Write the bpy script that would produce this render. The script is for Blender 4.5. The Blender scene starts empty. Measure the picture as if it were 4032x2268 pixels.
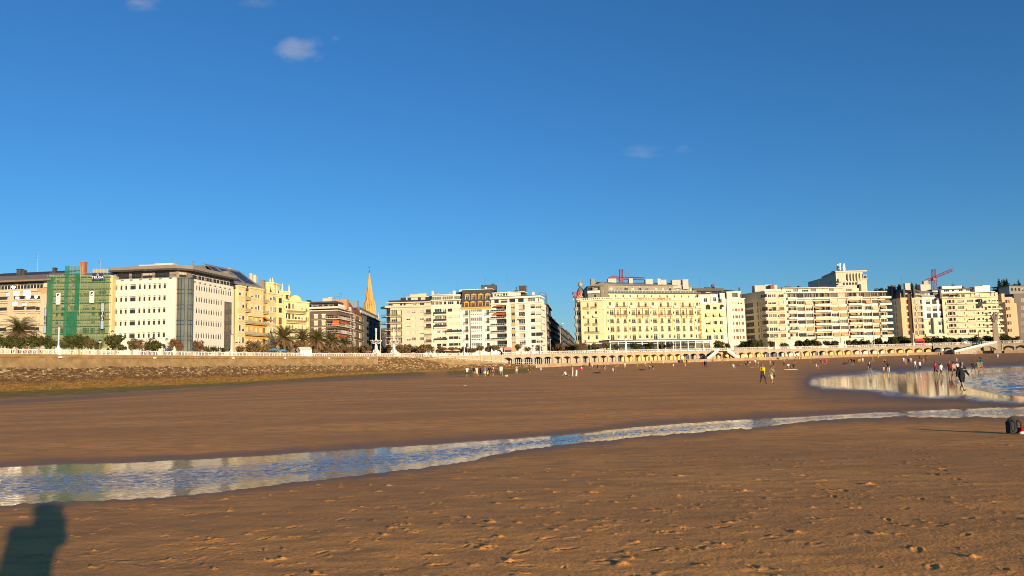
import bpy,bmesh,math,random
import numpy as np
from mathutils import Vector,Matrix
R=random.Random(7)
S=bpy.context.scene
C=S.collection
rad=math.radians
# ------------------------------------------------------------------ camera
FPX,CX,CY=3104.0,2016.0,1134.0  # focal length / centre in photograph pixels
PITCH,ROLL,EYE=rad(5.76),rad(1.5),1.6
_F=Vector((0,math.cos(PITCH),math.sin(PITCH)))
_U0=Vector((0,-math.sin(PITCH),math.cos(PITCH)))
_R0=Vector((1,0,0))
CR=_R0*math.cos(ROLL)-_U0*math.sin(ROLL)
CU=_U0*math.cos(ROLL)+_R0*math.sin(ROLL)
CAM=Vector((0,0,EYE))
cd=bpy.data.cameras.new("camera");cam=bpy.data.objects.new("camera",cd);C.objects.link(cam)
cam.matrix_world=Matrix(((CR.x,CU.x,-_F.x,0),(CR.y,CU.y,-_F.y,0),(CR.z,CU.z,-_F.z,EYE),(0,0,0,1)))
cd.sensor_width=36;cd.lens=36*FPX/4032
cd.clip_start=0.05;cd.clip_end=9000
S.camera=cam
# ------------------------------------------------------------------ light
SUN_EL,SUN_AZ=rad(8.3),rad(29.3)  # sun behind the camera, to its right
SUN_TO=Vector((math.sin(SUN_AZ)*math.cos(SUN_EL),-math.cos(SUN_AZ)*math.cos(SUN_EL),math.sin(SUN_EL)))
w=bpy.data.worlds.new("World");S.world=w;w.use_nodes=True
nt=w.node_tree;bg=nt.nodes["Background"]
sky=nt.nodes.new("ShaderNodeTexSky");sky.sky_type='NISHITA';sky.sun_disc=False
sky.sun_elevation=SUN_EL;sky.sun_rotation=math.pi-SUN_AZ
sky.air_density=1.0;sky.dust_density=0.0;sky.ozone_density=5.6;sky.altitude=0
hsv=nt.nodes.new("ShaderNodeHueSaturation");hsv.inputs['Saturation'].default_value=1.03
nt.links.new(sky.outputs[0],hsv.inputs['Color']);nt.links.new(hsv.outputs[0],bg.inputs[0])
bg.inputs[1].default_value=0.108
sl=bpy.data.lights.new("sun",'SUN');sl.energy=5.0;sl.angle=rad(0.5);sl.color=(1.0,0.79,0.52)
so=bpy.data.objects.new("sun",sl);C.objects.link(so)
so.rotation_euler=SUN_TO.to_track_quat('Z','Y').to_euler();so.location=(60,-60,40)
S.view_settings.view_transform='Standard';S.view_settings.look='None'
S.view_settings.exposure=0.55;S.view_settings.gamma=1;S.view_settings.use_curve_mapping=False
S.cycles.filter_width=1.0;S.cycles.max_bounces=6;S.cycles.diffuse_bounces=2;S.cycles.glossy_bounces=3
S.cycles.transparent_max_bounces=12;S.cycles.volume_bounces=3
# ------------------------------------------------------------------ picture <-> place
def ray(x,y):
 return _F+CR*((x-CX)/FPX)+CU*((CY-y)/FPX)
def proj(p):
 d=Vector(p)-CAM;f=d.dot(_F)
 return CX+FPX*d.dot(CR)/f,CY-FPX*d.dot(CU)/f
def yh(x):return CY+FPX*math.tan(PITCH)/math.cos(ROLL)-math.tan(ROLL)*(x-CX)
def at(x,y,Y):  # point on the ray of a pixel at ground distance Y along +Y
 d=ray(x,y);return CAM+d*(Y/d.y)
ZM={1:(0,980,3.2923),2:(400,980,3.2923),3:(860,1040,3.2923),4:(1180,1040,3.2923),5:(1480,1080,3.623),
6:(1780,1080,3.623),7:(2200,1040,3.2933),8:(2640,1040,3.2933),9:(2900,1040,3.2933),10:(3432,1040,3.2933),
11:(1780,1380,3.68),12:(2400,1380,3.68),13:(2900,1380,4.2933),14:(3432,1340,3.6233),0:(0,0,1)}
def zz(n,x,y=0):
 a,b,s=ZM[n];return a+x/s,b+y/s
def zx(n,x):return zz(n,x)[0]
# ------------------------------------------------------------------ materials
MATS={}
def M(name,c,c2=None,scale=1.0,rough=.8,bump=0.,spec=.3,metal=0.,stretch=(1,1,1),bscale=None,detail=5,alpha=1.):
 if name in MATS:return MATS[name]
 m=bpy.data.materials.new(name);m.use_nodes=True;t=m.node_tree;b=t.nodes["Principled BSDF"]
 b.inputs['Base Color'].default_value=(*c,1);b.inputs['Roughness'].default_value=rough
 b.inputs['Specular IOR Level'].default_value=spec;b.inputs['Metallic'].default_value=metal
 b.inputs['Alpha'].default_value=alpha
 if c2 or bump:
  tc=t.nodes.new("ShaderNodeTexCoord");mp=t.nodes.new("ShaderNodeMapping");mp.inputs['Scale'].default_value=stretch
  t.links.new(tc.outputs['Object'],mp.inputs[0])
 if c2:
  n=t.nodes.new("ShaderNodeTexNoise");n.inputs['Scale'].default_value=scale;n.inputs['Detail'].default_value=detail
  n.inputs['Roughness'].default_value=.65
  r=t.nodes.new("ShaderNodeValToRGB");r.color_ramp.elements[0].position=.33;r.color_ramp.elements[1].position=.68
  r.color_ramp.elements[0].color=(*c,1);r.color_ramp.elements[1].color=(*c2,1)
  t.links.new(mp.outputs[0],n.inputs['Vector']);t.links.new(n.outputs[0],r.inputs[0]);t.links.new(r.outputs[0],b.inputs['Base Color'])
 if bump:
  n2=t.nodes.new("ShaderNodeTexNoise");n2.inputs['Scale'].default_value=bscale or scale*6;n2.inputs['Detail'].default_value=4
  bp=t.nodes.new("ShaderNodeBump");bp.inputs['Strength'].default_value=bump;bp.inputs['Distance'].default_value=.05
  t.links.new(mp.outputs[0],n2.inputs['Vector']);t.links.new(n2.outputs[0],bp.inputs['Height']);t.links.new(bp.outputs[0],b.inputs['Normal'])
 MATS[name]=m;return m
 # ------------------------------------------------------------------ objects
def tag(o,label=None,cat=None,group=None,kind=None):
 if label:o['label']=label
 if cat:o['category']=cat
 if group:o['group']=group
 if kind:o['kind']=kind
 return o
def empty(name,loc,label,cat,group=None,rz=0.):
 o=bpy.data.objects.new(name,None);C.objects.link(o);o.location=loc;o.rotation_euler=(0,0,rz)
 o.empty_display_size=.5
 return tag(o,label,cat,group)
def mobj(name,me,parent=None,loc=(0,0,0),rz=0.,scale=None):
 o=bpy.data.objects.new(name,me);C.objects.link(o);o.location=loc;o.rotation_euler=(0,0,rz)
 if scale:o.scale=scale
 if parent:o.parent=parent
 return o
def copy_tree(o,parent=None):
 c=o.copy();C.objects.link(c);c.parent=parent
 for ch in o.children:copy_tree(ch,c)
 return c
class MB:
 """collects shapes and links them as one mesh"""
 def __init__(s,org=(0,0,0)):s.v=[];s.f=[];s.m=[];s.sm=[];s.st=[];s.org=Vector(org)
 def add(s,vs,fs,mi=0,smooth=False):
  k=len(s.v);o=s.org;s.st.append((k,len(s.f)))
  s.v+=[(p[0]-o.x,p[1]-o.y,p[2]-o.z) for p in vs]
  for f in fs:s.f.append(tuple(i+k for i in f));s.m.append(mi);s.sm.append(smooth)
 def quad(s,a,b,c,d,mi=0):s.add((a,b,c,d),((0,1,2,3),),mi)
 def hexa(s,b4,t4,mi=0):  # bottom 4 and top 4, counter-clockwise seen from above
  s.add(list(b4)+list(t4),((3,2,1,0),(4,5,6,7),(0,1,5,4),(1,2,6,5),(2,3,7,6),(3,0,4,7)),mi)
 def box(s,x0,x1,y0,y1,z0,z1,mi=0):
  s.hexa([(x0,y0,z0),(x1,y0,z0),(x1,y1,z0),(x0,y1,z0)],[(x0,y0,z1),(x1,y0,z1),(x1,y1,z1),(x0,y1,z1)],mi)
 def prism(s,pts,z0,z1,mi=0,cap=True):  # pts counter-clockwise in plan
  a=sum(pts[i][0]*pts[(i+1)%len(pts)][1]-pts[(i+1)%len(pts)][0]*pts[i][1] for i in range(len(pts)))
  if a<0:pts=list(pts)[::-1]
  n=len(pts);vs=[(p[0],p[1],z0) for p in pts]+[(p[0],p[1],z1) for p in pts]
  fs=[(i,(i+1)%n,n+(i+1)%n,n+i) for i in range(n)]
  if cap:fs+=[tuple(range(n))[::-1],tuple(range(n,2*n))]
  s.add(vs,fs,mi)
 def tube(s,pts,rs,n=8,mi=0,smooth=True,cap=True):
  pts=[Vector(p) for p in pts]
  if not hasattr(rs,'__len__'):rs=[rs]*len(pts)
  vs=[];fs=[]
  for i,p in enumerate(pts):
   t=(pts[min(i+1,len(pts)-1)]-pts[max(i-1,0)])
   t=t.normalized() if t.length>1e-9 else Vector((0,0,1))
   a=Vector((0,0,1)) if abs(t.z)<.9 else Vector((0,1,0))
   e1=t.cross(a).normalized();e2=t.cross(e1)
   for k in range(n):
    q=2*math.pi*k/n;vs.append(p+(e1*math.cos(q)+e2*math.sin(q))*rs[i])
  for i in range(len(pts)-1):
   for k in range(n):
    fs.append((i*n+k,(i+1)*n+k,(i+1)*n+(k+1)%n,i*n+(k+1)%n))
  if cap:fs+=[tuple(range(n)),tuple(range(len(vs)-n,len(vs)))[::-1]]
  s.add(vs,fs,mi,smooth)
 def bar(s,a,b,r,mi=0):s.tube((a,b),r,4,mi,False)
 def lathe(s,prof,c=(0,0,0),n=14,mi=0,smooth=True):  # prof: (radius, z)
  vs=[];fs=[]
  for r,z in prof:
   for k in range(n):
    q=2*math.pi*k/n;vs.append((c[0]+r*math.cos(q),c[1]+r*math.sin(q),c[2]+z))
  for i in range(len(prof)-1):
   for k in range(n):fs.append((i*n+k,i*n+(k+1)%n,(i+1)*n+(k+1)%n,(i+1)*n+k))
  s.add(vs,fs,mi,smooth)
 def ball(s,c,r,n=10,mi=0,sz=None):
  sz=sz or(1,1,1);vs=[];fs=[];h=n//2
  for i in range(h+1):
   a=-math.pi/2+math.pi*i/h
   for k in range(n):
    q=2*math.pi*k/n
    vs.append((c[0]+r*sz[0]*math.cos(a)*math.cos(q),c[1]+r*sz[1]*math.cos(a)*math.sin(q),c[2]+r*sz[2]*math.sin(a)))
  for i in range(h):
   for k in range(n):fs.append((i*n+k,i*n+(k+1)%n,(i+1)*n+(k+1)%n,(i+1)*n+k))
  s.add(vs,fs,mi,True)
 def mesh(s,name,mats):
  me=bpy.data.meshes.new(name);me.from_pydata(s.v,[],s.f)
  if not hasattr(mats,'__len__'):mats=[mats]
  for m in mats:me.materials.append(m)
  me.polygons.foreach_set('material_index',s.m);me.polygons.foreach_set('use_smooth',s.sm);me.update()
  return me
 def build(s,name,mats,parent=None,loc=None):
  if not s.v:return None
  return mobj(name,s.mesh(name,mats),parent,loc if loc is not None else(s.org if parent is None else(0,0,0)))
def text_mesh(txt,size,depth=.05,mat=None):
 cu=bpy.data.curves.new("lettering",'FONT');cu.body=txt;cu.size=size;cu.extrude=depth;cu.align_x='CENTER';cu.align_y='CENTER'
 o=bpy.data.objects.new("lettering",cu);C.objects.link(o);dg=bpy.context.evaluated_depsgraph_get()
 me=bpy.data.meshes.new_from_object(o.evaluated_get(dg));bpy.data.objects.remove(o);bpy.data.curves.remove(cu)
 me.materials.clear()
 if mat:me.materials.append(mat)
 return me
 # ------------------------------------------------------------------ the lie of the beach
def smooth(a,b,x):
 t=np.clip((x-a)/(b-a),0,1);return t*t*(3-2*t)
_cp=[(0,0,0),(-6,6,-.03),(5,6,-.03),(-10,14,-.28),(0,20,-.40),(14,21,-.46),(21,30,-.60),(-15,25,-.36),(0,35,-.45),
(28,50,-.68),(23,71,-.55),(31,80,-.66),(60,80,-.95),(45,60,-.8),(97,150,-.66),(11,126,-.12),(-7,132,.18),(-25,90,-.35),
(-60,110,-.6),(-107,163,-.62),(-84,235,-.62),(-60,288,.45),(-30,320,.9),(8,336,1.2),(42,346,1.75),(122,379,1.95),
(188,386,2.4),(210,380,2.4),(243,366,2.0),(60,250,.95),(130,280,.9),(-40,180,.0),(20,190,.35),(-60,-40,-.2),(60,-40,-.7),(130,200,.15),
(-110,60,-.6),(200,250,.2),(0,-60,-.3)]
_P=np.array(_cp)
def _phi(r2):return np.where(r2>1e-9,r2*np.log(r2+1e-12)*.5,0)
_k=len(_P);_A=np.zeros((_k+3,_k+3));_sc=.01
_x=_P[:,:2]*_sc
_A[:_k,:_k]=_phi(((_x[:,None]-_x[None])**2).sum(-1))+np.eye(_k)*2e-3
_A[:_k,_k]=1;_A[:_k,_k+1:]=_x;_A[_k,:_k]=1;_A[_k+1:,:_k]=_x.T
_w=np.linalg.solve(_A,np.concatenate([_P[:,2],np.zeros(3)]))
def base_z(X,Y):
 X=np.asarray(X,float)*_sc;Y=np.asarray(Y,float)*_sc;z=_w[_k]+_w[_k+1]*X+_w[_k+2]*Y
 for i in range(_k):z=z+_w[i]*_phi((X-_x[i,0])**2+(Y-_x[i,1])**2)
 return np.clip(z,-1.1,3.0)
def px_of(X,Y,Z):
 dz=Z-EYE;f=Y*_F.y+dz*_F.z;f=np.where(f<.3,np.nan,f)
 return CX+FPX*(X*CR.x+Y*CR.y+dz*CR.z)/f,CY-FPX*(X*CU.x+Y*CU.y+dz*CU.z)/f
def sdist(poly,x,y):  # signed distance, positive inside
 d=np.full(x.shape,1e9);ins=np.zeros(x.shape,bool);n=len(poly)
 for i in range(n):
  ax,ay=poly[i];bx,by=poly[(i+1)%n]
  ex,ey=bx-ax,by-ay;t=np.clip(((x-ax)*ex+(y-ay)*ey)/(ex*ex+ey*ey+1e-9),0,1)
  d=np.minimum(d,np.hypot(x-ax-t*ex,(y-ay-t*ey)))
  c=((ay>y)!=(by>y))&(x<(bx-ax)*(y-ay)/((by-ay) if by!=ay else 1e-9)+ax);ins^=c
 return np.where(ins,d,-d)
_q=lambda pts:[(a*1.5652,b*1.5652) for a,b in pts]
ST_UP=_q([(-1500,1245),(0,1172),(150,1165),(300,1162),(450,1155),(650,1145),(780,1135),(1000,1122),(1200,1108),(1300,1100),(1450,1090),(1600,1072),
(1800,1058),(2000,1048),(2200,1037),(2400,1028),(2576,1022),(4500,985)])
ST_LO=_q([(-1500,1400),(0,1268),(100,1262),(200,1258),(400,1250),(500,1240),(700,1217),(850,1200),(1000,1185),(1200,1155),(1280,1135),(1400,1120),
(1500,1108),(1700,1090),(1900,1075),(2000,1062),(2100,1052),(2200,1048),(2300,1049),(2576,1047),(4500,1035)])
SEA=[zz(14,*p) for p in[(9000,395),(2174,430),(2000,448),(1800,468),(1600,490),(1400,525),(1230,560),(1170,590),(1200,622),(1370,670),(1500,705),(1800,772),(2174,800),(9000,860)]]
FILM=[zz(14,*p) for p in[(9000,300),(2174,365),(1400,410),(880,430),(500,450),(0,470)]]+[zz(13,*p) for p in[(2150,405),(1700,445),(1300,515),(1280,560),(1480,625),(1900,655),(2200,675),(2576,715)]]+[zz(14,*p) for p in[(300,750),(550,780),(900,805),(1300,812),(1800,850),(2174,885),(9000,1050)]]
WATER_Z=-.70
def hash2(i,j,s):
 h=np.sin(i*127.1+j*311.7+s*74.7)*43758.5453;return h-np.floor(h)
def vnoise(x,y,s=0):
 i=np.floor(x);j=np.floor(y);u=x-i;v=y-j;u=u*u*(3-2*u);v=v*v*(3-2*v)
 return(hash2(i,j,s)*(1-u)+hash2(i+1,j,s)*u)*(1-v)+(hash2(i,j+1,s)*(1-u)+hash2(i+1,j+1,s)*u)*v-.5
def masks(X,Y):
 z=base_z(X,Y);px,py=px_of(X,Y,z);ok=~np.isnan(px)&(Y>2)&(px>-2500)&(px<7500)
 x=np.where(ok,px,0);y=np.where(ok,py,0)
 up=np.interp(x,[p[0] for p in ST_UP],[p[1] for p in ST_UP]);lo=np.interp(x,[p[0] for p in ST_LO],[p[1] for p in ST_LO])
 wob=7*vnoise(x*.02,y*.02,3)+5*vnoise(x*.06,y*.05,4)
 st=np.where(ok,np.minimum(y-up+wob*.4,lo-y+wob),-500)
 sea=np.where(ok,sdist(SEA,x,y),-500);film=np.where(ok,sdist(FILM,x,y),-500)
 return z,np.clip(st,-500,500),sea,film,x,y,(lo-up)
def ground(X,Y):  # height of the sand (without footprints)
 z,st,sea,film,x,y,wd=masks(np.asarray(X,float),np.asarray(Y,float))
 z=np.where((sea<-480)&(film<-480),z,z)
 f=smooth(-14,6,film);z=z*(1-f)+(-.68)*f
 z=np.where(sea<0,np.maximum(z,-.685),z)
 z=z-.14*smooth(-2,14,sea)-.5*smooth(8,40,sea)
 z=z-.075*smooth(-6,14,st*np.clip(150/np.maximum(wd,30),1,3))
 return z
def gz(X,Y):return float(ground(np.array([X]),np.array([Y]))[0])
def foot(x,y,Ymin=8,Ymax=400):  # where the ray of a pixel meets the beach
 d=ray(x,y);ts=np.geomspace(Ymin,Ymax,1500);X=d.x*ts/d.y;Z=EYE+d.z*ts/d.y
 g=ground(X,ts);k=np.where(Z<=g)[0];i=k[0] if len(k) else len(ts)-1
 if not len(k):i=int(np.argmin(Z-g))
 return Vector((X[i],ts[i],float(g[i])))
def build_sand():
 ang=np.concatenate([np.linspace(-180,-37,40,endpoint=False),np.linspace(-37,37,980,endpoint=False),np.linspace(37,180,41)])
 rr=np.concatenate([np.arange(.4,4.5,.12),np.arange(4.5,15,.026),np.arange(15,26,.055)])
 g=[26.];
 while g[-1]<470:g.append(g[-1]*1.0095)
 rr=np.concatenate([rr,g]);na,nr=len(ang),len(rr)
 A,Rr=np.meshgrid(np.radians(ang),rr);X=(np.sin(A)*Rr);Y=(np.cos(A)*Rr)
 z0,st,sea,film,px,py,wd=masks(X.ravel(),Y.ravel())
 Z=ground(X.ravel(),Y.ravel()).reshape(X.shape)
 sh=X.shape;st=st.reshape(sh);sea=sea.reshape(sh);film=film.reshape(sh);px=px.reshape(sh);py=py.reshape(sh)
 dry=1-smooth(-30,0,film);near=smooth(0,25,-st)
 # wind and water ripples, elongated roughly along the stream
 a=rad(12);Xr=X*math.cos(a)+Y*math.sin(a);Yr=-X*math.sin(a)+Y*math.cos(a)
 rip=.0065*vnoise(Xr*.7,Yr*1.6,1)+.004*vnoise(Xr*2.2,Yr*5,2)+.0022*vnoise(Xr*9,Yr*11,5)+.003*vnoise(Xr*23,Yr*25,15)
 Z+=rip*dry*near*np.clip(1.3-Rr/200,.3,1)
 far=(py<np.interp(px,[p[0] for p in ST_UP],[p[1] for p in ST_UP]))
 Z+=np.where(far&(Rr<90),.010*vnoise(Xr*1.6,Yr*5.5,8)+.012*vnoise(Xr*.5,Yr*1.5,9),0)*dry*near
 Z+=np.where(Rr>90,.10*vnoise(X*.12,Y*.12,11)+.07*vnoise(X*.4,Y*.3,12),0)*dry*smooth(90,160,Rr)
 # footprints
 rng=np.random.RandomState(3)
 prints=[]
 for t in range(70):  # trails of walkers
  r0=rng.uniform(4.8,30);a0=rad(rng.uniform(-40,40));x,y=math.sin(a0)*r0,math.cos(a0)*r0
  th=rad(rng.choice([10,190,60,120])+rng.uniform(-35,35));s=1
  for k in range(rng.randint(4,11)):
   x+=math.cos(th)*.62;y+=math.sin(th)*.62;s=-s;th+=rng.uniform(-.12,.12)
   prints.append((x-math.sin(th)*.1*s,y+math.cos(th)*.1*s,th+rng.uniform(-.15,.15),rng.uniform(.3,.95),rng.uniform(.75,1.05)))
 for t in range(900):
  r0=4.6+26*rng.rand()**1.2;a0=rad(rng.uniform(-38,38))
  prints.append((math.sin(a0)*r0,math.cos(a0)*r0,rng.uniform(0,6.3),rng.uniform(.2,.9),rng.uniform(.35,.95)))
 ar=np.radians(ang)
 for(x,y,th,dep,sc) in prints:
  r=math.hypot(x,y);a0=math.atan2(x,y);m=.30*sc
  i0,i1=np.searchsorted(rr,[r-m,r+m]);j0,j1=np.searchsorted(ar,[a0-m/r,a0+m/r])
  if i1-i0<2 or j1-j0<2:continue
  if r>30:continue
  sx=X[i0:i1,j0:j1]-x;sy=Y[i0:i1,j0:j1]-y
  u=(sx*math.cos(th)+sy*math.sin(th))/(.135*sc);v=(-sx*math.sin(th)+sy*math.cos(th))/((.05+.008*np.clip(u,-1,1))*sc)
  q=np.sqrt(u*u+v*v)+.25*vnoise(sx*22+x*3,sy*22,6)
  hole=1-smooth(.55,1.05,q);rim=np.exp(-((q-1.2)/.28)**2)*(.6+1.1*(vnoise(sx*30,sy*30+y,7)+.3))
  heel=np.exp(-((u-.9)**2+v*v*.6)/.12)
  if st[i0:i1,j0:j1].max()>-6:continue
  Z[i0:i1,j0:j1]+=dep*.33*(-.022*hole+.026*rim*np.clip(.55+.9*vnoise(sx*9+x*5,sy*9+y*7,13)+.35*np.sign(u),0,1.5)+.015*heel)*dry[i0:i1,j0:j1]
 for t in range(900):  # clods of turned-up sand
  r0=4.8+22*rng.rand()**1.3;a0=rad(rng.uniform(-36,36));x,y=math.sin(a0)*r0,math.cos(a0)*r0;m=.2
  i0,i1=np.searchsorted(rr,[r0-m,r0+m]);j0,j1=np.searchsorted(ar,[a0-m/r0,a0+m/r0])
  if i1-i0<2 or j1-j0<2 or st[i0:i1,j0:j1].max()>-6:continue
  sx=X[i0:i1,j0:j1]-x;sy=Y[i0:i1,j0:j1]-y
  Z[i0:i1,j0:j1]+=rng.uniform(.008,.026)*np.exp(-((sx/rng.uniform(.025,.085))**2+(sy/rng.uniform(.012,.04))**2))*(.7+1.2*vnoise(sx*35+t,sy*35,9))
 me=bpy.data.meshes.new("sand");nv=na*nr
 co=np.stack([X,Y,Z],-1).reshape(-1,3).astype(np.float32)
 ii,jj=np.meshgrid(np.arange(nr-1),np.arange(na-1),indexing='ij')
 fa=np.stack([ii*na+jj,ii*na+jj+1,(ii+1)*na+jj+1,(ii+1)*na+jj],-1).reshape(-1,4)[:,::-1]
 def fill(me,co,fa):
  me.vertices.add(len(co));me.vertices.foreach_set('co',co.ravel());me.loops.add(fa.size);me.loops.foreach_set('vertex_index',fa.astype(np.int32).ravel())
  me.polygons.add(len(fa));me.polygons.foreach_set('loop_start',np.arange(0,fa.size,4,dtype=np.int32));me.polygons.foreach_set('loop_total',np.full(len(fa),4,np.int32))
  me.update();me.validate();me.polygons.foreach_set('use_smooth',np.ones(len(me.polygons),bool))
 fill(me,co,fa)
 fw=22*vnoise(px*.012,py*.05,30)+9*vnoise(px*.05,py*.2,31);wet=smooth(-38,16,film+fw*.7)
 wob=18*vnoise(px*.008,py*.03,20)+8*vnoise(px*.03,py*.08,21)
 damp=np.maximum(smooth(-32,2,st+wob*.5),smooth(-110,-5,film+wob)*.75)
 wl=np.interp(px,[0,920,1300,1800,4032],[1578,1520,1490,1466,1400])  # damp gully along the foot of the wall
 wl2=np.interp(px,[0,400,1200,1800],[1592,1568,1505,1484])
 gully=np.where((px<1900)&(Rr>60),smooth(-6,4,py-wl+wob*.15)*smooth(-5,4,wl2-py+wob*.1)*smooth(1900,1500,px),0)
 damp=np.maximum(damp,gully*.7)
 ag=np.interp(px,[0,300,920,1300,1650,1700,1750,1990,2080,2100],[1566,1556,1518,1489,1477,1470,1474,1472,1464,1455])
 alg=np.where((px<2150)&(Rr>60),smooth(-7,3,ag-py+wob*.35)*smooth(2120,2080,px)*(1-.9*smooth(1660,1690,px)*smooth(1775,1745,px)),0)
 for nm,ar_ in(('wet',wet),('damp',damp),('algae',alg)):
  at_=me.attributes.new(nm,'FLOAT','POINT');at_.data.foreach_set('value',np.nan_to_num(ar_).ravel().astype(np.float32))
 o=mobj("sand",me);tag(o,kind='structure')
 # ---- shallow surf of the sea, a finer sheet of small waves at the shore
 kp=(sea>-26)&(Rr>30)&(np.abs(ang)[None,:]<75);kf=kp.ravel();kq=kf[fa].all(1);used=np.unique(fa[kq]);vid=-np.ones(nv,np.int64);vid[used]=np.arange(len(used))
 co3=co[used].copy();wx,wy=co3[:,0],co3[:,1];wv=.12*vnoise(wx*.55,wy*.8,41)+.08*vnoise(wx*1.3+9,wy*1.7,42)+.04*vnoise(wx*3.1,wy*3.7,43)
 co3[:,2]=WATER_Z+.01+(wv+.02)*smooth(0,26,sea.ravel()[used]);me3=bpy.data.meshes.new("surf");fill(me3,co3,vid[fa[kq]]);global surf;surf=mobj("shallow_water",me3);tag(surf,kind='structure')
 # ---- stream: the same lattice where the channel runs
 keep=(st>-9)&(Rr>5)&(Rr<120)&(np.abs(ang)[None,:]<60)
 vid=-np.ones(nv,np.int64);kf=keep.ravel()
 kq=kf[fa].all(1);used=np.unique(fa[kq]);vid[used]=np.arange(len(used))
 zb=(z0.reshape(sh)-.022).ravel()
 f_=smooth(-14,6,film).ravel();zb=zb*(1-f_)+(-.69)*f_
 co2=co[used].copy();co2[:,2]=zb[used];sx_,sy_=co2[:,0],co2[:,1];sxr,syr=sx_*math.cos(a)+sy_*math.sin(a),-sx_*math.sin(a)+sy_*math.cos(a);chp=np.clip(st/np.maximum(wd.reshape(sh),20)*2,0,1).ravel()[used]
 co2[:,2]+=(.0025+.013*smooth(.3,.8,chp))*(.8*vnoise(sxr*2.6,syr*5,51)+1.0*vnoise(sxr*6,syr*10,52)+.6*vnoise(sxr*13,syr*19,53))*smooth(-4,10,st.ravel()[used])
 me2=bpy.data.meshes.new("stream");fill(me2,co2,vid[fa[kq]])
 ch=np.clip(st/np.maximum(wd.reshape(sh),20)*2,0,1).ravel()[used]
 at_=me2.attributes.new('chop','FLOAT','POINT');at_.data.foreach_set('value',ch.astype(np.float32))
 s=mobj("stream",me2);tag(s,kind='structure')
 return o,s
def sand_mat():
 m=bpy.data.materials.new("beach sand");m.use_nodes=True;t=m.node_tree;b=t.nodes["Principled BSDF"];L=t.links.new
 N=lambda k:t.nodes.new("ShaderNode"+k)
 tc=N("TexCoord")
 def noise(sc,det=5,st=(1,1,1)):
  mp=N("Mapping");mp.inputs['Scale'].default_value=st;L(tc.outputs['Object'],mp.inputs[0]);n=N("TexNoise");n.inputs['Scale'].default_value=sc;n.inputs['Detail'].default_value=det
  L(mp.outputs[0],n.inputs['Vector']);return n.outputs[0]
 def mix(fac,a,c,mode='MIX'):
  x=N("MixRGB");x.blend_type=mode
  for i,v in((0,fac),(1,a),(2,c)):
   if isinstance(v,tuple):x.inputs[i].default_value=(*v,1)
   elif isinstance(v,float):x.inputs[i].default_value=v
   else:L(v,x.inputs[i])
  return x.outputs[0]
 def ramp(v,a,c):
  r=N("MapRange");r.inputs[1].default_value=a;r.inputs[2].default_value=c;L(v,r.inputs[0]);return r.outputs[0]
 def attr(nm):a=N("Attribute");a.attribute_name=nm;return a.outputs['Fac']
 col=mix(ramp(noise(.09,5,(1,2.6,1)),.38,.62),(.62,.268,.068),(.90,.385,.088))
 col=mix(ramp(noise(1.6,6,(1,2.5,1)),.4,.7),col,mix(.72,(.0,.0,.0),(.68,.32,.09)))
 col=mix(ramp(noise(60,2),.62,.78),col,(.52,.36,.22))
 col=mix(ramp(noise(35,2),.66,.74),col,(.16,.10,.07))
 dm=attr('damp');col=mix(dm,col,(.29,.15,.06))
 al=attr('algae');al2=N("Math");al2.operation='MULTIPLY';L(al,al2.inputs[0]);L(ramp(noise(.6,6,(1,1,1)),.3,.55),al2.inputs[1])
 col=mix(al2.outputs[0],col,mix(ramp(noise(1.5,5),.4,.65),(.16,.15,.02),(.27,.22,.03)))
 we=attr('wet');col=mix(we,col,(.075,.05,.035))
 L(col,b.inputs['Base Color'])
 r1=N("MapRange");L(we,r1.inputs[0]);r1.inputs[1].default_value=.35;r1.inputs[2].default_value=1;r1.inputs[3].default_value=.72;r1.inputs[4].default_value=.23
 r2=N("Math");r2.operation='MULTIPLY_ADD';L(dm,r2.inputs[0]);r2.inputs[1].default_value=-.22;L(r1.outputs[0],r2.inputs[2])
 r2.use_clamp=True;L(r2.outputs[0],b.inputs['Roughness'])
 sp=N("MapRange");L(we,sp.inputs[0]);sp.inputs[3].default_value=.12;sp.inputs[4].default_value=.12;L(sp.outputs[0],b.inputs['Specular IOR Level'])
 bp=N("Bump");bp.inputs['Distance'].default_value=.02;L(mix(.25,noise(34,6,(1,1.3,1)),noise(6,5,(1,1.8,1))),bp.inputs['Height'])
 s1=N("MapRange");L(we,s1.inputs[0]);s1.inputs[2].default_value=.7;s1.inputs[3].default_value=.62;s1.inputs[4].default_value=.02;L(s1.outputs[0],bp.inputs['Strength']);L(bp.outputs[0],b.inputs['Normal'])
 return m
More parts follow.
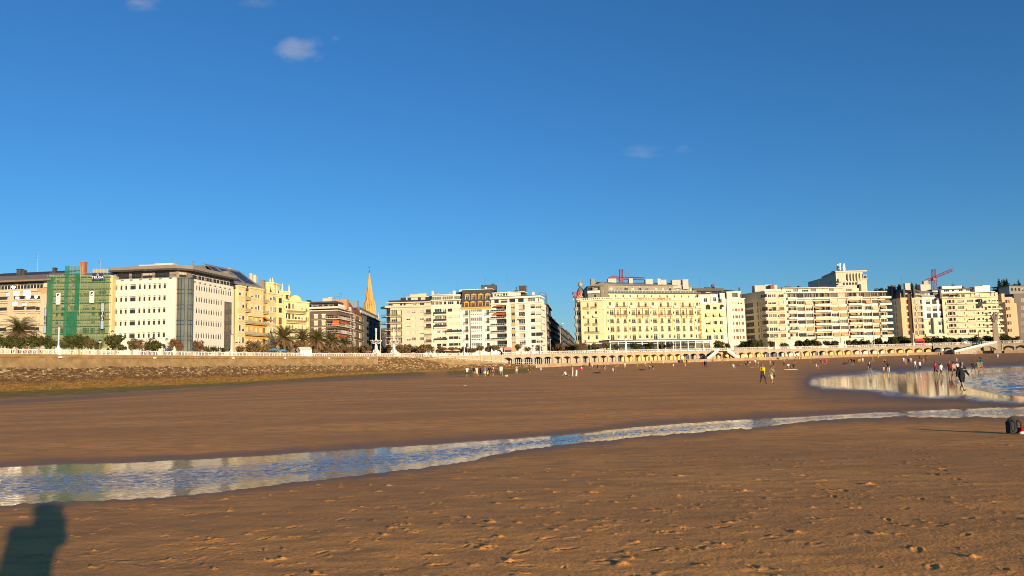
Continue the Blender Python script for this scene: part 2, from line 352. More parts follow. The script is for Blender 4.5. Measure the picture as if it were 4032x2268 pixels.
def water_mat(name,col,s0,s1,sc,st,attrn=None,rough=.03,dist=.05):
 m=bpy.data.materials.new(name);m.use_nodes=True;t=m.node_tree;b=t.nodes["Principled BSDF"];L=t.links.new
 b.inputs['Base Color'].default_value=(*col,1);b.inputs['Roughness'].default_value=rough;b.inputs['IOR'].default_value=1.33;b.inputs['Specular IOR Level'].default_value=.42
 tc=t.nodes.new("ShaderNodeTexCoord");mp=t.nodes.new("ShaderNodeMapping");mp.inputs['Scale'].default_value=st;mp.inputs['Rotation'].default_value=(0,0,rad(-14))
 L(tc.outputs['Object'],mp.inputs[0]);n=t.nodes.new("ShaderNodeTexNoise");n.inputs['Scale'].default_value=sc;n.inputs['Detail'].default_value=4;L(mp.outputs[0],n.inputs['Vector'])
 bp=t.nodes.new("ShaderNodeBump");bp.inputs['Distance'].default_value=dist;L(n.outputs[0],bp.inputs['Height']);L(bp.outputs[0],b.inputs['Normal'])
 if attrn:
  a=t.nodes.new("ShaderNodeAttribute");a.attribute_name=attrn;r=t.nodes.new("ShaderNodeMapRange");r.interpolation_type='SMOOTHSTEP';L(a.outputs['Fac'],r.inputs[0])
  r.inputs[1].default_value=.35;r.inputs[2].default_value=.85;r.inputs[3].default_value=s0;r.inputs[4].default_value=s1;L(r.outputs[0],bp.inputs['Strength'])
 else:bp.inputs['Strength'].default_value=s1
 return m
sand,stream=build_sand()
sand.data.materials.append(sand_mat())
stream.data.materials.append(water_mat("stream water",(.17,.105,.065),.14,.7,4.0,(1,2.0,1),'chop',.04,.04))
mb=MB();n=0
mb.add([(-6000,-6000,WATER_Z-.02),(6000,-6000,WATER_Z-.02),(6000,6000,WATER_Z-.02),(-6000,6000,WATER_Z-.02)],[(0,1,2,3)])
sea=mb.build("sea",water_mat("sea water",(.008,.028,.06),0,.6,2.2,(1,1.5,1),None,.05,.1));tag(sea,kind='structure');surf.data.materials.append(sea.data.materials[0])
# ------------------------------------------------------------------ promenade
DECK=7.2
_pr=[(-170,-40),(-148,30),(-127,100),(-107,165),(-95.5,201),(-83,237),(-66,277),(-50,307),(-33.6,328),(-12,340.5),(10,347.5),(44,358.5),(84,375),(124,388),(158,395),(190,397),(212,394),(245,383),(290,352)]
def catmull(P,n=24):
 o=[];P=[np.array(p,float) for p in P]
 for i in range(len(P)-1):
  a=P[max(i-1,0)];b=P[i];c=P[i+1];d=P[min(i+2,len(P)-1)]
  for k in range(n):
   t=k/n;o.append(.5*(2*b+(c-a)*t+(2*a-5*b+4*c-d)*t*t+(3*b-a-3*c+d)*t**3))
 o.append(P[-1]);return np.array(o)
PP=catmull(_pr);PS=np.concatenate([[0],np.cumsum(np.hypot(*np.diff(PP,axis=0).T))])
def pth(s,off=0.):  # point of the railing line at arc length s; off > 0 towards the beach
 x=np.interp(s,PS,PP[:,0]);y=np.interp(s,PS,PP[:,1]);e=.5
 t=np.array([np.interp(s+e,PS,PP[:,0])-np.interp(s-e,PS,PP[:,0]),np.interp(s+e,PS,PP[:,1])-np.interp(s-e,PS,PP[:,1])]);t/=np.hypot(*t)
 return x+t[1]*off,y-t[0]*off,math.atan2(t[1],t[0])
_sx=np.linspace(PS[-1]*.25,PS[-1],1500);_px=np.array([proj((pth(s)[0],pth(s)[1],DECK+.6))[0] for s in _sx])
def s_of(px):return float(np.interp(px,_px,_sx))
_off={}
def onprom(px,off=0.,z=DECK):  # point at a distance off in front of (+) or behind (-) the railing, seen at pixel column px
 k=round(off,1)
 if k not in _off:_off[k]=np.array([proj((pth(s,off)[0],pth(s,off)[1],z+1.5))[0] for s in _sx[::5]])
 x,y,a=pth(float(np.interp(px,_off[k],_sx[::5])),off);return Vector((x,y,z)),a
stone_tan=M("tan stone",(.26,.18,.10),(.40,.29,.18),.6,.9,.4)
white_paint=M("white paint",(.80,.79,.76),(.72,.70,.66),3,.5,0)
pier_stone=M("pale pier stone",(.38,.32,.24),(.50,.43,.33),1.2,.85,.2)
paving=M("promenade paving",(.30,.27,.24),(.36,.33,.29),2,.8,.1)
dark_glass=M("dark window glass",(.018,.020,.024),(.05,.045,.04),.35,.06,0,.5)
black_metal=M("black metal",(.03,.03,.03),None,1,.5)
grey_metal=M("grey metal",(.35,.35,.34),None,1,.45,0,.5,.6)
# deck behind the railing, one sheet reaching far inland
mb=MB()
ss=np.linspace(0,PS[-1],160);r0=[pth(s,.55) for s in ss]
for i in range(159):
 a,b=r0[i],r0[i+1]
 mb.quad((a[0],a[1],DECK),(b[0],b[1],DECK),(b[0]*8,b[1]*8 if b[1]>0 else b[1],DECK),(a[0]*8,a[1]*8 if a[1]>0 else a[1],DECK))
tag(mb.build("promenade",paving),kind='structure')
# ---- masonry of the old sea wall
def wall_mat():
 m=bpy.data.materials.new("sea wall masonry");m.use_nodes=True;t=m.node_tree;b=t.nodes["Principled BSDF"];L=t.links.new;N=lambda k:t.nodes.new("ShaderNode"+k)
 b.inputs['Roughness'].default_value=.9;b.inputs['Specular IOR Level'].default_value=.15
 uv=N("UVMap");sep=N("SeparateXYZ");L(uv.outputs[0],sep.inputs[0])
 def noise(sc,det=5,st=(1,1,1)):
  mp=N("Mapping");mp.inputs['Scale'].default_value=st;L(uv.outputs[0],mp.inputs[0]);n=N("TexNoise");n.inputs['Scale'].default_value=sc;n.inputs['Detail'].default_value=det;L(mp.outputs[0],n.inputs['Vector']);return n.outputs[0]
 def mr(v,a,c,o0=0.,o1=1.):
  r=N("MapRange");r.inputs[1].default_value=a;r.inputs[2].default_value=c;r.inputs[3].default_value=o0;r.inputs[4].default_value=o1;L(v,r.inputs[0]);return r.outputs[0]
 def mix(fac,a,c,mode='MIX'):
  x=N("MixRGB");x.blend_type=mode
  for i,v in((0,fac),(1,a),(2,c)):
   if isinstance(v,tuple):x.inputs[i].default_value=(*v,1)
   elif isinstance(v,float):x.inputs[i].default_value=v
   else:L(v,x.inputs[i])
  return x.outputs[0]
 def math_(op,a,c):
  x=N("Math");x.operation=op
  for i,v in enumerate((a,c)):
   if isinstance(v,(int,float)):x.inputs[i].default_value=v
   else:L(v,x.inputs[i])
  return x.outputs[0]
  # rubble stones
 mp=N("Mapping");mp.inputs['Scale'].default_value=(.95,2.7,1);L(uv.outputs[0],mp.inputs[0])
 nz=N("TexNoise");nz.inputs['Scale'].default_value=1.1;nz.inputs['Detail'].default_value=3;L(uv.outputs[0],nz.inputs['Vector'])
 ad=N("VectorMath");ad.operation='MULTIPLY_ADD';L(nz.outputs['Color'],ad.inputs[0]);ad.inputs[1].default_value=(.55,.6,0);L(mp.outputs[0],ad.inputs[2])
 vo=N("TexVoronoi");vo.inputs['Scale'].default_value=1.25;L(ad.outputs[0],vo.inputs['Vector'])
 ve=N("TexVoronoi");ve.feature='DISTANCE_TO_EDGE';ve.inputs['Scale'].default_value=1.25;L(ad.outputs[0],ve.inputs['Vector'])
 rs=N("SeparateColor");L(vo.outputs['Color'],rs.inputs[0])
 ra=N("ValToRGB");e=ra.color_ramp.elements;e[0].color=(.10,.055,.026,1);e[1].color=(.44,.31,.17,1);e[1].position=.95
 for p,c in((.35,(.14,.085,.04)),(.75,(.23,.145,.07))):q=e.new(p);q.color=(*c,1)
 L(rs.outputs[0],ra.inputs[0])
 rub=mix(mr(ve.outputs[0],.0,.07,.65,0.),ra.outputs[0],(.075,.045,.025))
 # smooth upper band
 up=mix(mr(noise(.35,6,(1,1.6,1)),.35,.65),(.225,.145,.066),(.335,.23,.11))
 up=mix(mr(noise(2.2,5,(1,.35,1)),.5,.72,0.,.55),up,(.20,.13,.07))
 h=math_('ADD',sep.outputs[1],mr(noise(.12,4,(1,.2,1)),.3,.7,-.55,.55))
 at_=N("Attribute");at_.attribute_name='upper'
 hh=math_('ADD',math_('SUBTRACT',sep.outputs[1],at_.outputs['Fac']),mr(noise(.35,5),.3,.7,-.4,.4))
 col=mix(mr(hh,-.1,.1),rub,up)
 # tidal stains: dark band, ochre algae at the foot, rusty cap
 col=mix(mr(h,2.5,1.7,0.,.72),col,(.10,.055,.025))
 col=mix(math_('MULTIPLY',mr(h,1.5,.9),mr(noise(.8,5,(.6,3.0,1)),.34,.62)),col,(.25,.135,.035))
 col=mix(math_('MULTIPLY',mr(h,.1,-.6),mr(noise(.5,5,(1,1,1)),.42,.6)),col,(.12,.11,.012))
 cap=math_('MULTIPLY',mr(sep.outputs[1],6.75,6.85),mr(noise(.3,5),.35,.6,.35,1.));col=mix(cap,col,(.36,.215,.085))
 L(col,b.inputs['Base Color'])
 bp=N("Bump");bp.inputs['Strength'].default_value=.8;bp.inputs['Distance'].default_value=.18
 hb=math_('MULTIPLY',math_('MINIMUM',ve.outputs[0],.2),mr(hh,.1,-.1,.15,3.5));L(math_('ADD',hb,math_('MULTIPLY',noise(4,6),.25)),bp.inputs['Height']);L(bp.outputs[0],b.inputs['Normal'])
 return m
WALL=wall_mat()
def strip(name,rows,svals,uvh,parent,upper=None):
 """rows[i] = list of points for svals[i]; uv = (arc length, real height above the sand foot)"""
 n=len(rows[0]);vs=[p for r in rows for p in r];fs=[(i*n+k,i*n+k+1,(i+1)*n+k+1,(i+1)*n+k)[::-1] for i in range(len(rows)-1) for k in range(n-1)]
 me=bpy.data.meshes.new(name);me.from_pydata(vs,[],fs);u=me.uv_layers.new();
 for lp in me.loops:
  i,k=divmod(lp.vertex_index,n);u.data[lp.index].uv=(svals[i],vs[lp.vertex_index][2])
 a=me.attributes.new('upper','FLOAT','POINT');a.data.foreach_set('value',[(upper[i] if upper else 4.2) for i in range(len(rows)) for k in range(n)])
 me.materials.append(WALL);return mobj(name,me,parent)
S0,S_MON,S_ARC0,S_END=s_of(-700),s_of(1482),s_of(1975),PS[-1]-2
sw=empty("sea_wall",(-84,237,0),"long curved rubble sea wall with ribbed upper band under the white balustrade","wall")
prof=[(.0,7.2),(.42,7.19),(.42,6.95),(.32,6.9),(.30,6.45),(.02,6.4),(.05,5.8),(.18,5.2),(.42,4.6),(.8,4.0),(1.05,3.6),(1.3,2.6),(1.5,1.6),(1.7,.6),(1.85,-.4),(2.0,-1.6)]
ssw=np.arange(S0,S_MON+.1,.9);rows=[]
for s in ssw:
 x0,y0,a=pth(s);rows.append([Vector((pth(s,o)[0],pth(s,o)[1],z))-sw.location for o,z in prof])
strip("masonry",rows,ssw,None,sw)
streak_ribs=np.arange(S_MON-2.7,S0,-5.4)  # raised strips stand in for brown drainage streaks, shaped to cast shade
for s in streak_ribs[:60]:
 mb=MB(sw.location)
 w_=.16
 for k in range(5,10):
  (o,z),(o2,z2)=prof[k],prof[k+1];e=.22*(1-abs(k-7)/4);e2=.22*(1-abs(k-6)/4) if k<10 else 0
  sk=.09*(k-5);sk2=.09*(k-4)
  A=[pth(s-w_+sk,o-.1),pth(s+w_+sk,o-.1),pth(s+w_+sk,o+e),pth(s-w_+sk,o+e)];B_=[pth(s-w_+sk2,o2-.1),pth(s+w_+sk2,o2-.1),pth(s+w_+sk2,o2+e2),pth(s-w_+sk2,o2+e2)]
  mb.hexa([(q[0],q[1],z2) for q in B_],[(q[0],q[1],z) for q in A])
 mb.build("rib",M("stained rib stone",(.20,.13,.075),(.30,.21,.13),1.5,.9,.4),sw)
 # flood lamps hung on the cap of the wall
for k,px in enumerate((238,690-81,918,1122,1295,1448)):
 p,a=onprom(px,.62,6.55)
 mb=MB();mb.box(-.35,.35,-.25,.2,-.2,.22);mb.box(-.08,.08,.2,.3,-.05,.05)
 o=mb.build("flood_lamp",M("cream lamp box",(.7,.64,.5),None,1,.5),None,p);o.rotation_euler=(0,0,a)
 tag(o,["small cream flood lamp box on the sea wall cap under the leftmost white post","small cream flood lamp box on the sea wall cap below the white office block","small cream flood lamp on the wall cap under the post by the stair bay",
 "small cream flood lamp box on the wall cap in front of the largest palm","small cream flood lamp box on the wall cap right of the white gabled hut","rightmost cream flood lamp box on the wall cap left of the ornate lamp columns"][k],"flood lamp","flood lamps along the sea wall")
 # ---- ramp wall that runs down to the sand in front of the promenade
rw=empty("ramp_wall",(-30,325,0),"sloping masonry ramp wall running down from the promenade to the sand","wall")
sr=np.linspace(S_MON,s_of(2085),90);rows=[];ups=[]
RT=lambda s:np.interp(s,[S_MON,s_of(1700),s_of(1790),s_of(2000),s_of(2085)],[7.2,5.9,5.2,3.1,2.5])
RO=lambda s:np.interp(s,[S_MON,S_MON+8,s_of(1700),s_of(2085)],[.42,3,6.5,7.5])
for s in sr:
 zt=float(RT(s));o=float(RO(s));rows.append([Vector((pth(s,oo)[0],pth(s,oo)[1],z))-rw.location for oo,z in((o-.5,zt),(o,zt),(o+.01,zt-.3),(o+.2,zt-1.2),(o+.35,zt-2.4),(o+.5,min(zt-3,1.2)),(o+.9,-1.2))]);ups.append(8.5 if s>s_of(1640) else 7.5)
strip("masonry",rows,sr,None,rw,[np.interp(s,[S_MON,s_of(1600),s_of(1750)],[7.5,6.5,3.4]) for s in sr])
mb=MB(rw.location)  # walking surface of the ramp and its end face
for i in range(89):
 a,b=sr[i],sr[i+1];za,zb=float(RT(a))-.08,float(RT(b))-.08
 pa,pb,pc,pd=pth(a,0.3),pth(a,float(RO(a))-.5),pth(b,float(RO(b))-.5),pth(b,0.3)
 mb.quad((pa[0],pa[1],za),(pb[0],pb[1],za),(pc[0],pc[1],zb),(pd[0],pd[1],zb))
e=sr[-1];q0=pth(e,float(RO(e))+.45);q1=pth(e,.3)
mb.quad((q0[0],q0[1],-1),(q1[0],q1[1],-1),(q1[0],q1[1],float(RT(e))),(q0[0],q0[1],float(RT(e))))
mb.build("ramp_surface",paving,rw)
mb=MB(rw.location)  # handrail
for i in range(6,88,3):
 a,b=sr[i],sr[min(i+3,89)];pa,pb=pth(a,float(RO(a))-4.2),pth(b,float(RO(b))-4.2)
 mb.bar((pa[0],pa[1],float(RT(a))+.95),(pb[0],pb[1],float(RT(b))+.95),.05);mb.bar((pa[0],pa[1],float(RT(a))-.1),(pa[0],pa[1],float(RT(a))+.95),.04)
mb.build("handrail",white_paint,rw)
# ---- white balustrade: stone piers and cast panels with round motifs
PH=1.15
def panel_mesh(L_):
 mb=MB();h=L_/2-.22
 for z0,z1 in((.06,.15),(PH-.16,PH-.03)):mb.box(-h,h,-.05,.05,z0,z1)
 n=4;wv=2*h/n
 for i in range(n+1):x=-h+wv*i;mb.box(max(x-.035,-h),min(x+.035,h),-.045,.045,.15,PH-.16)
 for i in range(n):  # a ring in an arched frame, with spandrel leaves
  cx=-h+wv*(i+.5);r=.19;cz=.42
  for r_,cz_,th,k0,k1 in((.15,.44,.035,0,12),(wv*.40,.52,.035,0,6)):
   pts=[(cx+r_*math.cos(math.pi*2*k/12),0,cz_+r_*math.sin(math.pi*2*k/12)) for k in range(k0,k1+1)]
   mb.tube(pts,th,5,0,True,False)
  mb.box(cx-wv*.40-.035,cx-wv*.40+.035,-.05,.05,.15,.52);mb.box(cx+wv*.40-.035,cx+wv*.40+.035,-.05,.05,.15,.52)
  for sx in(-1,1):mb.ball((cx+sx*wv*.36,0,.86),.07,6)
  mb.box(cx-.035,cx+.035,-.045,.045,.6,PH-.16)
 return mb.mesh("railing_panel",white_paint)
def pier_mesh():
 mb=MB();mb.box(-.25,.25,-.25,.25,0,PH+.05);mb.box(-.3,.3,-.3,.3,PH+.05,PH+.16);mb.box(-.29,.29,-.29,.29,-.02,.12);return mb.mesh("pier",pier_stone)
PMESH={};PIER=pier_mesh()
def balustrade(label,sA,sB,pitch):
 n=max(1,round((sB-sA)/pitch));L_=(sB-sA)/n;x,y,a=pth((sA+sB)/2)
 rt=empty("balustrade",(x,y,DECK),label,"balustrade","white balustrade sections along the promenade")
 key=round(L_,1)
 if key not in PMESH:PMESH[key]=panel_mesh(L_)
 for i in range(n+1):
  p=pth(sA+i*L_);mobj("pier",PIER,rt,(p[0]-x,p[1]-y,0),p[2])
  if i<n:p=pth(sA+(i+.5)*L_);mobj("railing_panel",PMESH[key],rt,(p[0]-x,p[1]-y,0),p[2])
 return n
balustrade("white cast balustrade with stone piers along the top of the left sea wall",S_MON-60*5.4 if S_MON-60*5.4>S0 else S0,S_MON,5.4)
balustrade("white balustrade over the sloping ramp, right of the ornate lamp columns",S_MON,S_ARC0,4.9)
balustrade("white balustrade on top of the arched arcade below the long hotel",S_ARC0,s_of(2770),4.4)
balustrade("white balustrade on top of the arcade right of the twin stairs",s_of(2770),s_of(3905),4.4)
balustrade("rightmost white balustrade beyond the tall stone column",s_of(3950),s_of(4250),4.6)
# ---- arcade of segmental arches below the promenade
def floor_z(s):return float(np.interp(s,[S_ARC0,s_of(2400),s_of(3000),s_of(3700),S_END],[2.5,2.65,3.1,3.5,3.2]))
gold=M("ochre changing cabin wall",(.68,.43,.15),(.78,.52,.22),.9,.85,.1);grey_st=M("grey cabin stone",(.32,.27,.20),(.45,.38,.28),.9,.9,.3)
deepw=M("dark blue cabin door",(.05,.055,.08),(.08,.08,.10),1,.5);whitew=M("white cabin panel",(.72,.68,.60),(.62,.58,.5),1,.6)
arc_st=M("arcade stone",(.34,.27,.17),(.45,.36,.24),.7,.85,.25)
def arcade(label,sA,sB,pitch,styles,solid=0.):
 n=max(1,round((sB-sA)/pitch));L_=(sB-sA)/n;x0,y0,a0=pth((sA+sB)/2);rt=empty("arcade",(x0,y0,0),label,"arcade","arcade stretches under the promenade")
 am=MB(rt.location);cm=MB(rt.location);fm=MB(rt.location);lw=MB(rt.location);cl=MB(rt.location)
 for i in range(n):
  s0,s1=sA+i*L_,sA+(i+1)*L_;fz=floor_z((s0+s1)/2);pw=.28
  P=lambda s,o,z:(pth(s,o)[0],pth(s,o)[1],z)
  sl_,sr_=s0+pw,s1-pw;K=8;spr,crown=5.15,5.95
  pts=[(sl_+(sr_-sl_)*k/K,spr+(crown-spr)*(1-(2*k/K-1)**2)) for k in range(K+1)]
  o1,o0=.25,-.25
  for k in range(K):
   (sa,za),(sb,zb)=pts[k],pts[k+1]
   am.quad(P(sa,o1,za),P(sb,o1,zb),P(sb,o1,DECK),P(sa,o1,DECK));am.quad(P(sa,o0,za),P(sb,o0,zb),P(sb,o1,zb),P(sa,o1,za))
   am.quad(P(sb,o0,zb),P(sa,o0,za),P(sa,o0,DECK-.3),P(sb,o0,DECK-.3))
  for s_a,s_b in((s0,sl_),(sr_,s1)):
   am.quad(P(s_a,o1,spr),P(s_b,o1,spr),P(s_b,o1,DECK),P(s_a,o1,DECK))
  cm.hexa([P(s0,o1-.05,6.85),P(s1,o1-.05,6.85),P(s1,o1-.3,6.85),P(s0,o1-.3,6.85)][::-1],[P(s0,.5,DECK),P(s1,.5,DECK),P(s1,-.05,DECK),P(s0,-.05,DECK)][::-1])
  fm.quad(P(s0,4.2,fz),P(s1,4.2,fz),P(s1,-4,fz),P(s0,-4,fz));cl.quad(P(s0,-4,6.6),P(s1,-4,6.6),P(s1,-.2,6.6),P(s0,-.2,6.6))
  zb0=min(gz(*pth(s0,5)[:2]),gz(*pth(s1,5)[:2]))-1.0
  lw.quad(P(s0,4.45,zb0),P(s1,4.45,zb0),P(s1,4.2,fz+.35),P(s0,4.2,fz+.35));lw.quad(P(s0,4.2,fz+.35),P(s1,4.2,fz+.35),P(s1,3.8,fz+.35),P(s0,3.8,fz+.35));lw.quad(P(s0,3.8,fz+.35),P(s1,3.8,fz+.35),P(s1,3.8,fz),P(s0,3.8,fz))
  st=styles(i,n,(s0+s1)/2)
  bw=MB(rt.location);mt={'gold':gold,'stone':grey_st,'dark':deepw,'white':whitew,'glass':dark_glass}[st]
  bw.quad(P(s0,-3.2,fz),P(s1,-3.2,fz),P(s1,-3.2,6.6),P(s0,-3.2,6.6))
  b_=bw.build("back_wall",mt,rt)
  dr=MB(rt.location)
  if st=='glass':
   for q in(.2,.4,.6,.8):dr.hexa([P(s0+L_*q-.06,-.3,fz),P(s0+L_*q+.06,-.3,fz),P(s0+L_*q+.06,-.45,fz),P(s0+L_*q-.06,-.45,fz)],[P(s0+L_*q-.06,-.3,5.1),P(s0+L_*q+.06,-.3,5.1),P(s0+L_*q+.06,-.45,5.1),P(s0+L_*q-.06,-.45,5.1)])
   dr.build("door_frame",white_paint,rt)
  elif st in('gold','white') and i%2:
   q=R.choice((.25,.6));dr.quad(P(s0+L_*q,-3.1,fz),P(s0+L_*q+1.1,-3.1,fz),P(s0+L_*q+1.1,-3.1,fz+2.1),P(s0+L_*q,-3.1,fz+2.1));dr.build("door",M("brown cabin door",(.26,.14,.06),(.34,.19,.08),2,.6),rt)
  elif st=='stone' and i%4==3:
   dr.quad(P(s0+L_*.6,-3.1,fz),P(s0+L_*.6+1.3,-3.1,fz),P(s0+L_*.6+1.3,-3.1,fz+2.5),P(s0+L_*.6,-3.1,fz+2.5));dr.build("door",deepw,rt)
 am.build("arch_wall",arc_st,rt);cm.build("cornice",pier_stone,rt);fm.build("floor",paving,rt);lw.build("low_wall",stone_tan,rt);cl.build("ceiling",arc_st,rt)
 pm=MB();fz=2.2;pm.box(-.26,.26,-.3,.30,fz,DECK-.02);pm.box(-.34,.34,-.36,.36,fz,3.7);pm.box(-.33,.33,-.36,.38,5.0,5.25);pme=pm.mesh("pillar",pier_stone)
 for i in range(n+1):
  p=pth(sA+i*L_);mobj("pillar",pme,rt,(p[0]-x0,p[1]-y0,0),p[2])
 return rt
arcade("leftmost arcade stretch with glazed bays next to the end of the ramp",s_of(1978),s_of(2175),4.4,lambda i,n,s:'stone' if i==0 else 'glass')
arcade("arcade stretch of grey stone bays below the hotel's round tower",s_of(2175),s_of(2460),4.4,lambda i,n,s:'stone')
arcade("arcade stretch of ochre bays left of the twin white stairs",s_of(2460),s_of(2745),4.4,lambda i,n,s:'dark' if i>=n-1 else 'gold')
arcade("long arcade stretch of ochre bays right of the twin stairs",s_of(2745),s_of(3670),4.4,lambda i,n,s:{9:'dark',10:'dark',11:'white',12:'white',15:'dark',20:'white',21:'white',22:'white',0:'stone',1:'dark',2:'stone'}.get(i,'gold'))
arcade("shadowy arcade stretch behind the long right ramp",s_of(3670),s_of(3905),4.6,lambda i,n,s:'dark' if i<1 else 'stone')
arcade("rightmost arcade stretch of wide arches beyond the tall stone column",s_of(3945),s_of(4250),5.2,lambda i,n,s:'stone')
# plain rendered retaining wall over the ramp, with a course of blind arches
rv=empty("retaining_wall",(-20,335,0),"cream retaining wall with blind arches behind the ramp","wall");mb=MB(rv.location);m2=MB(rv.location)
n=round((s_of(1978)-S_MON)/4.9);L_=(s_of(1978)-S_MON)/n
for i in range(n):
 s0,s1=S_MON+i*L_,S_MON+(i+1)*L_;P=lambda s,o,z:(pth(s,o)[0],pth(s,o)[1],z)
 mb.quad(P(s0,.25,0),P(s1,.25,0),P(s1,.25,DECK),P(s0,.25,DECK))
 m2.hexa([P(s0,.2,6.85),P(s1,.2,6.85),P(s1,.45,6.85),P(s0,.45,6.85)][::-1],[P(s0,.2,DECK),P(s1,.2,DECK),P(s1,.5,DECK),P(s0,.5,DECK)][::-1])
 m2.hexa([P(s0-.22,.2,0),P(s0+.22,.2,0),P(s0+.22,.48,0),P(s0-.22,.48,0)][::-1],[P(s0-.22,.2,6.85),P(s0+.22,.2,6.85),P(s0+.22,.48,6.85),P(s0-.22,.48,6.85)][::-1])
 pts=[(s0+.4+(L_-.8)*k/8,4.6+1.0*(1-(k/4-1)**2)) for k in range(9)]
 m2.tube([P(a,.27,z) for a,z in pts],.09,4,0,False)
mb.build("masonry",arc_st,rv);m2.build("trim",pier_stone,rv)
# ---- stairs
def stair(label,px0,px1):  # px0 top at the deck, px1 foot at the sand side
 s0,s1=s_of(px0),s_of(px1);fz=floor_z(s1);x,y,a=pth(s0,2);rt=empty("stairway",(x,y,fz),label,"stairs","stairs from the promenade to the beach")
 n=22;st=MB(rt.location);rl=MB(rt.location);P=lambda s,o,z:(pth(s,o)[0],pth(s,o)[1],z)
 for i in range(n):
  a,b=s0+(s1-s0)*i/n,s0+(s1-s0)*(i+1)/n;z=DECK-(DECK-fz)*(i+.5)/n
  if s1<s0:a,b=b,a
  st.hexa([P(a,3.2,z-1.0),P(b,3.2,z-1.0),P(b,1.0,z-1.0),P(a,1.0,z-1.0)],[P(a,3.2,z),P(b,3.2,z),P(b,1.0,z),P(a,1.0,z)])
  for o in(3.25,):rl.hexa([P(a,o+.1,z+.75),P(b,o+.1,z+.75),P(b,o-.1,z+.75),P(a,o-.1,z+.75)],[P(a,o+.1,z+1.05),P(b,o+.1,z+1.05),P(b,o-.1,z+1.05),P(a,o-.1,z+1.05)])
  m_=(a+b)/2;rl.hexa([P(m_-.1,3.32,z-.2),P(m_+.1,3.32,z-.2),P(m_+.1,3.18,z-.2),P(m_-.1,3.18,z-.2)],[P(m_-.1,3.32,z+.8),P(m_+.1,3.32,z+.8),P(m_+.1,3.18,z+.8),P(m_-.1,3.18,z+.8)])
  rl.hexa([P(a,3.35,z-.25),P(b,3.35,z-.25),P(b,3.15,z-.25),P(a,3.15,z-.25)],[P(a,3.35,z+.12),P(b,3.35,z+.12),P(b,3.15,z+.12),P(a,3.15,z+.12)])
 st.build("steps",pier_stone,rt);rl.build("parapet",white_paint,rt)
 ld=MB(rt.location);a,b=sorted((s0,s0+(2.5 if s0>s1 else-2.5)));ld.hexa([P(a,3.3,DECK-.4),P(b,3.3,DECK-.4),P(b,.3,DECK-.4),P(a,.3,DECK-.4)],[P(a,3.3,DECK),P(b,3.3,DECK),P(b,.3,DECK),P(a,.3,DECK)]);ld.build("landing",pier_stone,rt)
stair("left of the twin white stairs, running down to the left from the promenade",2814,2768)
stair("right of the twin white stairs, running down to the right from the promenade",2848,2893)
# long ramp on an arched bridge at the right
s0,s1=s_of(3912),s_of(3735);x,y,a=pth(s0,4);rt=empty("beach_ramp",(x,y,3),"long white balustraded ramp on a flat arch sloping down beside the tall column","ramp");P=lambda s,o,z:(pth(s,o)[0],pth(s,o)[1],z)
rm=MB(rt.location);rl=MB(rt.location);n=30
for i in range(n):
 b,a=s0+(s1-s0)*i/n,s0+(s1-s0)*(i+1)/n;zt=lambda s:DECK-4.0*((s-s0)/(s1-s0))**1.15;t=(i+.5)/n
 arch=3.6+2.3*max(0,1-((t-.24)/.26)**2) if t<.5 else 2.4
 arch=min(arch,zt((a+b)/2)-.5)
 rm.hexa([P(a,8.5,arch),P(b,8.5,arch),P(b,5.2,arch),P(a,5.2,arch)],[P(a,8.5,zt(a)),P(b,8.5,zt(b)),P(b,5.2,zt(b)),P(a,5.2,zt(a))])
 for o in(8.4,5.3):
  rl.hexa([P(a,o+.1,zt(a)+.85),P(b,o+.1,zt(b)+.85),P(b,o-.1,zt(b)+.85),P(a,o-.1,zt(a)+.85)],[P(a,o+.1,zt(a)+1.1),P(b,o+.1,zt(b)+1.1),P(b,o-.1,zt(b)+1.1),P(a,o-.1,zt(a)+1.1)])
  for q in(.25,.75):
   m_=a+(b-a)*q;rl.hexa([P(m_-.14,o+.1,zt(m_)),P(m_+.14,o+.1,zt(m_)),P(m_+.14,o-.1,zt(m_)),P(m_-.14,o-.1,zt(m_))],[P(m_-.14,o+.1,zt(m_)+.9),P(m_+.14,o+.1,zt(m_)+.9),P(m_+.14,o-.1,zt(m_)+.9),P(m_-.14,o-.1,zt(m_)+.9)])
rm.build("bridge",pier_stone,rt);rl.build("parapet",white_paint,rt)
# ---- tall stone column with carved head, in its own shade
p,a=onprom(3926,6.5,2.0);rt=empty("stone_column",p,"tall dark stone column with a carved head beside the right ramp","column");rt.rotation_euler[2]=a
cs=M("weathered column stone",(.26,.215,.16),(.36,.30,.23),.8,.9,.4)
mb=MB();mb.box(-1.6,1.6,-1.4,1.6,-1.5,5.2);mb.box(-1.85,1.85,-1.6,1.8,5.2,5.7);mb.build("pedestal",cs,rt)
mb=MB();mb.hexa([(-1.25,-1.1,5.7),(1.25,-1.1,5.7),(1.25,1.25,5.7),(-1.25,1.25,5.7)],[(-.85,-.75,15.2),(.85,-.75,15.2),(.85,.85,15.2),(-.85,.85,15.2)]);mb.build("shaft",cs,rt)
mb=MB();mb.lathe([(.85,15.1),(1.3,15.8),(1.4,16.3),(1.05,16.5),(1.2,17.3),(1.35,18.1),(1.0,18.9),(.5,19.4),(0,19.6)],n=8,smooth=False);mb.box(-1.5,1.5,-.4,.4,15.9,18.3);mb.tube([(.3,-.5,16.6),(.9,-1.0,18.2),(1.5,-1.3,19.4),(1.6,-1.5,20.2)],[.5,.5,.4,.15],8);mb.tube([(-.4,-.5,16.6),(-1.1,-.7,17.8),(-1.5,-.6,18.9)],[.45,.5,.3],8);mb.build("carved_head",cs,rt)
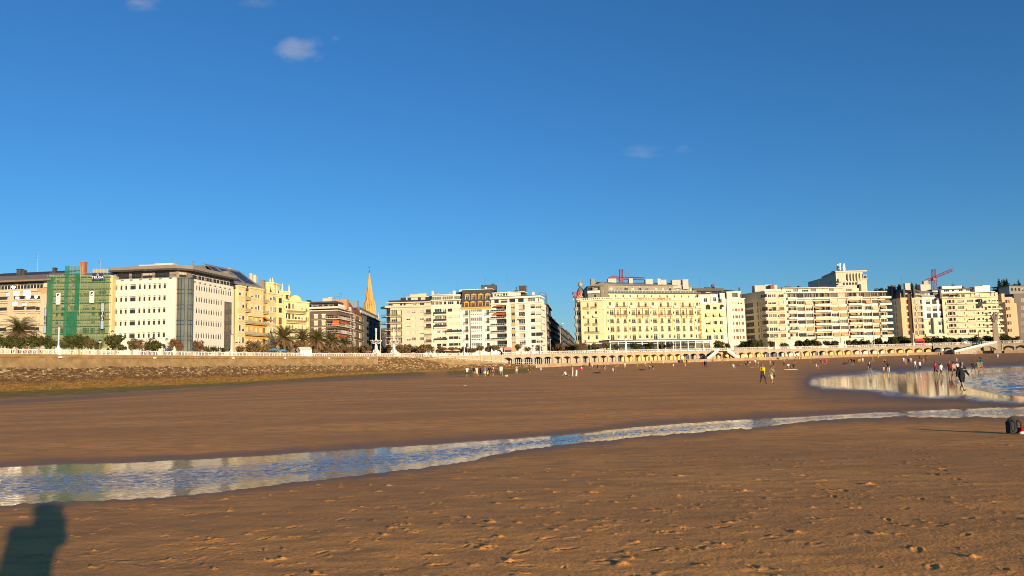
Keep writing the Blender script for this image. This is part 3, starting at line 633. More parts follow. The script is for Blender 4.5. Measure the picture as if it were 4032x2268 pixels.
# ---- lamp posts
def lamp(kind,px,label,h=6.0,off=.0):
 p,a=onprom(px,off)
 rt=empty("lamp_post",p,label,"lamp post",{'t':"tall white posts on the balustrade",'g':"globe lamps on the promenade",'s':"slim street lights behind the balustrade"}[kind]);rt.rotation_euler[2]=a
 mb=MB()
 if kind=='t':
  mb.box(-.34,.34,-.5,.5,-.1,1.5);mb.lathe([(.3,1.5),(.24,1.9),(.17,2.2),(.14,h),(.2,h+.05),(.2,h+.2)],n=10);mb.build("pole",white_paint,rt)
  mb=MB();mb.box(-.5,.5,-.75,.3,h+.2,h+.36);mb.build("lamp_head",grey_metal,rt)
 elif kind=='g':
  mb.lathe([(.16,0),(.12,.8),(.07,1.0),(.06,h)],n=8);mb.build("pole",grey_metal,rt)
  mb=MB();mb.ball((0,0,h+.35),.42,12);mb.build("globe",M("milky globe",(.55,.5,.42),None,1,.25),rt)
  mb=MB();mb.lathe([(.44,h+.38),(.36,h+.62),(.1,h+.78),(0,h+.8)],n=10);mb.build("cap",black_metal,rt)
 else:
  mb.lathe([(.14,0),(.09,1.2),(.07,h)],n=8);mb.build("pole",white_paint,rt)
  mb=MB();mb.tube([(0,0,h),(.5,-.2,h+.35),(1.3,-.3,h+.42)],.05,6);mb.box(.9,1.6,-.42,-.18,h+.36,h+.5);mb.build("lamp_arm",grey_metal,rt)
for px,n_ in((230,"before the green scaffold netting"),(910,"at the stair bay of the white office"),(1828,"in front of the dark mansard house"),(2127,"before the right end of the white corner house"),(2463,"in front of the long hotel terrace"),
(2769,"right at the foot of the twin stairs"),(3053,"in front of the corner house with bay windows"),(3329,"in front of the long balcony block"),(3598,"before the shaded beige corner house"),(3855,"on the right ramp")):
 lamp('t',px,"tall white post on the balustrade, "+n_)
for px,n_,h,o in((441,"left of the white office block",6.3,-14),(656,"before the corner of the white office block",4.6,-12),(795,"before the right wing of the white office block",9.2,-16),(931,"by the yellow bay house",4.0,-10),
(1842,"before the white oriel windows",6.3,-6),(2126+42,"beside the dark side street, lower one",6.3,-10),(393,"short one with a white post before the scaffold",3.0,-3)):
 lamp('g',px,"round globe street lamp "+n_,h,o)
for px,n_,h,o in((1498,"tall one between the ornate lamp columns",12.5,-4),(2208,"tall one in the mouth of the dark side street",13.5,-12),(2064,"before the white corner house",6.5,-3),(3443,"thin one before the long balcony block",7.5,-4),(2660,"among the trees of the hotel terrace",5,-5)):
 lamp('s',px,"slim white street light, "+n_,h,o)
def monument(px,label):
 p,a=onprom(px,-1.6);rt=empty("lamp_column",p,label,"lamp column","ornate white lamp columns");rt.rotation_euler[2]=a;wp=M("ornate white iron",(.74,.70,.63),(.62,.57,.5),2,.5)
 mb=MB();mb.box(-1.3,1.3,-1.2,1.2,0,1.0);mb.lathe([(1.15,1.0),(1.2,1.4),(.85,1.9),(.9,2.3),(.7,2.6),(.55,3.4),(.62,3.9),(.42,4.4),(.36,6.3),(.5,6.5),(.3,6.8),(.25,9.6),(.42,9.8),(.2,10.1)],n=12)
 for k in range(4):q=k*math.pi/2+.78;mb.tube([(1.3*math.cos(q),1.3*math.sin(q),.9),(1.0*math.cos(q),1.0*math.sin(q),2.2),(.5*math.cos(q),.5*math.sin(q),3.0)],[.28,.24,.1],6)
 mb.build("column",wp,rt)
 mb=MB()
 for k in range(6):
  q=k*math.pi/3;c,s=math.cos(q),math.sin(q);mb.tube([(.3*c,.3*s,5.2),(1.1*c,1.1*s,4.9),(1.9*c,1.9*s,5.4),(2.0*c,2.0*s,5.7)],.1,6);mb.tube([(.3*c,.3*s,6.2),(1.0*c,1.0*s,5.9),(1.4*c,1.4*s,5.2)],.07,5)
 mb.build("lamp_arms",wp,rt)
 for k in range(6):
  q=k*math.pi/3;m_=MB();m_.ball((2.0*math.cos(q),2.0*math.sin(q),6.05),.36,8);m_.build("globe",M("milky globe",(.55,.5,.42),None,1,.25),rt)
 m_=MB();m_.ball((0,0,10.5),.5,10);m_.build("top_globe",M("milky globe",(.55,.5,.42),None,1,.25),rt)
monument(1481,"left one of the two ornate white lamp columns with a ring of globes")
monument(1551,"right one of the two ornate white lamp columns with a ring of globes")
# ------------------------------------------------------------------ buildings
def plaster(name,c,d=.82,bump=.15):return M(name,c,tuple(v*d for v in c),.22,.85,bump,.2,stretch=(1,1,.45),bscale=3)
WIN_MATS={
'frame':M("white window frame",(.74,.72,.67),None,1,.5),'brown':M("brown window frame",(.16,.07,.03),(.22,.10,.045),3,.5),'darkf':M("dark window frame",(.06,.055,.05),None,1,.5),
'glass':dark_glass,'blind':M("cream roller blind",(.62,.54,.36),(.56,.48,.31),.8,.8),'greyb':M("grey roller blind",(.46,.42,.34),(.40,.36,.29),.8,.8),
'room':M("curtained window glass",(.20,.17,.12),(.06,.055,.05),.9,.12,0,.5),'green':M("green tinted glass",(.11,.13,.09),(.20,.21,.14),.5,.1,0,.5),'redb':M("red brown shutter",(.20,.06,.03),(.26,.085,.04),2,.6)}
_wm=list(WIN_MATS.keys());_wl=[WIN_MATS[k] for k in _wm];WI={k:i for i,k in enumerate(_wm)}
WCACHE={}
def win_mesh(w,h,style,var):
 key=(round(w,1),round(h,1),style,var)
 if key in WCACHE:return WCACHE[key]
 w,h=max(key[0],.3),max(key[1],.3);mb=MB();rr=random.Random(str(key))
 fr=WI['brown' if style in('brown','redb') else 'darkf' if style in('dark','bronze') else 'frame'];t=.09 if w>.8 else .06
 x0,x1=-w/2,w/2
 for a in((x0,x0+t,0,h),(x1-t,x1,0,h)):mb.box(a[0],a[1],-.04,.05,a[2],a[3],fr)
 mb.box(x0+t,x1-t,-.04,.05,0,t,fr);mb.box(x0+t,x1-t,-.04,.05,h-t,h,fr)
 g={'green':'green','brown':'room','redb':'redb','bronze':'room'}.get(style,'glass')
 if style in('plain','tall') and var%3==1:g='room'
 mb.quad((x0+t,.02,t),(x1-t,.02,t),(x1-t,.02,h-t),(x0+t,.02,h-t),WI[g])
 nm=max(1,round(w/1.05)) if style not in('office',) else max(1,round(w/2.2))
 if style=='gallery':nm=max(2,round(w/.75))
 for i in range(1,nm):x=x0+w*i/nm;mb.box(x-.04,x+.04,-.035,.02,t,h-t,fr)
 if style=='office':mb.box(x0+t,x1-t,-.05,.02,h*.78,h*.78+.14,fr)
 if style=='gallery':mb.box(x0+t,x1-t,-.05,.02,h*.25,h*.25+.1,fr)
 if style=='tall':mb.box(x0+t,x1-t,-.04,.02,h*.76,h*.76+.07,fr)
 if style in('blind','greyb'):
  q=(1.0,.92,.6,.8,.35,.97)[var%6];m_=WI['blind' if style=='blind' else 'greyb']
  mb.box(x0+t*.6,x1-t*.6,-.06,.0,t+(h-2*t)*(1-q),h-t,m_)
 elif style=='plain' and var%4==2:mb.box(x0+t,x1-t,-.02,.01,h*.55,h-t,WI['blind'])
 elif style=='dark' and var%4==1:mb.box(x0+t,x1-t,-.02,.01,h*.5,h-t,WI['greyb'])
 WCACHE[key]=mb.mesh("window",_wl);return WCACHE[key]
class Face:
 def __init__(s,b,P0,P1):s.b=b;s.P0=Vector((P0[0],P0[1]));s.P1=Vector((P1[0],P1[1]));d=s.P1-s.P0;s.L=d.length;s.u=d/s.L;s.n=Vector((s.u.y,-s.u.x));s.holes=[];s.regions=[];s.a=math.atan2(s.u.y,s.u.x)
 def pt(s,u,w,z):p=s.P0+s.u*u+s.n*w;return(p.x,p.y,z)
 def ray(s,x,y):
  d=ray(x,y);d2=Vector((d.x,d.y));den=d2.dot(s.n);t=s.P0.dot(s.n)/den;q=d2*t-s.P0;return q.dot(s.u),EYE+d.z*t
 def U(s,n,x,y):return s.ray(*zz(n,x,y))[0]
 def Z(s,n,x,y):return s.ray(*zz(n,x,y))[1]
 def box(s,part,mat,u0,u1,z0,z1,w0,w1):
  mb=s.b.mb(part,mat);P=s.pt;mb.hexa([P(u0,w1,z0),P(u1,w1,z0),P(u1,w0,z0),P(u0,w0,z0)],[P(u0,w1,z1),P(u1,w1,z1),P(u1,w0,z1),P(u0,w0,z1)])
 def win(s,u0,u1,z0,z1,style='plain',rec=.22,hole=True,out=None):
  if u1-u0<.25 or z1-z0<.25:return
  if hole:s.holes.append((u0,u1,z0,z1,rec))
  s.b.wins.append((s,u0,u1,z0,z1,style,-rec if out is None else out))
 def grid(s,n,xs,ys,style='plain',xref=None,yref=None,rec=.22,skip=(),hole=True,out=None,sill=True):
  xref=xref if xref is not None else(xs[0][0]+xs[0][1])/2;yref=yref if yref is not None else(ys[0][0]+ys[0][1])/2;R_=[]
  for j,(ya,yb) in enumerate(ys):
   z1,z0=s.Z(n,xref,ya),s.Z(n,xref,yb)
   for i,(xa,xb) in enumerate(xs):
    if(i,j) in skip:continue
    u0,u1=s.U(n,xa,yref),s.U(n,xb,yref);st=style(i,j) if callable(style) else style
    if st:s.win(u0,u1,z0,z1,st,rec,hole,out);R_.append((u0,u1,z0,z1,i,j))
  return R_
 def region(s,u0,u1,z0,z1,mat):s.regions.append((u0,u1,z0,z1,mat))
 def wall(s,z0,z1,mat,u0=0.,u1=None,w=0.):
  u1=s.L if u1 is None else u1;H=[h for h in s.holes if h[1]>u0 and h[0]<u1 and h[3]>z0 and h[2]<z1]
  us=sorted({u0,u1}|{min(max(v,u0),u1) for h in H for v in h[:2]}|{min(max(v,u0),u1) for r in s.regions for v in r[:2]})
  zs=sorted({z0,z1}|{min(max(v,z0),z1) for h in H for v in h[2:4]}|{min(max(v,z0),z1) for r in s.regions for v in r[2:4]})
  for i in range(len(us)-1):
   uc=(us[i]+us[i+1])/2;run=None
   for j in range(len(zs)-1):
    zc=(zs[j]+zs[j+1])/2
    if any(h[0]<uc<h[1] and h[2]<zc<h[3] for h in H):continue
    m=mat
    for r in s.regions:
     if r[0]<uc<r[1] and r[2]<zc<r[3]:m=r[4]
    s.b.mb('wall',m).quad(s.pt(us[i],w,zs[j]),s.pt(us[i+1],w,zs[j]),s.pt(us[i+1],w,zs[j+1]),s.pt(us[i],w,zs[j+1]))
  mb=s.b.mb('wall',mat)
  for(a,b,c,d,r) in H:
   a,b,c,d=max(a,u0),min(b,u1),max(c,z0),min(d,z1);P=s.pt
   mb.quad(P(a,w,c),P(a,w-r,c),P(a,w-r,d),P(a,w,d));mb.quad(P(b,w-r,c),P(b,w,c),P(b,w,d),P(b,w-r,d))
   mb.quad(P(a,w-r,d),P(b,w-r,d),P(b,w,d),P(a,w,d));mb.quad(P(a,w,c),P(b,w,c),P(b,w-r,c),P(a,w-r,c))
 def balcony(s,u0,u1,z,depth=1.1,style='bars',mat=None,slab=None,h=1.0):
  """slab with a front of bars, glass or a solid parapet: one part"""
  mb=MB(s.b.root.location);P=s.pt;e=.0
  def bx(a,b,c,d,w0,w1,mi):mb.hexa([P(a,w1,c),P(b,w1,c),P(b,w0,c),P(a,w0,c)],[P(a,w1,d),P(b,w1,d),P(b,w0,d),P(a,w0,d)],mi)
  bx(u0,u1,z-.2,z,.004,depth,0)
  if style=='solid':bx(u0,u1,z,z+h,depth-.12,depth-.002,1);bx(u0,u0+.12,z,z+h,.01,depth-.12,1);bx(u1-.12,u1,z,z+h,.01,depth-.12,1)
  elif style=='glass':bx(u0,u1,z+.1,z+h,depth-.06,depth-.02,1);bx(u0,u1,z+h,z+h+.06,depth-.08,depth-.01,0)
  else:
   bx(u0,u1,z+h-.07,z+h,depth-.09,depth-.03,1);n=max(3,int((u1-u0)/(.16 if style=='bars' else .8)))
   for k in range(n+1):a=u0+.03+(u1-u0-.06)*k/n;bx(a-.025,a+.025,z,z+h-.07,depth-.08,depth-.04,1)
   for a in(u0,u1-.06):bx(a,a+.06,z+h-.07,z+h,.01,depth-.09,1)
   if style=='lattice':bx(u0,u1,z+.12,z+h-.12,depth-.07,depth-.05,1)
  mats=[slab or s.b.trim,mat or(s.b.trim if style=='solid' else dark_glass if style=='glass' else black_metal)]
  s.b.balc.append(mb.build("balcony",mats,s.b.root))
 def awning(s,u0,u1,z,drop=1.0,out=1.2,mat=None):
  mb=MB(s.b.root.location);P=s.pt;mat=mat or AWN
  mb.add([P(u0,.1,z),P(u1,.1,z),P(u1,out,z-drop),P(u0,out,z-drop),P(u1,out,z-drop-.2),P(u0,out,z-drop-.2),P(u0,.1,z-.04),P(u1,.1,z-.04),P(u1,out-.02,z-drop-.05),P(u0,out-.02,z-drop-.05)],
  [(0,3,2,1),(3,5,4,2),(6,7,8,9)]);mb.build("awning",mat,s.b.root)
AWN=M("tan awning cloth",(.42,.29,.14),(.36,.24,.11),1,.8);AWN_O=M("orange awning cloth",(.62,.14,.035),(.52,.11,.03),1,.8);AWN_C=M("cream awning cloth",(.70,.58,.30),(.62,.50,.24),1,.8)
slate=M("dark roof slate",(.045,.042,.042),(.075,.068,.062),1.5,.6,.2);zinc=M("grey zinc roof",(.19,.18,.16),(.25,.235,.20),.5,.5,.05);tile_r=M("red brown roof",(.17,.06,.04),(.23,.085,.055),1,.7,.2)
conc=M("pale concrete",(.46,.42,.35),(.55,.50,.42),.8,.85,.2)
SPLIT={'parapet','cornice','slab','corbel','sill_band','rib','pilaster','bay','fin','balcony_front','pinnacle','spotlight','spot_lamp','arch','arch_trim','roof_plant','solar_panel'}
class Bld:
 def __init__(s,name,label,px,Y,cat="building",trim=None,zb=DECK):
  p=at(px,1400,Y);s.root=empty(name,(p.x,p.y,zb),label,cat);s.P={};s.wins=[];s.balc=[];s.trim=trim or conc;s.faces=[];s.px=px
 def mb(s,part,mat):
  k=(part,mat.name)
  if k not in s.P:s.P[k]=(MB(s.root.location),mat)
  return s.P[k][0]
 def face(s,xL,YL,xR,YR,y=1350):
  a,b=at(xL,y,YL),at(xR,y,YR);f=Face(s,a,b);s.faces.append(f);return f
 def face3(s,a,b):f=Face(s,a,b);s.faces.append(f);return f
 def mass(s,pts,z0,z1,mat,part='wall'):s.mb(part,mat).prism(pts,z0,z1)
 def body(s,fs,depth,z0,z1,mat,roofmat=None,inset=.5,part='wall'):
  """closed volume behind a chain of faces (left to right)"""
  front=[];m=Vector((0,0))
  for i,f in enumerate(fs):
   m+=f.n*f.L
   front+=[f.P0-f.n*inset+f.u*(.02 if i==0 else inset*.6),f.P1-f.n*inset-f.u*(.02 if i==len(fs)-1 else inset*.6)]
  m=max(fs,key=lambda f:-f.n.y).n.copy();m=Vector((0,-1)) if m.y<-.85 else m;back=[fs[-1].P1-m*depth,fs[0].P0-m*depth]
  s.mb(part,mat).prism([(p.x,p.y) for p in front+back],z0,z1,cap=True)
 def finish(s):
  by={}
  for(part,_),(mb,mat) in s.P.items():by.setdefault(part,[]).append((mb,mat))
  for part,L_ in by.items():
   if part in SPLIT and sum(len(mb.st) for mb,_ in L_)<=70:
    for mb,mat in L_:
     for q,(v0,f0) in enumerate(mb.st):
      v1,f1=mb.st[q+1] if q+1<len(mb.st) else(len(mb.v),len(mb.f));c=MB(s.root.location);c.v=mb.v[v0:v1];c.f=[tuple(i-v0 for i in f) for f in mb.f[f0:f1]];c.m=[0]*len(c.f);c.sm=mb.sm[f0:f1];c.build(part,mat,s.root)
    continue
   k=MB(s.root.location);mats=[]
   for mb,mat in L_:
    o=len(k.v);i=len(mats);mats.append(mat);k.v+=mb.v;k.f+=[tuple(q+o for q in f) for f in mb.f];k.m+=[i]*len(mb.f);k.sm+=mb.sm
   k.build(part,mats,s.root)
  W=sorted(s.wins,key=lambda w:-(w[2]-w[1])*(w[4]-w[3]));rest=MB(s.root.location)
  rw=random.Random(s.root['label'])
  for i,(f,u0,u1,z0,z1,st,out) in enumerate(W):
   me=win_mesh(u1-u0,z1-z0,st,rw.randrange(12));p=Vector(f.pt((u0+u1)/2,out,z0))-s.root.location
   if i<99:mobj("window",me,s.root,p,f.a)
   else:
    c,sn=math.cos(f.a),math.sin(f.a);o=len(rest.v)
    rest.v+=[(p.x+v.co.x*c-v.co.y*sn,p.y+v.co.x*sn+v.co.y*c,p.z+v.co.z) for v in me.vertices]
    for pl in me.polygons:rest.f.append(tuple(q+o for q in pl.vertices));rest.m.append(pl.material_index);rest.sm.append(False)
  o=rest.build("window",_wl,s.root)
  if o:o['kind']='stuff'
  for b in s.balc[99:]:pass
 def chimney(s,n,x0,x1,ytop,ybot,Y,mat=None,d=1.2,name="chimney"):
  a,b=at(*zz(n,x0,ytop),Y),at(*zz(n,x1,ytop),Y);zb=at(*zz(n,x0,ybot),Y).z
  mb=MB(s.root.location);mb.box(a.x,b.x,a.y,a.y+d,zb-2.2,a.z-.12);mb.box(a.x-.1,b.x+.1,a.y-.1,a.y+d+.1,a.z-.12,a.z+.06);mb.build(name,mat or conc,s.root)
 def antenna(s,n,x,ytop,ybot,Y,arms=3):
  a=at(*zz(n,x,ytop),Y);zb=at(*zz(n,x,ybot),Y).z;mb=MB(s.root.location);mb.bar((a.x,a.y,zb-.5),(a.x,a.y,a.z),.055)
  for k in range(arms):z=a.z-(a.z-zb)*(.06+.2*k);mb.bar((a.x-.7+.2*k,a.y,z),(a.x+.3,a.y,z+.05),.035);mb.bar((a.x-.5,a.y-.5,z),(a.x-.5,a.y+.5,z),.03)
  mb.build("antenna",grey_metal,s.root)
def pts2(f,du0,du1,w):a,b=f.pt(du0,w,0),f.pt(f.L+du1,w,0);return(a[0],a[1]),(b[0],b[1])
# ===== 1 leftmost beige block
b=Bld("apartment_building","beige stone apartment block with grey sloping eave, leftmost in the row, behind the hedge palm",90,231,trim=M("beige stone trim",(.50,.42,.29),(.56,.48,.34),.6,.85))
beige=plaster("beige stone cladding",(.56,.46,.31),.86)
f=b.face(-160,233,192,229.5);Z=lambda y,x=300:f.Z(1,x,y)
zt=f.Z(1,600,505);G=[]
G+=f.grid(1,[(-60,105),(197,330),(362,478)],[(555,655),(695,795),(835,918),(965,1060),(1105,1200)],lambda i,j:'blind' if j==2 else('greyb' if(i+j)%3==0 else 'plain'),xref=300,yref=600,rec=.7)
G+=f.grid(1,[(484,530)],[(555,655),(695,795),(835,918),(965,1060),(1105,1200)],'plain',xref=505,yref=600,rec=.5)
f.grid(1,[(-300,-120)],[(555,655),(695,795),(835,918),(965,1060)],'plain',xref=300,yref=600)
f.region(f.U(1,478,600),f.U(1,640,600),f.Z(1,560,580),zt,M("tan stone band",(.42,.27,.14),(.48,.32,.18),.6,.85))
f.wall(DECK,zt,beige)
for(u0,u1,z0,z1,i,j) in G:
 f.box('parapet',b.trim,u0-.2,u1+.2,z0-.35,z0+.05,.01,.45)
 if j in(0,1,3) and i<3:f.box('parapet',dark_glass,u0,u1,z0+.05,z0+1.0,.36,.42)  # dark lower half put in for the shadow at the window slabs
pf=Face(b,*pts2(f,.6,-.6,-1.6));zp1=f.Z(1,300,405)
for xa,xb in((-80,30),(36,200),(240,380),(390,470),(475,555)):pf.win(pf.U(1,xa,470),pf.U(1,xb,470),zt+.3,zp1-.3,'bronze',.15)
pf.win(pf.U(1,568,440),pf.U(1,628,440),zt+.5,zp1-.2,'blind',.15)
pf.wall(zt,zp1,M("bronze penthouse wall",(.24,.15,.085),(.30,.2,.12),.8,.7))
f.box('terrace_rail',dark_glass,0,f.U(1,555,520),zt+.05,zt+1.0,-.1,-.05)
for x in range(-240,560,42):u=f.U(1,x,510);f.box('terrace_rail',WIN_MATS['frame'],u-.06,u+.06,zt,zt+1.1,-.12,0)
b.body([f],16,DECK,zt,beige);a0,a1=pts2(f,0,0,.7);c0,c1=pts2(f,0,0,-5.5);d0,d1=pts2(f,0,0,-16)
eave=M("brown grey eave metal",(.20,.155,.115),(.25,.2,.15),.6,.6,.1);ze0,ze1=zp1+.05,f.Z(1,560,335)+.9
mb=b.mb('roof',eave);mb.add([(*a0,ze0),(*a1,ze0),(*c1,ze1),(*c0,ze1),(*a0,ze0-.5),(*a1,ze0-.5),(*c1,ze0-.5),(*c0,ze0-.5)],[(0,1,2,3),(4,5,1,0),(1,5,6,2),(7,6,5,4),(0,3,7,4)])
mb=b.mb('roof',slate);zr=ze1+2.4;mb.add([(*c0,ze1),(*c1,ze1),(*d1,zr),(*d0,zr)],[(0,1,2,3)]);mb.prism([c0,c1,d1,d0],ze0-.5,ze1-.02)
b.chimney(1,215,272,262,330,238,slate,1.5);b.chimney(1,282,318,278,330,238,slate);b.chimney(1,680,716,245,290,238,slate);b.antenna(1,492,55,280,240)
# open casements that catch the sun, plus three panes added for the stream's glint
hv=(SUN_TO.normalized()+(CAM-Vector(f.pt(f.L*.5,0,28))).normalized()).normalized();az=math.atan2(hv.x,-hv.y)
for x,y,w_,h_ in((235,580,1.3,1.0),(370,575,1.6,1.2),(490,622,.7,.7),(393,625,.8,.6),(222,716,1.1,.9),(198,500,.8,.5),(250,640,.9,.7),(340,725,1.0,.8),(130,600,.8,.8)):
 u,z=f.ray(*zz(1,x,y));hv=(SUN_TO.normalized()+((CAM if x not in(250,340,130) else Vector((0,0,-2.26)))-Vector(f.pt(u,.5,z))).normalized()).normalized()
 mb=MB();mb.box(-w_/2,w_/2,0,.03,-h_/2,h_/2);o=mb.build("sun_glint_pane",M("mirror bright pane glass",(.02,.02,.02),None,1,.02,0,1.0),b.root,Vector(f.pt(u,.75,z))-b.root.location)
 o.rotation_euler=(math.asin(hv.z)*-1,0,math.atan2(hv.x,-hv.y))
b.finish()
# ===== 2 building behind the green netting
b=Bld("apartment_building","yellow apartment block under renovation wrapped in green scaffold netting",315,231,trim=conc)
yel=plaster("pale yellow render",(.60,.50,.26),.85)
f=b.face(192.5,231,436,233.5);zt=f.Z(1,1000,345)
f.grid(1,[(715,760),(790,845),(910,985),(1010,1045),(1075,1160),(1180,1235),(1275,1370)],[(380,430),(545,605),(665,725),(735,800),(820,880),(905,985),(1030,1110)],lambda i,j:R.choice(('plain','dark','blind')),xref=800,yref=700)
f.wall(DECK,zt,yel);b.body([f],15,DECK,zt,yel)
for y in(440,530,610,700,830,930,1010):z=f.Z(1,800,y);f.box('cornice',b.trim,.2,f.L-.2,z,z+.25,.01,.35)
mb=b.mb('roof',slate);a0,a1=pts2(f,0,0,0);c0,c1=pts2(f,0,0,-8);mb.add([(*a0,zt),(*a1,zt),(*c1,zt+1.6),(*c0,zt+1.6)],[(0,1,2,3)])
b.chimney(1,1036,1098,172,300,236,M("red brick chimney",(.32,.11,.06),(.40,.16,.09),3,.8),1.6)
m2=b.mb('roof_scaffold',M("yellow steel roof frame",(.62,.42,.10),None,1,.6))
for k in range(5):a=at(*zz(1,1205,268+k*11),236);c=at(*zz(1,1390,268+k*11),236);m2.bar(a,c,.09)
for x in(1205,1250,1300,1345,1390):a=at(*zz(1,x,320),236);c=at(*zz(1,x,258),236);m2.bar(a,c,.08)
b.antenna(1,1302,150,250,238,2);b.finish()
# scaffold
net_m=M("green scaffold net",(.035,.13,.055),(.06,.19,.07),1.4,.9,0,.1,alpha=.42,stretch=(1,1,.4));net_d=M("dense green net",(.015,.13,.075),(.025,.17,.09),1.2,.9,0,.1,alpha=.72,stretch=(1,1,.4))
steel=M("galvanised scaffold tube",(.42,.44,.34),None,1,.5,0,.5,.3)
sc=empty("scaffolding",f.pt(f.L/2,1.2,DECK),"tall steel scaffold with translucent green netting over the yellow block","scaffolding");so_=sc.location
xs=[636,672,708,752,800,858,905,950,1000,1058,1105,1150,1195,1245,1290,1335,1380,1440];decks=[372,440,525,612,705,830,925,1010,1105,1200]
for x in xs:
 mb=MB(so_);u=f.U(1,x,700);tower=855<=x<=1060;zt_=f.Z(1,x,228 if tower else 345)
 for w_ in(.35,1.45):mb.bar(f.pt(u,w_,DECK),f.pt(u,w_,zt_),.06)
 mb.build("standard",steel,sc)
for y in decks:
 mb=MB(so_);z=f.Z(1,800,y);mb.hexa([f.pt(.1,1.5,z),f.pt(f.L-.1,1.5,z),f.pt(f.L-.1,.3,z),f.pt(.1,.3,z)],[f.pt(.1,1.5,z+.12),f.pt(f.L-.1,1.5,z+.12),f.pt(f.L-.1,.3,z+.12),f.pt(.1,.3,z+.12)])
 for dz in(.6,1.15):mb.bar(f.pt(.1,1.5,z+dz),f.pt(f.L-.1,1.5,z+dz),.05)
 mb.build("walkway",steel,sc)
for k in range(8):
 mb=MB(so_);y0,y1=decks[k],decks[k+1];xa,xb=(910,1000) if k%2 else(1000,910);mb.bar(f.pt(f.U(1,xa,700),1.5,f.Z(1,900,y1)),f.pt(f.U(1,xb,700),1.5,f.Z(1,900,y0)),.08);mb.build("ladder",steel,sc)
def net(x0,x1,y0,y1,mat,w_=1.6):
 mb=MB(so_);n=max(2,int((x1-x0)/25));mrow=12;rr=random.Random(x0)
 us=[f.U(1,x0+(x1-x0)*i/n,700) for i in range(n+1)];zs_=[f.Z(1,800,y0+(y1-y0)*j/mrow) for j in range(mrow+1)]
 vs=[f.pt(u,w_+rr.uniform(-.1,.14),z) for z in zs_ for u in us];mb.add(vs,[(j*(n+1)+i,j*(n+1)+i+1,(j+1)*(n+1)+i+1,(j+1)*(n+1)+i)[::-1] for j in range(mrow) for i in range(n)]);mb.build("net",mat,sc)
net(634,712,362,1300,net_d);net(712,858,350,1300,net_m);net(858,912,228,1300,net_d);net(912,1062,232,1300,net_m,1.75);net(1062,1375,345,1290,net_m);net(1375,1445,345,1290,net_m,1.8);net(905,1040,820,1140,net_d,1.95);net(1000,1060,330,800,net_d,1.95)
navy=M("navy banner",(.012,.03,.10),(.016,.036,.115),1,.7);white_l=M("white lettering",(.8,.8,.78),None,1,.6);palebl=M("pale blue banner band",(.26,.36,.46),(.3,.4,.5),1,.7);wboard=M("white notice board",(.74,.72,.66),(.68,.66,.6),1,.7);blk=M("black print",(.02,.02,.022),None,1,.7);greyp=M("grey print",(.28,.27,.25),None,1,.8)
def facing(o,face):o.rotation_euler=(math.pi/2,0,face.a)
def banner(n,x0,x1,y0,y1,w_,label,mat):
 u0,z1=f.ray(*zz(n,x0,y0));u1,z0=f.ray(*zz(n,x1,y1));u0,u1=min(u0,u1),max(u0,u1);c=f.pt((u0+u1)/2,w_,(z0+z1)/2);rt=empty("banner",c,label,"banner");h,wd=z1-z0,u1-u0;rt.rotation_euler=(0,0,f.a)
 mb=MB();mb.box(-wd/2,wd/2,0,.06,-h/2,h/2);mb.build("cloth",mat,rt);return rt,wd,h
rt,wd,h=banner(1,1230,1366,322,414,1.95,"navy banner with white TEUSA lettering at the top of the scaffold",navy)
o=mobj("lettering",text_mesh("TEUSA",.92,.02,white_l),rt,(0,-.05,-h*.14));o.rotation_euler[0]=math.pi/2;o.scale[0]=1.25
o=mobj("small_lettering",text_mesh("ZZZZZZZZ".replace("Z","-"),.3,.02,palebl),rt,(0,-.05,-h*.38));o.rotation_euler[0]=math.pi/2
mb=MB();mb.box(-.3,.3,-.07,-.02,h*.08,h*.34);mb.tube([(0,-.045,h*.34),(0,-.045,h*.44)],[.28,.05],8);mb.build("emblem",palebl,rt)
mb=MB()
for x in(-.18,-.06,.06,.18):mb.box(x-.03,x+.03,-.1,-.072,h*.1,h*.3)
mb.build("emblem_bars",navy,rt)
for(x0,x1,y0,y1,lab) in((1340,1378,705,1050,"tall narrow banner with TEUSA in vertical white letters at the right of the scaffold"),(612,634,770,1105,"tall narrow dark banner with vertical letters at the left edge of the scaffold")):
 rt,wd,h=banner(1,x0,x1,y0,y1,2.0 if x0>700 else 1.9,lab,blk)
 mb=MB();mb.box(-wd/2+.1,wd/2-.1,-.05,-.012,h*.17,h/2-.2);mb.box(-wd/2+.1,wd/2-.1,-.05,-.012,-h/2+.2,-h*.18);mb.build("pale_band",palebl,rt)
 for k,ch in enumerate("TEUSA"):o=mobj("letter",text_mesh(ch,.85 if wd>.8 else .6,.02,white_l),rt,(0,-.04,h*(.115-.063*k)));o.rotation_euler[0]=math.pi/2
for(x0,x1,y0,y1,lab) in((764,816,580,727,"tall white notice board with a black emblem on the left part of the scaffold"),(1195,1250,558,705,"tall white notice board with a black emblem on the right part of the scaffold")):
 rt,wd,h=banner(1,x0,x1,y0,y1,1.95,lab,wboard)
 mb=MB();mb.tube([(-wd*.3,-.03,h*.22),(-wd*.05,-.03,h*.38),(wd*.3,-.03,h*.40)],[.08,.28,.06],8);mb.build("emblem",blk,rt)
 for k in range(6):mb=MB();mb.box(-wd*.34,wd*.34,-.03,-.012,h*(.12-.085*k),h*(.12-.085*k)+(.16 if k==0 else .07));mb.build("print_line",blk if k==0 else greyp,rt)
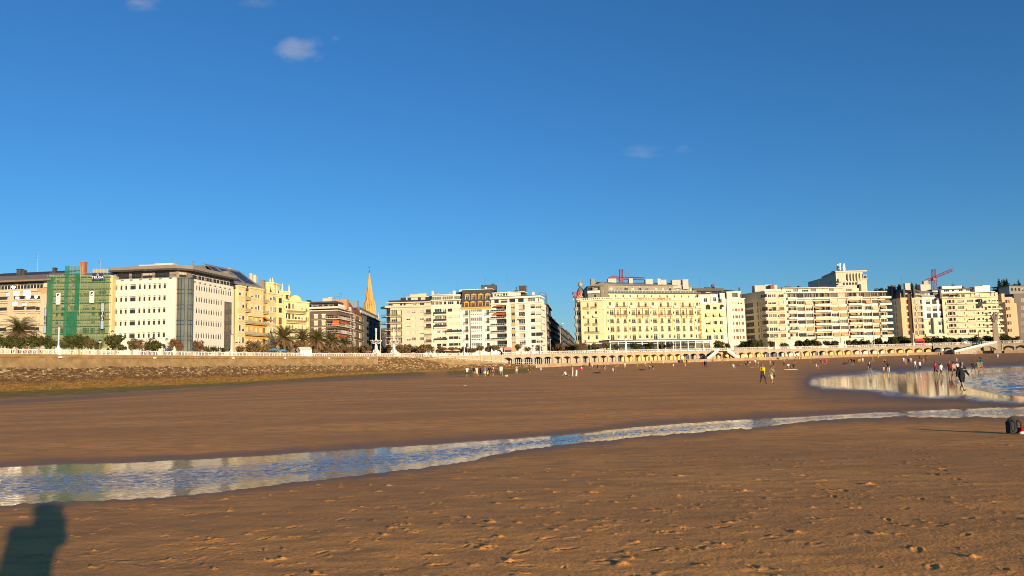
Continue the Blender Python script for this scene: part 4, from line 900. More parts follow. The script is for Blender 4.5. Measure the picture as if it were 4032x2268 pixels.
 # ===== 3 white office block
b=Bld("office_building","white stone office block with rows of small dark windows and a glazed round corner",640,234,trim=M("grey brown roof metal",(.22,.18,.15),(.27,.225,.19),.5,.6))
wst=M("white stone slabs",(.72,.66,.56),(.64,.585,.49),.35,.8,.2,.2,stretch=(1,1,1.4),bscale=1.5);pent=M("taupe penthouse wall",(.25,.20,.16),(.30,.245,.20),.6,.7)
f1=b.face(437,236,688.6,234);f2=b.face(746.5,237.5,917,263);zt=f1.Z(2,500,388)
cols=[(168,205),(232,270),(295,332),(360,443),(470,508),(534,570),(598,636),(663,702),(727,766),(792,832)]
rows=[(465,538),(618,692),(773,848),(928,1003),(1095,1168)]
f1.grid(2,cols,rows,'office',xref=185,yref=490,rec=.35);f1.grid(2,[(272,330),(400,443),(470,508),(540,575),(600,636),(663,702),(790,832)],[(1255,1312)],'office',xref=300,yref=1280,rec=.35)
for x in(138,275,393,514,640,768,900):u,z=f1.ray(*zz(2,x,415-(x-138)*.046));f1.box('spotlight',b.trim,u-.35,u+.35,z-.12,z+.12,.01,.5)
f1.wall(DECK,zt,wst)
c2=[(1227+33.2*i-.12*i*i,1248+32.8*i-.12*i*i) for i in range(15)]
f2.grid(2,c2,[(465,540)],'office',xref=1237,yref=500,rec=.07);f2.grid(2,c2[:11],[(615,690),(765,838),(915,992),(1083,1158),(1240,1312)],'office',xref=1237,yref=500,rec=.07)
g=f2.grid(2,[(1592,1688)],[(682,790),(832,938),(975,1078),(1112,1215),(1250,1330)],'bronze',xref=1600,yref=690,rec=.07)
f2.region(f2.U(2,1592,690),f2.U(2,1688,690),f2.Z(2,1600,1330),f2.Z(2,1600,682),M("dark bronze spandrel",(.10,.085,.07),(.13,.11,.09),1,.5))
for x in(1195,1265,1330,1398,1463,1527,1590,1650):u,z=f2.ray(*zz(2,x,425+(x-1195)*.21));f2.box('spotlight',b.trim,u-.4,u+.4,z-.12,z+.12,.01,.5)
f2.wall(DECK,zt,wst)
p1,p2=f1.P1,f2.P0;link=Face(b,p1-f1.n*1.6,p2-f2.n*1.0);link.wall(DECK,zt,dark_glass)
b.mass([tuple(f1.P0-f1.n*.6+f1.u*.02),tuple(f1.P1-f1.n*.6-f1.u*.05),tuple(link.P0+Vector((0,.6))),tuple(link.P1+Vector((.0,.6))),tuple(f2.P0-f2.n*.6+f2.u*.05),tuple(f2.P1-f2.n*.6-f2.u*.02),tuple(f2.P1+Vector((-16,14))),tuple(f1.P0+Vector((2,30)))],DECK,zt-.2,wst)
for fx,u,s_ in((f1,f1.L,-1),(f2,0,1)):fx.box('wall',wst,min(u,u+s_*.5),max(u,u+s_*.5),DECK,zt-.003,-1.2,-.004)
cp=at(*zz(2,1076,700),236.5);cr=2.45;gt=b.mb('glass_tower',M("tower glass",(.10,.115,.10),(.17,.18,.13),.3,.12,0,.5));ft=b.mb('tower_frame',M("blue grey steel frame",(.04,.055,.08),None,1,.4));ztow=f1.Z(2,900,378)
gt.lathe([(cr,DECK),(cr,ztow)],(cp.x,cp.y,0),16,0,False)
for k in range(16):q=k*math.pi/8;ft.bar((cp.x+cr*math.cos(q),cp.y+cr*math.sin(q),DECK),(cp.x+cr*math.cos(q),cp.y+cr*math.sin(q),ztow),.09 if k%2 else .14)
z=DECK+.3;k=0
while z<ztow:ft.lathe([(cr+.02,z),(cr+.1,z),(cr+.1,z+.22),(cr+.02,z+.22)],(cp.x,cp.y,0),16,0,False);z+=3.45 if k%2 else 1.2;z+=0 if k%2 else-.0;k+=1
for q in(-1.35,-.4):z=0
b.mb('roof',b.trim).lathe([(cr+.1,ztow),(0,ztow+.3)],(cp.x,cp.y,0),16)
for n_ in range(6):z_=DECK+3.4*n_+1.5;link.box('tower_frame',M("blue grey steel frame",(0,0,0)),.1,link.L-.1,z_,z_+.25,.0,.12)
for u in(.6,1.5):link.box('tower_frame',M("blue grey steel frame",(0,0,0)),u,u+.14,DECK,zt,.0,.14)
q1=Face(b,*pts2(f1,.5,-.3,-1.3));q2=Face(b,*pts2(f2,0,0,-1.3));zq=f1.Z(2,500,292)
for xa,xb in((185,355),(388,520),(528,658),(688,880)):q1.win(q1.U(2,xa,340),q1.U(2,xb,340),zt+.35,zq-.3,'dark',.25)
for xa,xb in((1178,1245),(1262,1345),(1362,1440),(1458,1535),(1550,1665)):q2.win(q2.U(2,xa,400),q2.U(2,xb,400),zt+.35,zq-.3,'office',.2)
for q_ in(q1,q2):q_.wall(zt-.05,zq,pent)
q3=Face(b,q1.P1,q2.P0)
q3.win(.6,3.4,zt+.35,zq-.3,'dark',.2);q3.win(3.8,q3.L-.4,zt+.35,zq-.3,'greyb',.2);q3.wall(zt-.05,zq,pent)
for fx in(f1,f2):fx.box('terrace_rail',black_metal,.1,fx.L-.1,zt+.85,zt+.95,-.3,-.24);fx.box('terrace_rail',black_metal,.1,fx.L-.1,zt-.04,zt+.1,-.35,-.2)
e=.9;rp=[tuple(f1.P0+f1.n*e-f1.u*.8),tuple(f1.P1+f1.n*e+f1.u*.3),tuple(f2.P0+f2.n*e),tuple(f2.P1+f2.n*e+f2.u*.8),tuple(f2.P1+Vector((-15,13))),tuple(f1.P0+Vector((2,28)))]
b.mass(rp,zq+.004,zq+.55,slate,'roof');b.mass([tuple(Vector(p)*1.0) for p in rp],zq+.552,zq+1.5,b.trim,'roof')
for(xa,xb,yt,yb,Y) in((185,290,236,262,240),(345,450,240,258,241),(485,690,208,250,242),(685,930,190,250,244)):
 a,c=at(*zz(2,xa,yt),Y),at(*zz(2,xb,yt),Y);b.mb('roof_plant',M("cream plant room",(.56,.5,.4),(.5,.45,.36),.8,.8)).box(a.x,c.x,Y,Y+5,zq+1.2,a.z)
b.antenna(2,950,125,235,246,1);b.chimney(2,1166,1182,162,240,250,grey_metal,.6,"flue")
# barrel roof behind the wing
bm_=b.mb('barrel_roof',zinc);A0,A1=at(*zz(2,1060,260),252),at(*zz(2,1660,395),283);ztop=at(*zz(2,1290,197),262).z;zlo=zq+.2
K=10;vs=[]
for i in range(K+1):
 t=i/K;px_,py_=A0.x+(A1.x-A0.x)*t,A0.y+(A1.y-A0.y)*t;zc=zlo+(ztop-zlo)*math.sin(math.pi*min(1,.05+t*.92))**.7
 vs+=[(px_,py_,zlo-1),(px_,py_,zc),(px_-14,py_+8,zc+.3)]
bm_.add(vs,[q for i in range(K) for q in((i*3,i*3+3,i*3+4,i*3+1),(i*3+1,i*3+4,i*3+5,i*3+2))])
b.finish()
# ===== 4 yellow bay house with dark roof
b=Bld("apartment_building","ornate yellow house with bay windows and ochre balconied centre under a solar panelled roof",1000,276,trim=M("pale yellow trim",(.66,.57,.33),(.60,.51,.29),.6,.8))
ylw=plaster("yellow stone",(.64,.53,.27),.86);och=plaster("ochre wall",(.62,.37,.10),.86)
f=b.face(923,264,1077.5,290);zt=f.Z(3,340,345);U=lambda x:f.U(3,x,700);ZZ=lambda y:f.Z(3,240,y)
rws=[(345,405),(490,565),(640,720),(790,870),(945,1025)]
zoff=[(ZZ(a),ZZ(c)) for a,c in rws]
f.region(U(322),U(628),ZZ(1140),ZZ(625),och);f.region(U(322),U(396),ZZ(620),ZZ(330),och);f.region(U(563),U(622),ZZ(620),ZZ(330),och)
for k,(z1,z0) in enumerate(zoff):
 for xa,xb in((228,258),(272,303)):f.win(U(xa),U(xb),z0,z1,'blind' if(k+xa)%3 else 'plain',.0,False,.95)
 for xa,xb in((634,660),(672,700)):f.win(U(xa),U(xb),z0,z1,'greyb' if(k+xa)%2 else 'plain',.0,False,.95)
 if k<2:
  for xa,xb in((395,420),(448,472),(484,506),(517,545)):f.win(U(xa),U(xb),z0,z1-.3,'blind' if xa%2 else 'plain',0,False,.75)
  f.win(U(340),U(378),z0-.9,z1-.1,'brown',.25);f.win(U(580),U(606),z0-.9,z1-.1,'brown',.25)
 else:
  for xa in(350,410,470,530,580):f.win(U(xa),U(xa+32),z0-1.0,z1-.2,'blind' if(xa//10)%2 else 'brown',.25)
f.wall(DECK,zt,ylw);b.body([f],18,DECK,zt,ylw)
for xa,xb,d,z0,z1 in((222,320,.9,DECK+3,f.Z(3,260,300)),(622,710,.9,DECK+3,f.Z(3,660,388)),(388,560,.7,ZZ(640),f.Z(3,470,340)+.3)):
 f.box('bay',ylw,U(xa),U(xb),z0,z1,.01,d);f.box('cornice',b.trim,U(xa)-.2,U(xb)+.2,z1-.003,z1+.6,.0,d+.25);f.box('cornice',b.trim,U(xa)-.1,U(xb)+.1,z0-.5,z0-.003,.0,d-.1)
 for(za,zb) in zoff:
  if zb>z0:f.box('cornice',b.trim,U(xa)-.1,U(xb)+.1,zb-.55,zb-.3,.02,d+.12)
lat=M("grey green lattice rail",(.34,.31,.20),(.40,.37,.25),2,.7)
for k in(2,3,4):f.balcony(U(322),U(626),zoff[k][1]-1.0,1.2,'lattice',lat,och)
for k in(0,1):f.balcony(U(322),U(388),zoff[k][1]-.95,1.1,'lattice',lat,b.trim);f.balcony(U(562),U(622),zoff[k][1]-.95,1.1,'lattice',lat,b.trim)
f.awning(U(575),U(660),ZZ(655)+.2,1.0,1.5,M("orange brown awning",(.55,.2,.04),None,1,.8))
zd=f.Z(3,300,310);tf=Face(b,*pts2(f,-1.5,0,-3.0))
tf.win(1,7,zt+.3,zt+2.2,'dark',.2);tf.win(9,18,zt+.3,zt+2.2,'bronze',.2);tf.wall(zt-.1,zt+2.6,pent)
rf=b.mb('roof',zinc);r0,r1=Vector(f.pt(-1.5,-2.2,0)),Vector(f.pt(f.L*.82,-2.2,0));t0,t1=Vector(f.pt(-1.5,-11,0)),Vector(f.pt(f.L*.80,-11,0));zr0=zt+2.65;zr1=at(*zz(3,300,95),285).z+.5
rf.add([(r0.x,r0.y,zr0),(r1.x,r1.y,zr0),(t1.x,t1.y,zr1),(t0.x,t0.y,zr1),(r0.x,r0.y,zr0-.4),(r1.x,r1.y,zr0-.4),(t1.x,t1.y,zr0-.4)],[(0,1,2,3),(4,5,1,0),(1,5,6,2)])
pan=b.mb('solar_panel',M("dark solar panel",(.02,.02,.028),(.04,.04,.05),3,.25,0,.5));
for ua,ub in((.03,.22),(.30,.52),(.60,.90)):
 for k in range(4):
  q0,q1_=ua+(ub-ua)*k/4+.004,ua+(ub-ua)*(k+1)/4-.01;P=lambda q,t:Vector((r0.x+(r1.x-r0.x)*q+(t0.x-r0.x)*t,r0.y+(r1.y-r0.y)*q+(t0.y-r0.y)*t,zr0+(zr1-zr0)*t+.12))
  pan.quad(P(q0,.12),P(q1_,.12),P(q1_,.85),P(q0,.85))
for x0,x1,yt,yb,Y in((405,432,122,165,290),(442,485,142,190,292),(530,590,210,300,290),(125,155,55,90,283),(65,130,92,190,266)):b.chimney(3,x0,x1,yt,yb,Y,zinc if x0>500 or x0<100 else conc,2.)
b.finish()
# ===== 5 yellow house with turret and balconies
b=Bld("apartment_building","tall yellow house with pinnacled turret, arched gable and dark iron balconies above palms",1145,300,trim=M("light yellow trim",(.70,.60,.34),(.64,.54,.3),.6,.8))
yl2=plaster("light yellow stone",(.70,.59,.30),.88)
f=b.face(1077.8,291,1115,296);zt=f.Z(3,775,395)
f.grid(3,[(733,752),(782,826)],[(440,505),(565,630),(692,780),(850,930)],lambda i,j:'redb' if j==2 else 'dark',xref=800,yref=600);f.wall(DECK,zt,yl2)
f.box('cornice',b.trim,-.3,f.L+.3,zt-.1,zt+.5,-.5,.35)
for y in(420,530,660):z=f.Z(3,780,y);f.box('cornice',b.trim,-.1,f.L+.1,z,z+.35,.01,.22)
for u in(f.L*.35,f.L-.4,.3):mb=b.mb('pinnacle',b.trim);p=f.pt(u,-.3,zt+.5);mb.lathe([(.45,0),(.5,.5),(.3,.9),(.42,1.5),(.15,2.6),(0,4.0)],p,8)
g=b.face(1115.5,297.5,1218,310);zg=g.Z(3,1000,492);zw=g.Z(3,1140,500)
g.grid(3,[(873,896),(906,934),(957,982),(990,1020),(1035,1060),(1075,1102)],[(515,585),(645,715)],lambda i,j:'blind' if(i>2) else('dark' if i==1 else 'plain'),xref=1000,yref=600,rec=.1)
g.grid(3,[(872,884),(912,926),(957,970),(1000,1012),(1040,1052),(1080,1096)],[(790,860),(900,960),(1000,1080)],'plain',xref=1000,yref=800,rec=.1)
g.grid(3,[(1131,1146),(1156,1168)],[(575,620),(690,745),(810,870)],'dark',xref=1140,yref=600,rec=.1);g.wall(DECK,zg,yl2);b.body([f,g],14,DECK,min(zt,zg),yl2)
for y in(612,735,850):z=g.Z(3,1000,y+28);g.balcony(g.U(3,866,620),g.U(3,1112,620),z,1.2,'bars',M("dark iron rail",(.07,.035,.02),None,1,.6),b.trim)
g.box('cornice',b.trim,0,g.L,zg-.02,zg+.45,-.5,.4);g.box('wall',yl2,g.U(3,1118,620),g.L,zg-.003,zg+.5,-.4,.3)
P=g.pt;uc=g.U(3,1000,600);mb=b.mb('gable',yl2);pts=[(uc+3.2*math.cos(math.pi*k/10),zg+.45+2.2*math.sin(math.pi*k/10)) for k in range(11)]
mb.add([P(u,.1,z) for u,z in pts]+[P(u,-.6,z) for u,z in pts],[tuple(range(11)),tuple(range(21,10,-1))]+[(k,k+11,k+12,k+1) for k in range(10)])
h_=Face(b,g.pt(0,-4,0)[:2],g.pt(g.U(3,1030,400),-4,0)[:2]);zh=h_.Z(3,940,375)
h_.grid(3,[(872,925),(945,1000)],[(405,455)],'dark',xref=940,yref=420,rec=1.0);h_.wall(zg-.2,zh,yl2);h_.box('cornice',b.trim,0,h_.L,zh-.02,zh+.5,-3,.3);b.mass([h_.pt(.1,-1.05,0)[:2],h_.pt(h_.L-.1,-1.05,0)[:2],h_.pt(h_.L-.1,-7,0)[:2],h_.pt(.1,-7,0)[:2]],zg,zh,yl2)
for u in(h_.L*.5,h_.L-.3):mb=b.mb('pinnacle',b.trim);p=h_.pt(u,-.3,zh+.4);mb.lathe([(.4,0),(.45,.5),(.25,.9),(.35,1.4),(.12,2.4),(0,3.4)],p,8)
t0=at(*zz(3,595,240),296);t1=at(*zz(3,712,240),296);tz=at(*zz(3,640,252),296).z;b.mass([(t0.x,296),(t1.x,296),(t1.x,304),(t0.x,304)],zt-3,tz,yl2);b.mb('cornice',b.trim).box(t0.x-.3,t1.x+.3,295.7,304.2,tz-.1,tz+.5)
for x in(t0.x+2.2,t1.x-.3):b.mb('pinnacle',b.trim).lathe([(.35,0),(.3,.8),(.12,1.4),(0,2)],(x,296,tz+.4),8)
b.finish()
# ===== 6 brown corner block with orange awnings
b=Bld("apartment_building","brown corner block with stacked white balconies and orange awnings behind the palms",1300,330,trim=M("white balcony slab",(.66,.6,.5),(.6,.54,.45),.6,.7))
brn=M("brown tile cladding",(.115,.075,.05),(.15,.10,.07),1.5,.7,.1);f=b.face(1219.5,331,1326,330);k_=b.face(1326.3,330,1391,356);zt=f.Z(4,250,610)
rws=[(660,705),(745,800),(835,890),(925,975),(1010,1060)]
f.grid(4,[(185,238),(285,335)],rws,'blind',xref=210,yref=680);f.grid(4,[(348,515)],rws,'dark',xref=360,yref=680,rec=1.4);k_.grid(4,[(525,640)],rws,'tall',xref=530,yref=690,rec=1.2);k_.grid(4,[(645,668),(680,720)],rws,'office',xref=650,yref=690)
f.wall(DECK,zt,brn);k_.wall(DECK,zt,brn);b.body([f,k_],14,DECK,zt,brn,inset=1.5)
for j,(ya,yb) in enumerate(rws):
 z=f.Z(4,360,yb)-.05;f.balcony(f.U(4,345,680),f.L+.9,z,1.0,'rail',WIN_MATS['frame'],b.trim);k_.balcony(-.9,k_.U(4,645,690),z,1.0,'rail',WIN_MATS['frame'],b.trim);k_.balcony(k_.U(4,676,690),k_.L,z,.9,'rail',WIN_MATS['frame'],b.trim)
 f.box('slab',WIN_MATS['frame'],f.U(4,183,680),f.U(4,240,680),f.Z(4,210,ya),f.Z(4,210,ya-12),.01,.12);f.box('slab',WIN_MATS['frame'],f.U(4,283,680),f.U(4,338,680),f.Z(4,210,ya),f.Z(4,210,ya-12),.01,.12)
 f.box('slab',M("brick tan band",(.36,.22,.13),None,1,.8),f.U(4,150,680),f.U(4,340,680),z-.5,z-.2,.0,.03)
z1=f.Z(4,360,735);f.awning(f.U(4,432,740),f.U(4,515,740),z1,1.7,1.2,AWN_O);[k_.awning(k_.L*t,k_.L*(t+.17),z1,1.0,1.6,AWN_O) for t in(.0,.18,.36)]
z1=f.Z(4,360,915);f.awning(f.U(4,462,740),f.U(4,520,740),z1,1.2,1.4,AWN_O);[k_.awning(k_.L*t,k_.L*(t+.26),z1,1.1,1.6,AWN_O) for t in(.0,.27)]
f.box('slab',b.trim,-.2,f.L+.5,zt-.02,zt+.35,-.5,.5);k_.box('slab',b.trim,-.5,k_.L,zt-.02,zt+.35,-.5,.5)
q1,q2=Face(b,*pts2(f,.3,-1,-1.5)),Face(b,*pts2(k_,1,-8,-1.5));zq=f.Z(4,250,580);zs_=f.Z(4,250,555)
for a,c in((.2,.38),(.42,.62),(.68,.95)):q1.win(q1.L*a,q1.L*c,zt+.5,zq-.1,'dark',.4)
q2.win(1,q2.L-1,zt+.5,zq-.1,'dark',.4);q1.wall(zt+.3,zq,pent);q2.wall(zt+.3,zq,pent)
b.mass([tuple(f.P0+f.n*.9),tuple(f.P1+f.n*.9+f.u*.9),tuple(k_.P1-k_.u*6+k_.n*.9),tuple(k_.P1-k_.u*6+Vector((-14,3))),tuple(f.P0+Vector((0,14)))],zq+.004,zs_,b.trim,'roof')
zu=f.Z(4,250,508);q1,q2=Face(b,*pts2(f,.3,-2,-2.5)),Face(b,*pts2(k_,2,-10,-2.5))
for q_ in(q1,q2):
 n_=int(q_.L/2.2)
 for i in range(n_):q_.win(q_.L*(i+.15)/n_,q_.L*(i+.85)/n_,zs_+.4,zu-.2,'dark',.2)
 q_.wall(zs_,zu,pent)
f.box('terrace_rail',grey_metal,0,f.L+.4,zs_+.9,zs_+1.0,.5,.56);k_.box('terrace_rail',WIN_MATS['frame'],0,k_.L*.8,zs_+.1,zs_+1.1,.55,.58)
b.mass([tuple(f.P0+f.n*.3),tuple(f.P1+f.n*.3),tuple(k_.P1-k_.u*8+k_.n*.2),tuple(k_.P1-k_.u*8+Vector((-14,3))),tuple(f.P0+Vector((0,14)))],zu+.004,zu+.7,slate,'roof')
for x0,x1,yt,yb,Y,m in((298,415,445,480,336,conc),(370,425,430,450,338,conc),(470,612,462,500,340,M("terracotta parapet",(.42,.2,.1),(.5,.27,.15),1,.8)),(88,122,468,495,336,slate)):b.chimney(4,x0,x1,yt,yb+20,Y,m,4.,"plant_room")
mb=b.mb('roof_frame',grey_metal);
for(xa,ya,xb,yb) in((422,430,520,420),(520,420,522,465),(522,380,522,460),(522,380,545,380),(545,380,545,440)):mb.bar(at(*zz(4,xa,ya),339),at(*zz(4,xb,yb),339),.07)
b.finish()
# ===== 7 red roofed yellow house in the side street
b=Bld("apartment_building","narrow ochre house with a red brown mansard beside the cathedral spire",1400,372)
f=b.face(1391.5,357,1425,384);zt=f.Z(4,720,640)
f.grid(4,[(728,750),(762,785)],[(700,745),(770,840),(880,960),(1000,1060)],'tall',xref=740,yref=800);f.wall(DECK,zt,plaster("ochre plaster",(.5,.36,.12),.85));b.body([f],9,DECK,zt,conc)
for y in(760,865,985):f.balcony(.3,f.L-.3,f.Z(4,740,y),.8,'bars',black_metal,conc)
r=b.mb('roof',tile_r);a0,a1=f.P0+f.n*.4,f.P1+f.n*.4;k0,k1=a0+Vector((-14,2)),a1+Vector((-14,2));zt2=at(*zz(4,660,498),362).z;i_=Vector((-2,1))
r.hexa([(a0.x,a0.y,zt),(a1.x,a1.y,zt),(k1.x,k1.y,zt),(k0.x,k0.y,zt)],[(a0.x-3,a0.y+.5,zt2),(a1.x-3,a1.y-1,zt2),(k1.x,k1.y,zt2),(k0.x,k0.y,zt2)])
b.chimney(4,632,748,480,505,366,M("blue grey roof rail",(.2,.25,.3),None,1,.5),3.,"roof_rail");b.finish()
# ===== 8 dark houses of the side street, in shade
dst=M("shade grey stone",(.12,.11,.10),(.17,.155,.14),.5,.85,.2)  # dark base colour puts the side street's shade into the stone
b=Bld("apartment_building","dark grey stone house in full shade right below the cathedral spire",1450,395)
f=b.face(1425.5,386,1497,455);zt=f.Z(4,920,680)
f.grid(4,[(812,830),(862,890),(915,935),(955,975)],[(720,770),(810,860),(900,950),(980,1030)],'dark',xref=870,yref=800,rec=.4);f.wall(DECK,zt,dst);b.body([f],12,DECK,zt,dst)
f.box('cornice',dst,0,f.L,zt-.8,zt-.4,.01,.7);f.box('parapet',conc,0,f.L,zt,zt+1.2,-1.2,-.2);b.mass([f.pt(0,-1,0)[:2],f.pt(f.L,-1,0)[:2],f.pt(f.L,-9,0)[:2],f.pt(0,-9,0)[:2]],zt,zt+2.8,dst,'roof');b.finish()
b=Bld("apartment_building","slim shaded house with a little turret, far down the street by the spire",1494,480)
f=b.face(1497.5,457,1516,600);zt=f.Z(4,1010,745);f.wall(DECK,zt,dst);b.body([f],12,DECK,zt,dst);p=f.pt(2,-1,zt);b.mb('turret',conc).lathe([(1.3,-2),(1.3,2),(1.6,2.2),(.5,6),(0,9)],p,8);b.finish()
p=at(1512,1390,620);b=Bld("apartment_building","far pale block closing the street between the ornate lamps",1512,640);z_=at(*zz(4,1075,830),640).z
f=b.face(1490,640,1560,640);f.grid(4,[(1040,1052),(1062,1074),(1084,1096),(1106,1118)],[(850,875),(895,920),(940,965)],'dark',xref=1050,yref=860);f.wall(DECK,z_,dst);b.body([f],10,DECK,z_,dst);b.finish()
# ===== 9 cathedral spire
gold_st=M("golden spire stone",(.54,.32,.10),(.62,.39,.14),1.2,.85,.3)
tip=at(*zz(4,871,100),600);base=at(*zz(4,887,640),600);cx_,cy_=base.x,606.
rt=empty("cathedral",(cx_,cy_,DECK),"cathedral with a slender golden openwork stone spire above the street","cathedral");o0=rt.location
z1=at(*zz(4,887,585),600).z;zt=tip.z;Rb=(zx(4,945)-zx(4,830))/2/FPX*600
mb=MB(o0);n8=[(math.cos(math.pi/8+k*math.pi/4),math.sin(math.pi/8+k*math.pi/4)) for k in range(8)];lean=tip.x-cx_
def sp(k,t,s=1.):r_=Rb*(1-t)*s+.25;return(cx_+lean*t*.0+n8[k%8][0]*r_,cy_+n8[k%8][1]*r_,z1+(zt-z1)*t)
for k in range(8):
 mb.tube([sp(k,0),sp(k,.5),sp(k,1)],[.75,.5,.22],5)
 for i in range(11):
  t0_,t1_=i/12,(i+1)/12;mb.bar(sp(k,t0_),sp(k+1,t0_),.45*(1-t0_)+.15)
  m0=[(a+c)/2 for a,c in zip(sp(k,t0_),sp(k+1,t0_))];m1=[(a+c)/2 for a,c in zip(sp(k,t1_),sp(k+1,t1_))];mb.bar(m0,m1,.36*(1-t0_)+.12)
  mb.ball(sp(k,t0_+.04,1.07),.42*(1-t0_)+.12,6)
mb.build("spire",gold_st,rt)
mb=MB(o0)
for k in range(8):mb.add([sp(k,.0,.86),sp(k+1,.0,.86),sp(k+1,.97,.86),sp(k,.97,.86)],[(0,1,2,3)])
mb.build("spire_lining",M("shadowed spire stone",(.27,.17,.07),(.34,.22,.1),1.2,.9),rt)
mb=MB(o0);mb.prism([(cx_+x*Rb*1.12,cy_+y*Rb*1.12) for x,y in n8],DECK+20,z1);
for k in range(8):
 x,y=n8[k];c=(cx_+x*Rb*1.2,cy_+y*Rb*1.2);mb.lathe([(1.2,-14),(1.2,2),(.9,3),(.5,7),(.0,11)],(c[0],c[1],z1-3),6,0,False)
 x2,y2=(n8[k][0]+n8[(k+1)%8][0])/2,(n8[k][1]+n8[(k+1)%8][1])/2;mb.lathe([(.9,-6),(.7,3),(0,7)],(cx_+x2*Rb*1.25,cy_+y2*Rb*1.25,z1),5,0,False)
mb.build("belfry",gold_st,rt)
mb=MB(o0)
for k in range(8):
 a,c=sp(k,0,1.14),sp(k+1,0,1.14);P=lambda t,dz:(a[0]+(c[0]-a[0])*t,a[1]+(c[1]-a[1])*t,z1+dz);mb.add([P(.3,-8),P(.7,-8),P(.7,-2.5),P(.5,-1),P(.3,-2.5)],[(0,1,2,3,4)])
mb.build("belfry_opening",M("dark opening",(.03,.02,.015),None,1,.9),rt)
mb=MB(o0);mb.bar((cx_,cy_,zt-.5),(cx_,cy_,at(*zz(4,871,55),600).z),.14);mb.bar((cx_-.9,cy_,zt+4.2),(cx_+.9,cy_,zt+4.2),.12);mb.ball((cx_,cy_,zt+.6),.55,8);mb.build("cross",black_metal,rt)
# ===== 10 beige corner block with round-ended balconies
b=Bld("apartment_building","beige corner block with balconies wrapping its left edge, right of the ornate lamps",1600,380,trim=M("beige band stone",(.56,.48,.35),(.5,.43,.31),.5,.8))
bei=plaster("beige grey stone",(.56,.49,.36),.87)
f0=b.face(1523,386,1538,380);f=b.face(1538.2,380,1698,380);zt=f.Z(5,500,470)
rws=[(505,556),(605,656),(703,756),(803,856),(903,950),(1000,1040)]
f.grid(5,[(430,488),(506,563),(622,682)],rws,lambda i,j:('greyb','blind','blind','blind','plain','greyb')[j],xref=450,yref=530);f.grid(5,[(712,790)],[(500,570),(598,675),(705,770),(800,870),(895,965),(1000,1060)],lambda i,j:'blind' if j in(1,3) else 'dark',xref=750,yref=530,rec=.4)
f.grid(5,[(215,300),(308,370)],[(512,592),(612,690),(710,790),(808,890),(908,990)],lambda i,j:('green','blind','greyb','blind','greyb')[(i+j)%5],xref=250,yref=550,rec=.9)
f0.grid(5,[(165,205)],[(512,592),(612,690),(710,790),(808,890),(908,990)],'green',xref=180,yref=550,rec=.3)
f.wall(DECK,zt,bei);f0.wall(DECK,zt,bei);b.body([f0,f],40,DECK,zt,bei,inset=1.0)
for j,y in enumerate((600,700,800,900,998)):
 z=f.Z(5,250,y);f.balcony(-.6,f.U(5,375,550),z,1.3,'bars',M("thin bronze rail",(.2,.16,.1),None,1,.5),b.trim);f0.balcony(-1.5,f0.L,z,2.4,'rail',WIN_MATS['darkf'],b.trim)
 z=f.Z(5,750,y-25);f.balcony(f.U(5,695,550),f.U(5,800,550),z,.9,'bars',M("thin bronze rail",(.2,.16,.1),None,1,.5),b.trim)
f.box('parapet',b.trim,-2.6,f.L,zt-.02,zt+.9,-.8,.7);f0.box('parapet',b.trim,-2,f0.L,zt-.02,zt+.897,-.5,2.4)
q=Face(b,*pts2(f,1.0,0,-2.4));zq=f.Z(5,500,405)
q.grid(5,[(215,240),(258,330),(340,378),(390,425),(440,500),(528,578),(625,690),(705,775)],[(412,462)],lambda i,j:'blind' if i%3==1 else 'plain',xref=250,yref=440,rec=.15);q.wall(zt,zq,bei);q.box('roof',b.trim,-3,q.L,zq+.003,zq+.5,-9,1.6)
q2=Face(b,*pts2(f,7,0,-5));zq2=f.Z(5,500,318);q2.grid(5,[(350,430),(450,500),(600,640),(705,780)],[(335,380)],'dark',xref=400,yref=350,rec=.2);q2.wall(zq+.5,zq2,bei);q2.box('roof',b.trim,0,q2.L,zq2+.003,zq2+.4,-7,.5)
q.box('terrace_rail',dark_glass,-2,q.L,zq+.55,zq+1.4,1.2,1.25)
for x0,x1,yt,yb in((490,600,290,325),(600,720,278,325),(795,828,238,300)):b.chimney(5,x0,x1,yt,yb,388,bei,3.)
b.antenna(5,408,280,320,390,2);b.finish()
# ===== 11 cream block with alternating balconies
b=Bld("apartment_building","cream block with long dark glass balconies alternating left and right, beside the mansard house",1758,380,trim=M("cream slab",(.66,.6,.49),(.6,.54,.44),.5,.75))
crm=plaster("cream render",(.68,.61,.49),.9);f=b.face(1698.3,380,1819.3,379.5);zt=f.Z(5,1000,440)
f.grid(5,[(835,935),(948,1005)],[(495,540),(598,660),(700,735)],lambda i,j:'plain' if j!=1 else 'green',xref=900,yref=520,rec=1.0);f.grid(5,[(1025,1088),(1100,1195)],[(488,532),(580,628),(680,730)],lambda i,j:'blind' if j or i else 'dark',xref=1100,yref=520)
f.grid(5,[(868,915),(940,990)],[(790,835)],'greyb',xref=900,yref=520);f.grid(5,[(1012,1090),(1100,1170),(1180,1220)],[(782,815)],'plain',xref=1050,yref=800,rec=1.);f.grid(5,[(868,930),(945,1005)],[(893,930),(990,1030)],'dark',xref=900,yref=900,rec=1.);f.grid(5,[(1042,1108),(1112,1175),(1180,1205)],[(885,925),(982,1020)],'dark',xref=1100,yref=900)
f.wall(DECK,zt,crm);b.body([f],14,DECK,zt,crm,inset=1.1)
for xa,xb,y,ya in((832,1012,585,540),(832,1012,685,660),(832,1015,770,738),(1005,1228,850,818),(832,1020,960,932)):
 z=f.Z(5,900,y-18);f.balcony(f.U(5,xa,700),f.U(5,xb,700),z,.9,'glass',dark_glass,b.trim,.95);f.box('parapet',b.trim,f.U(5,xa,700),f.U(5,xb,700),z-.75,z-.21,.01,.9)
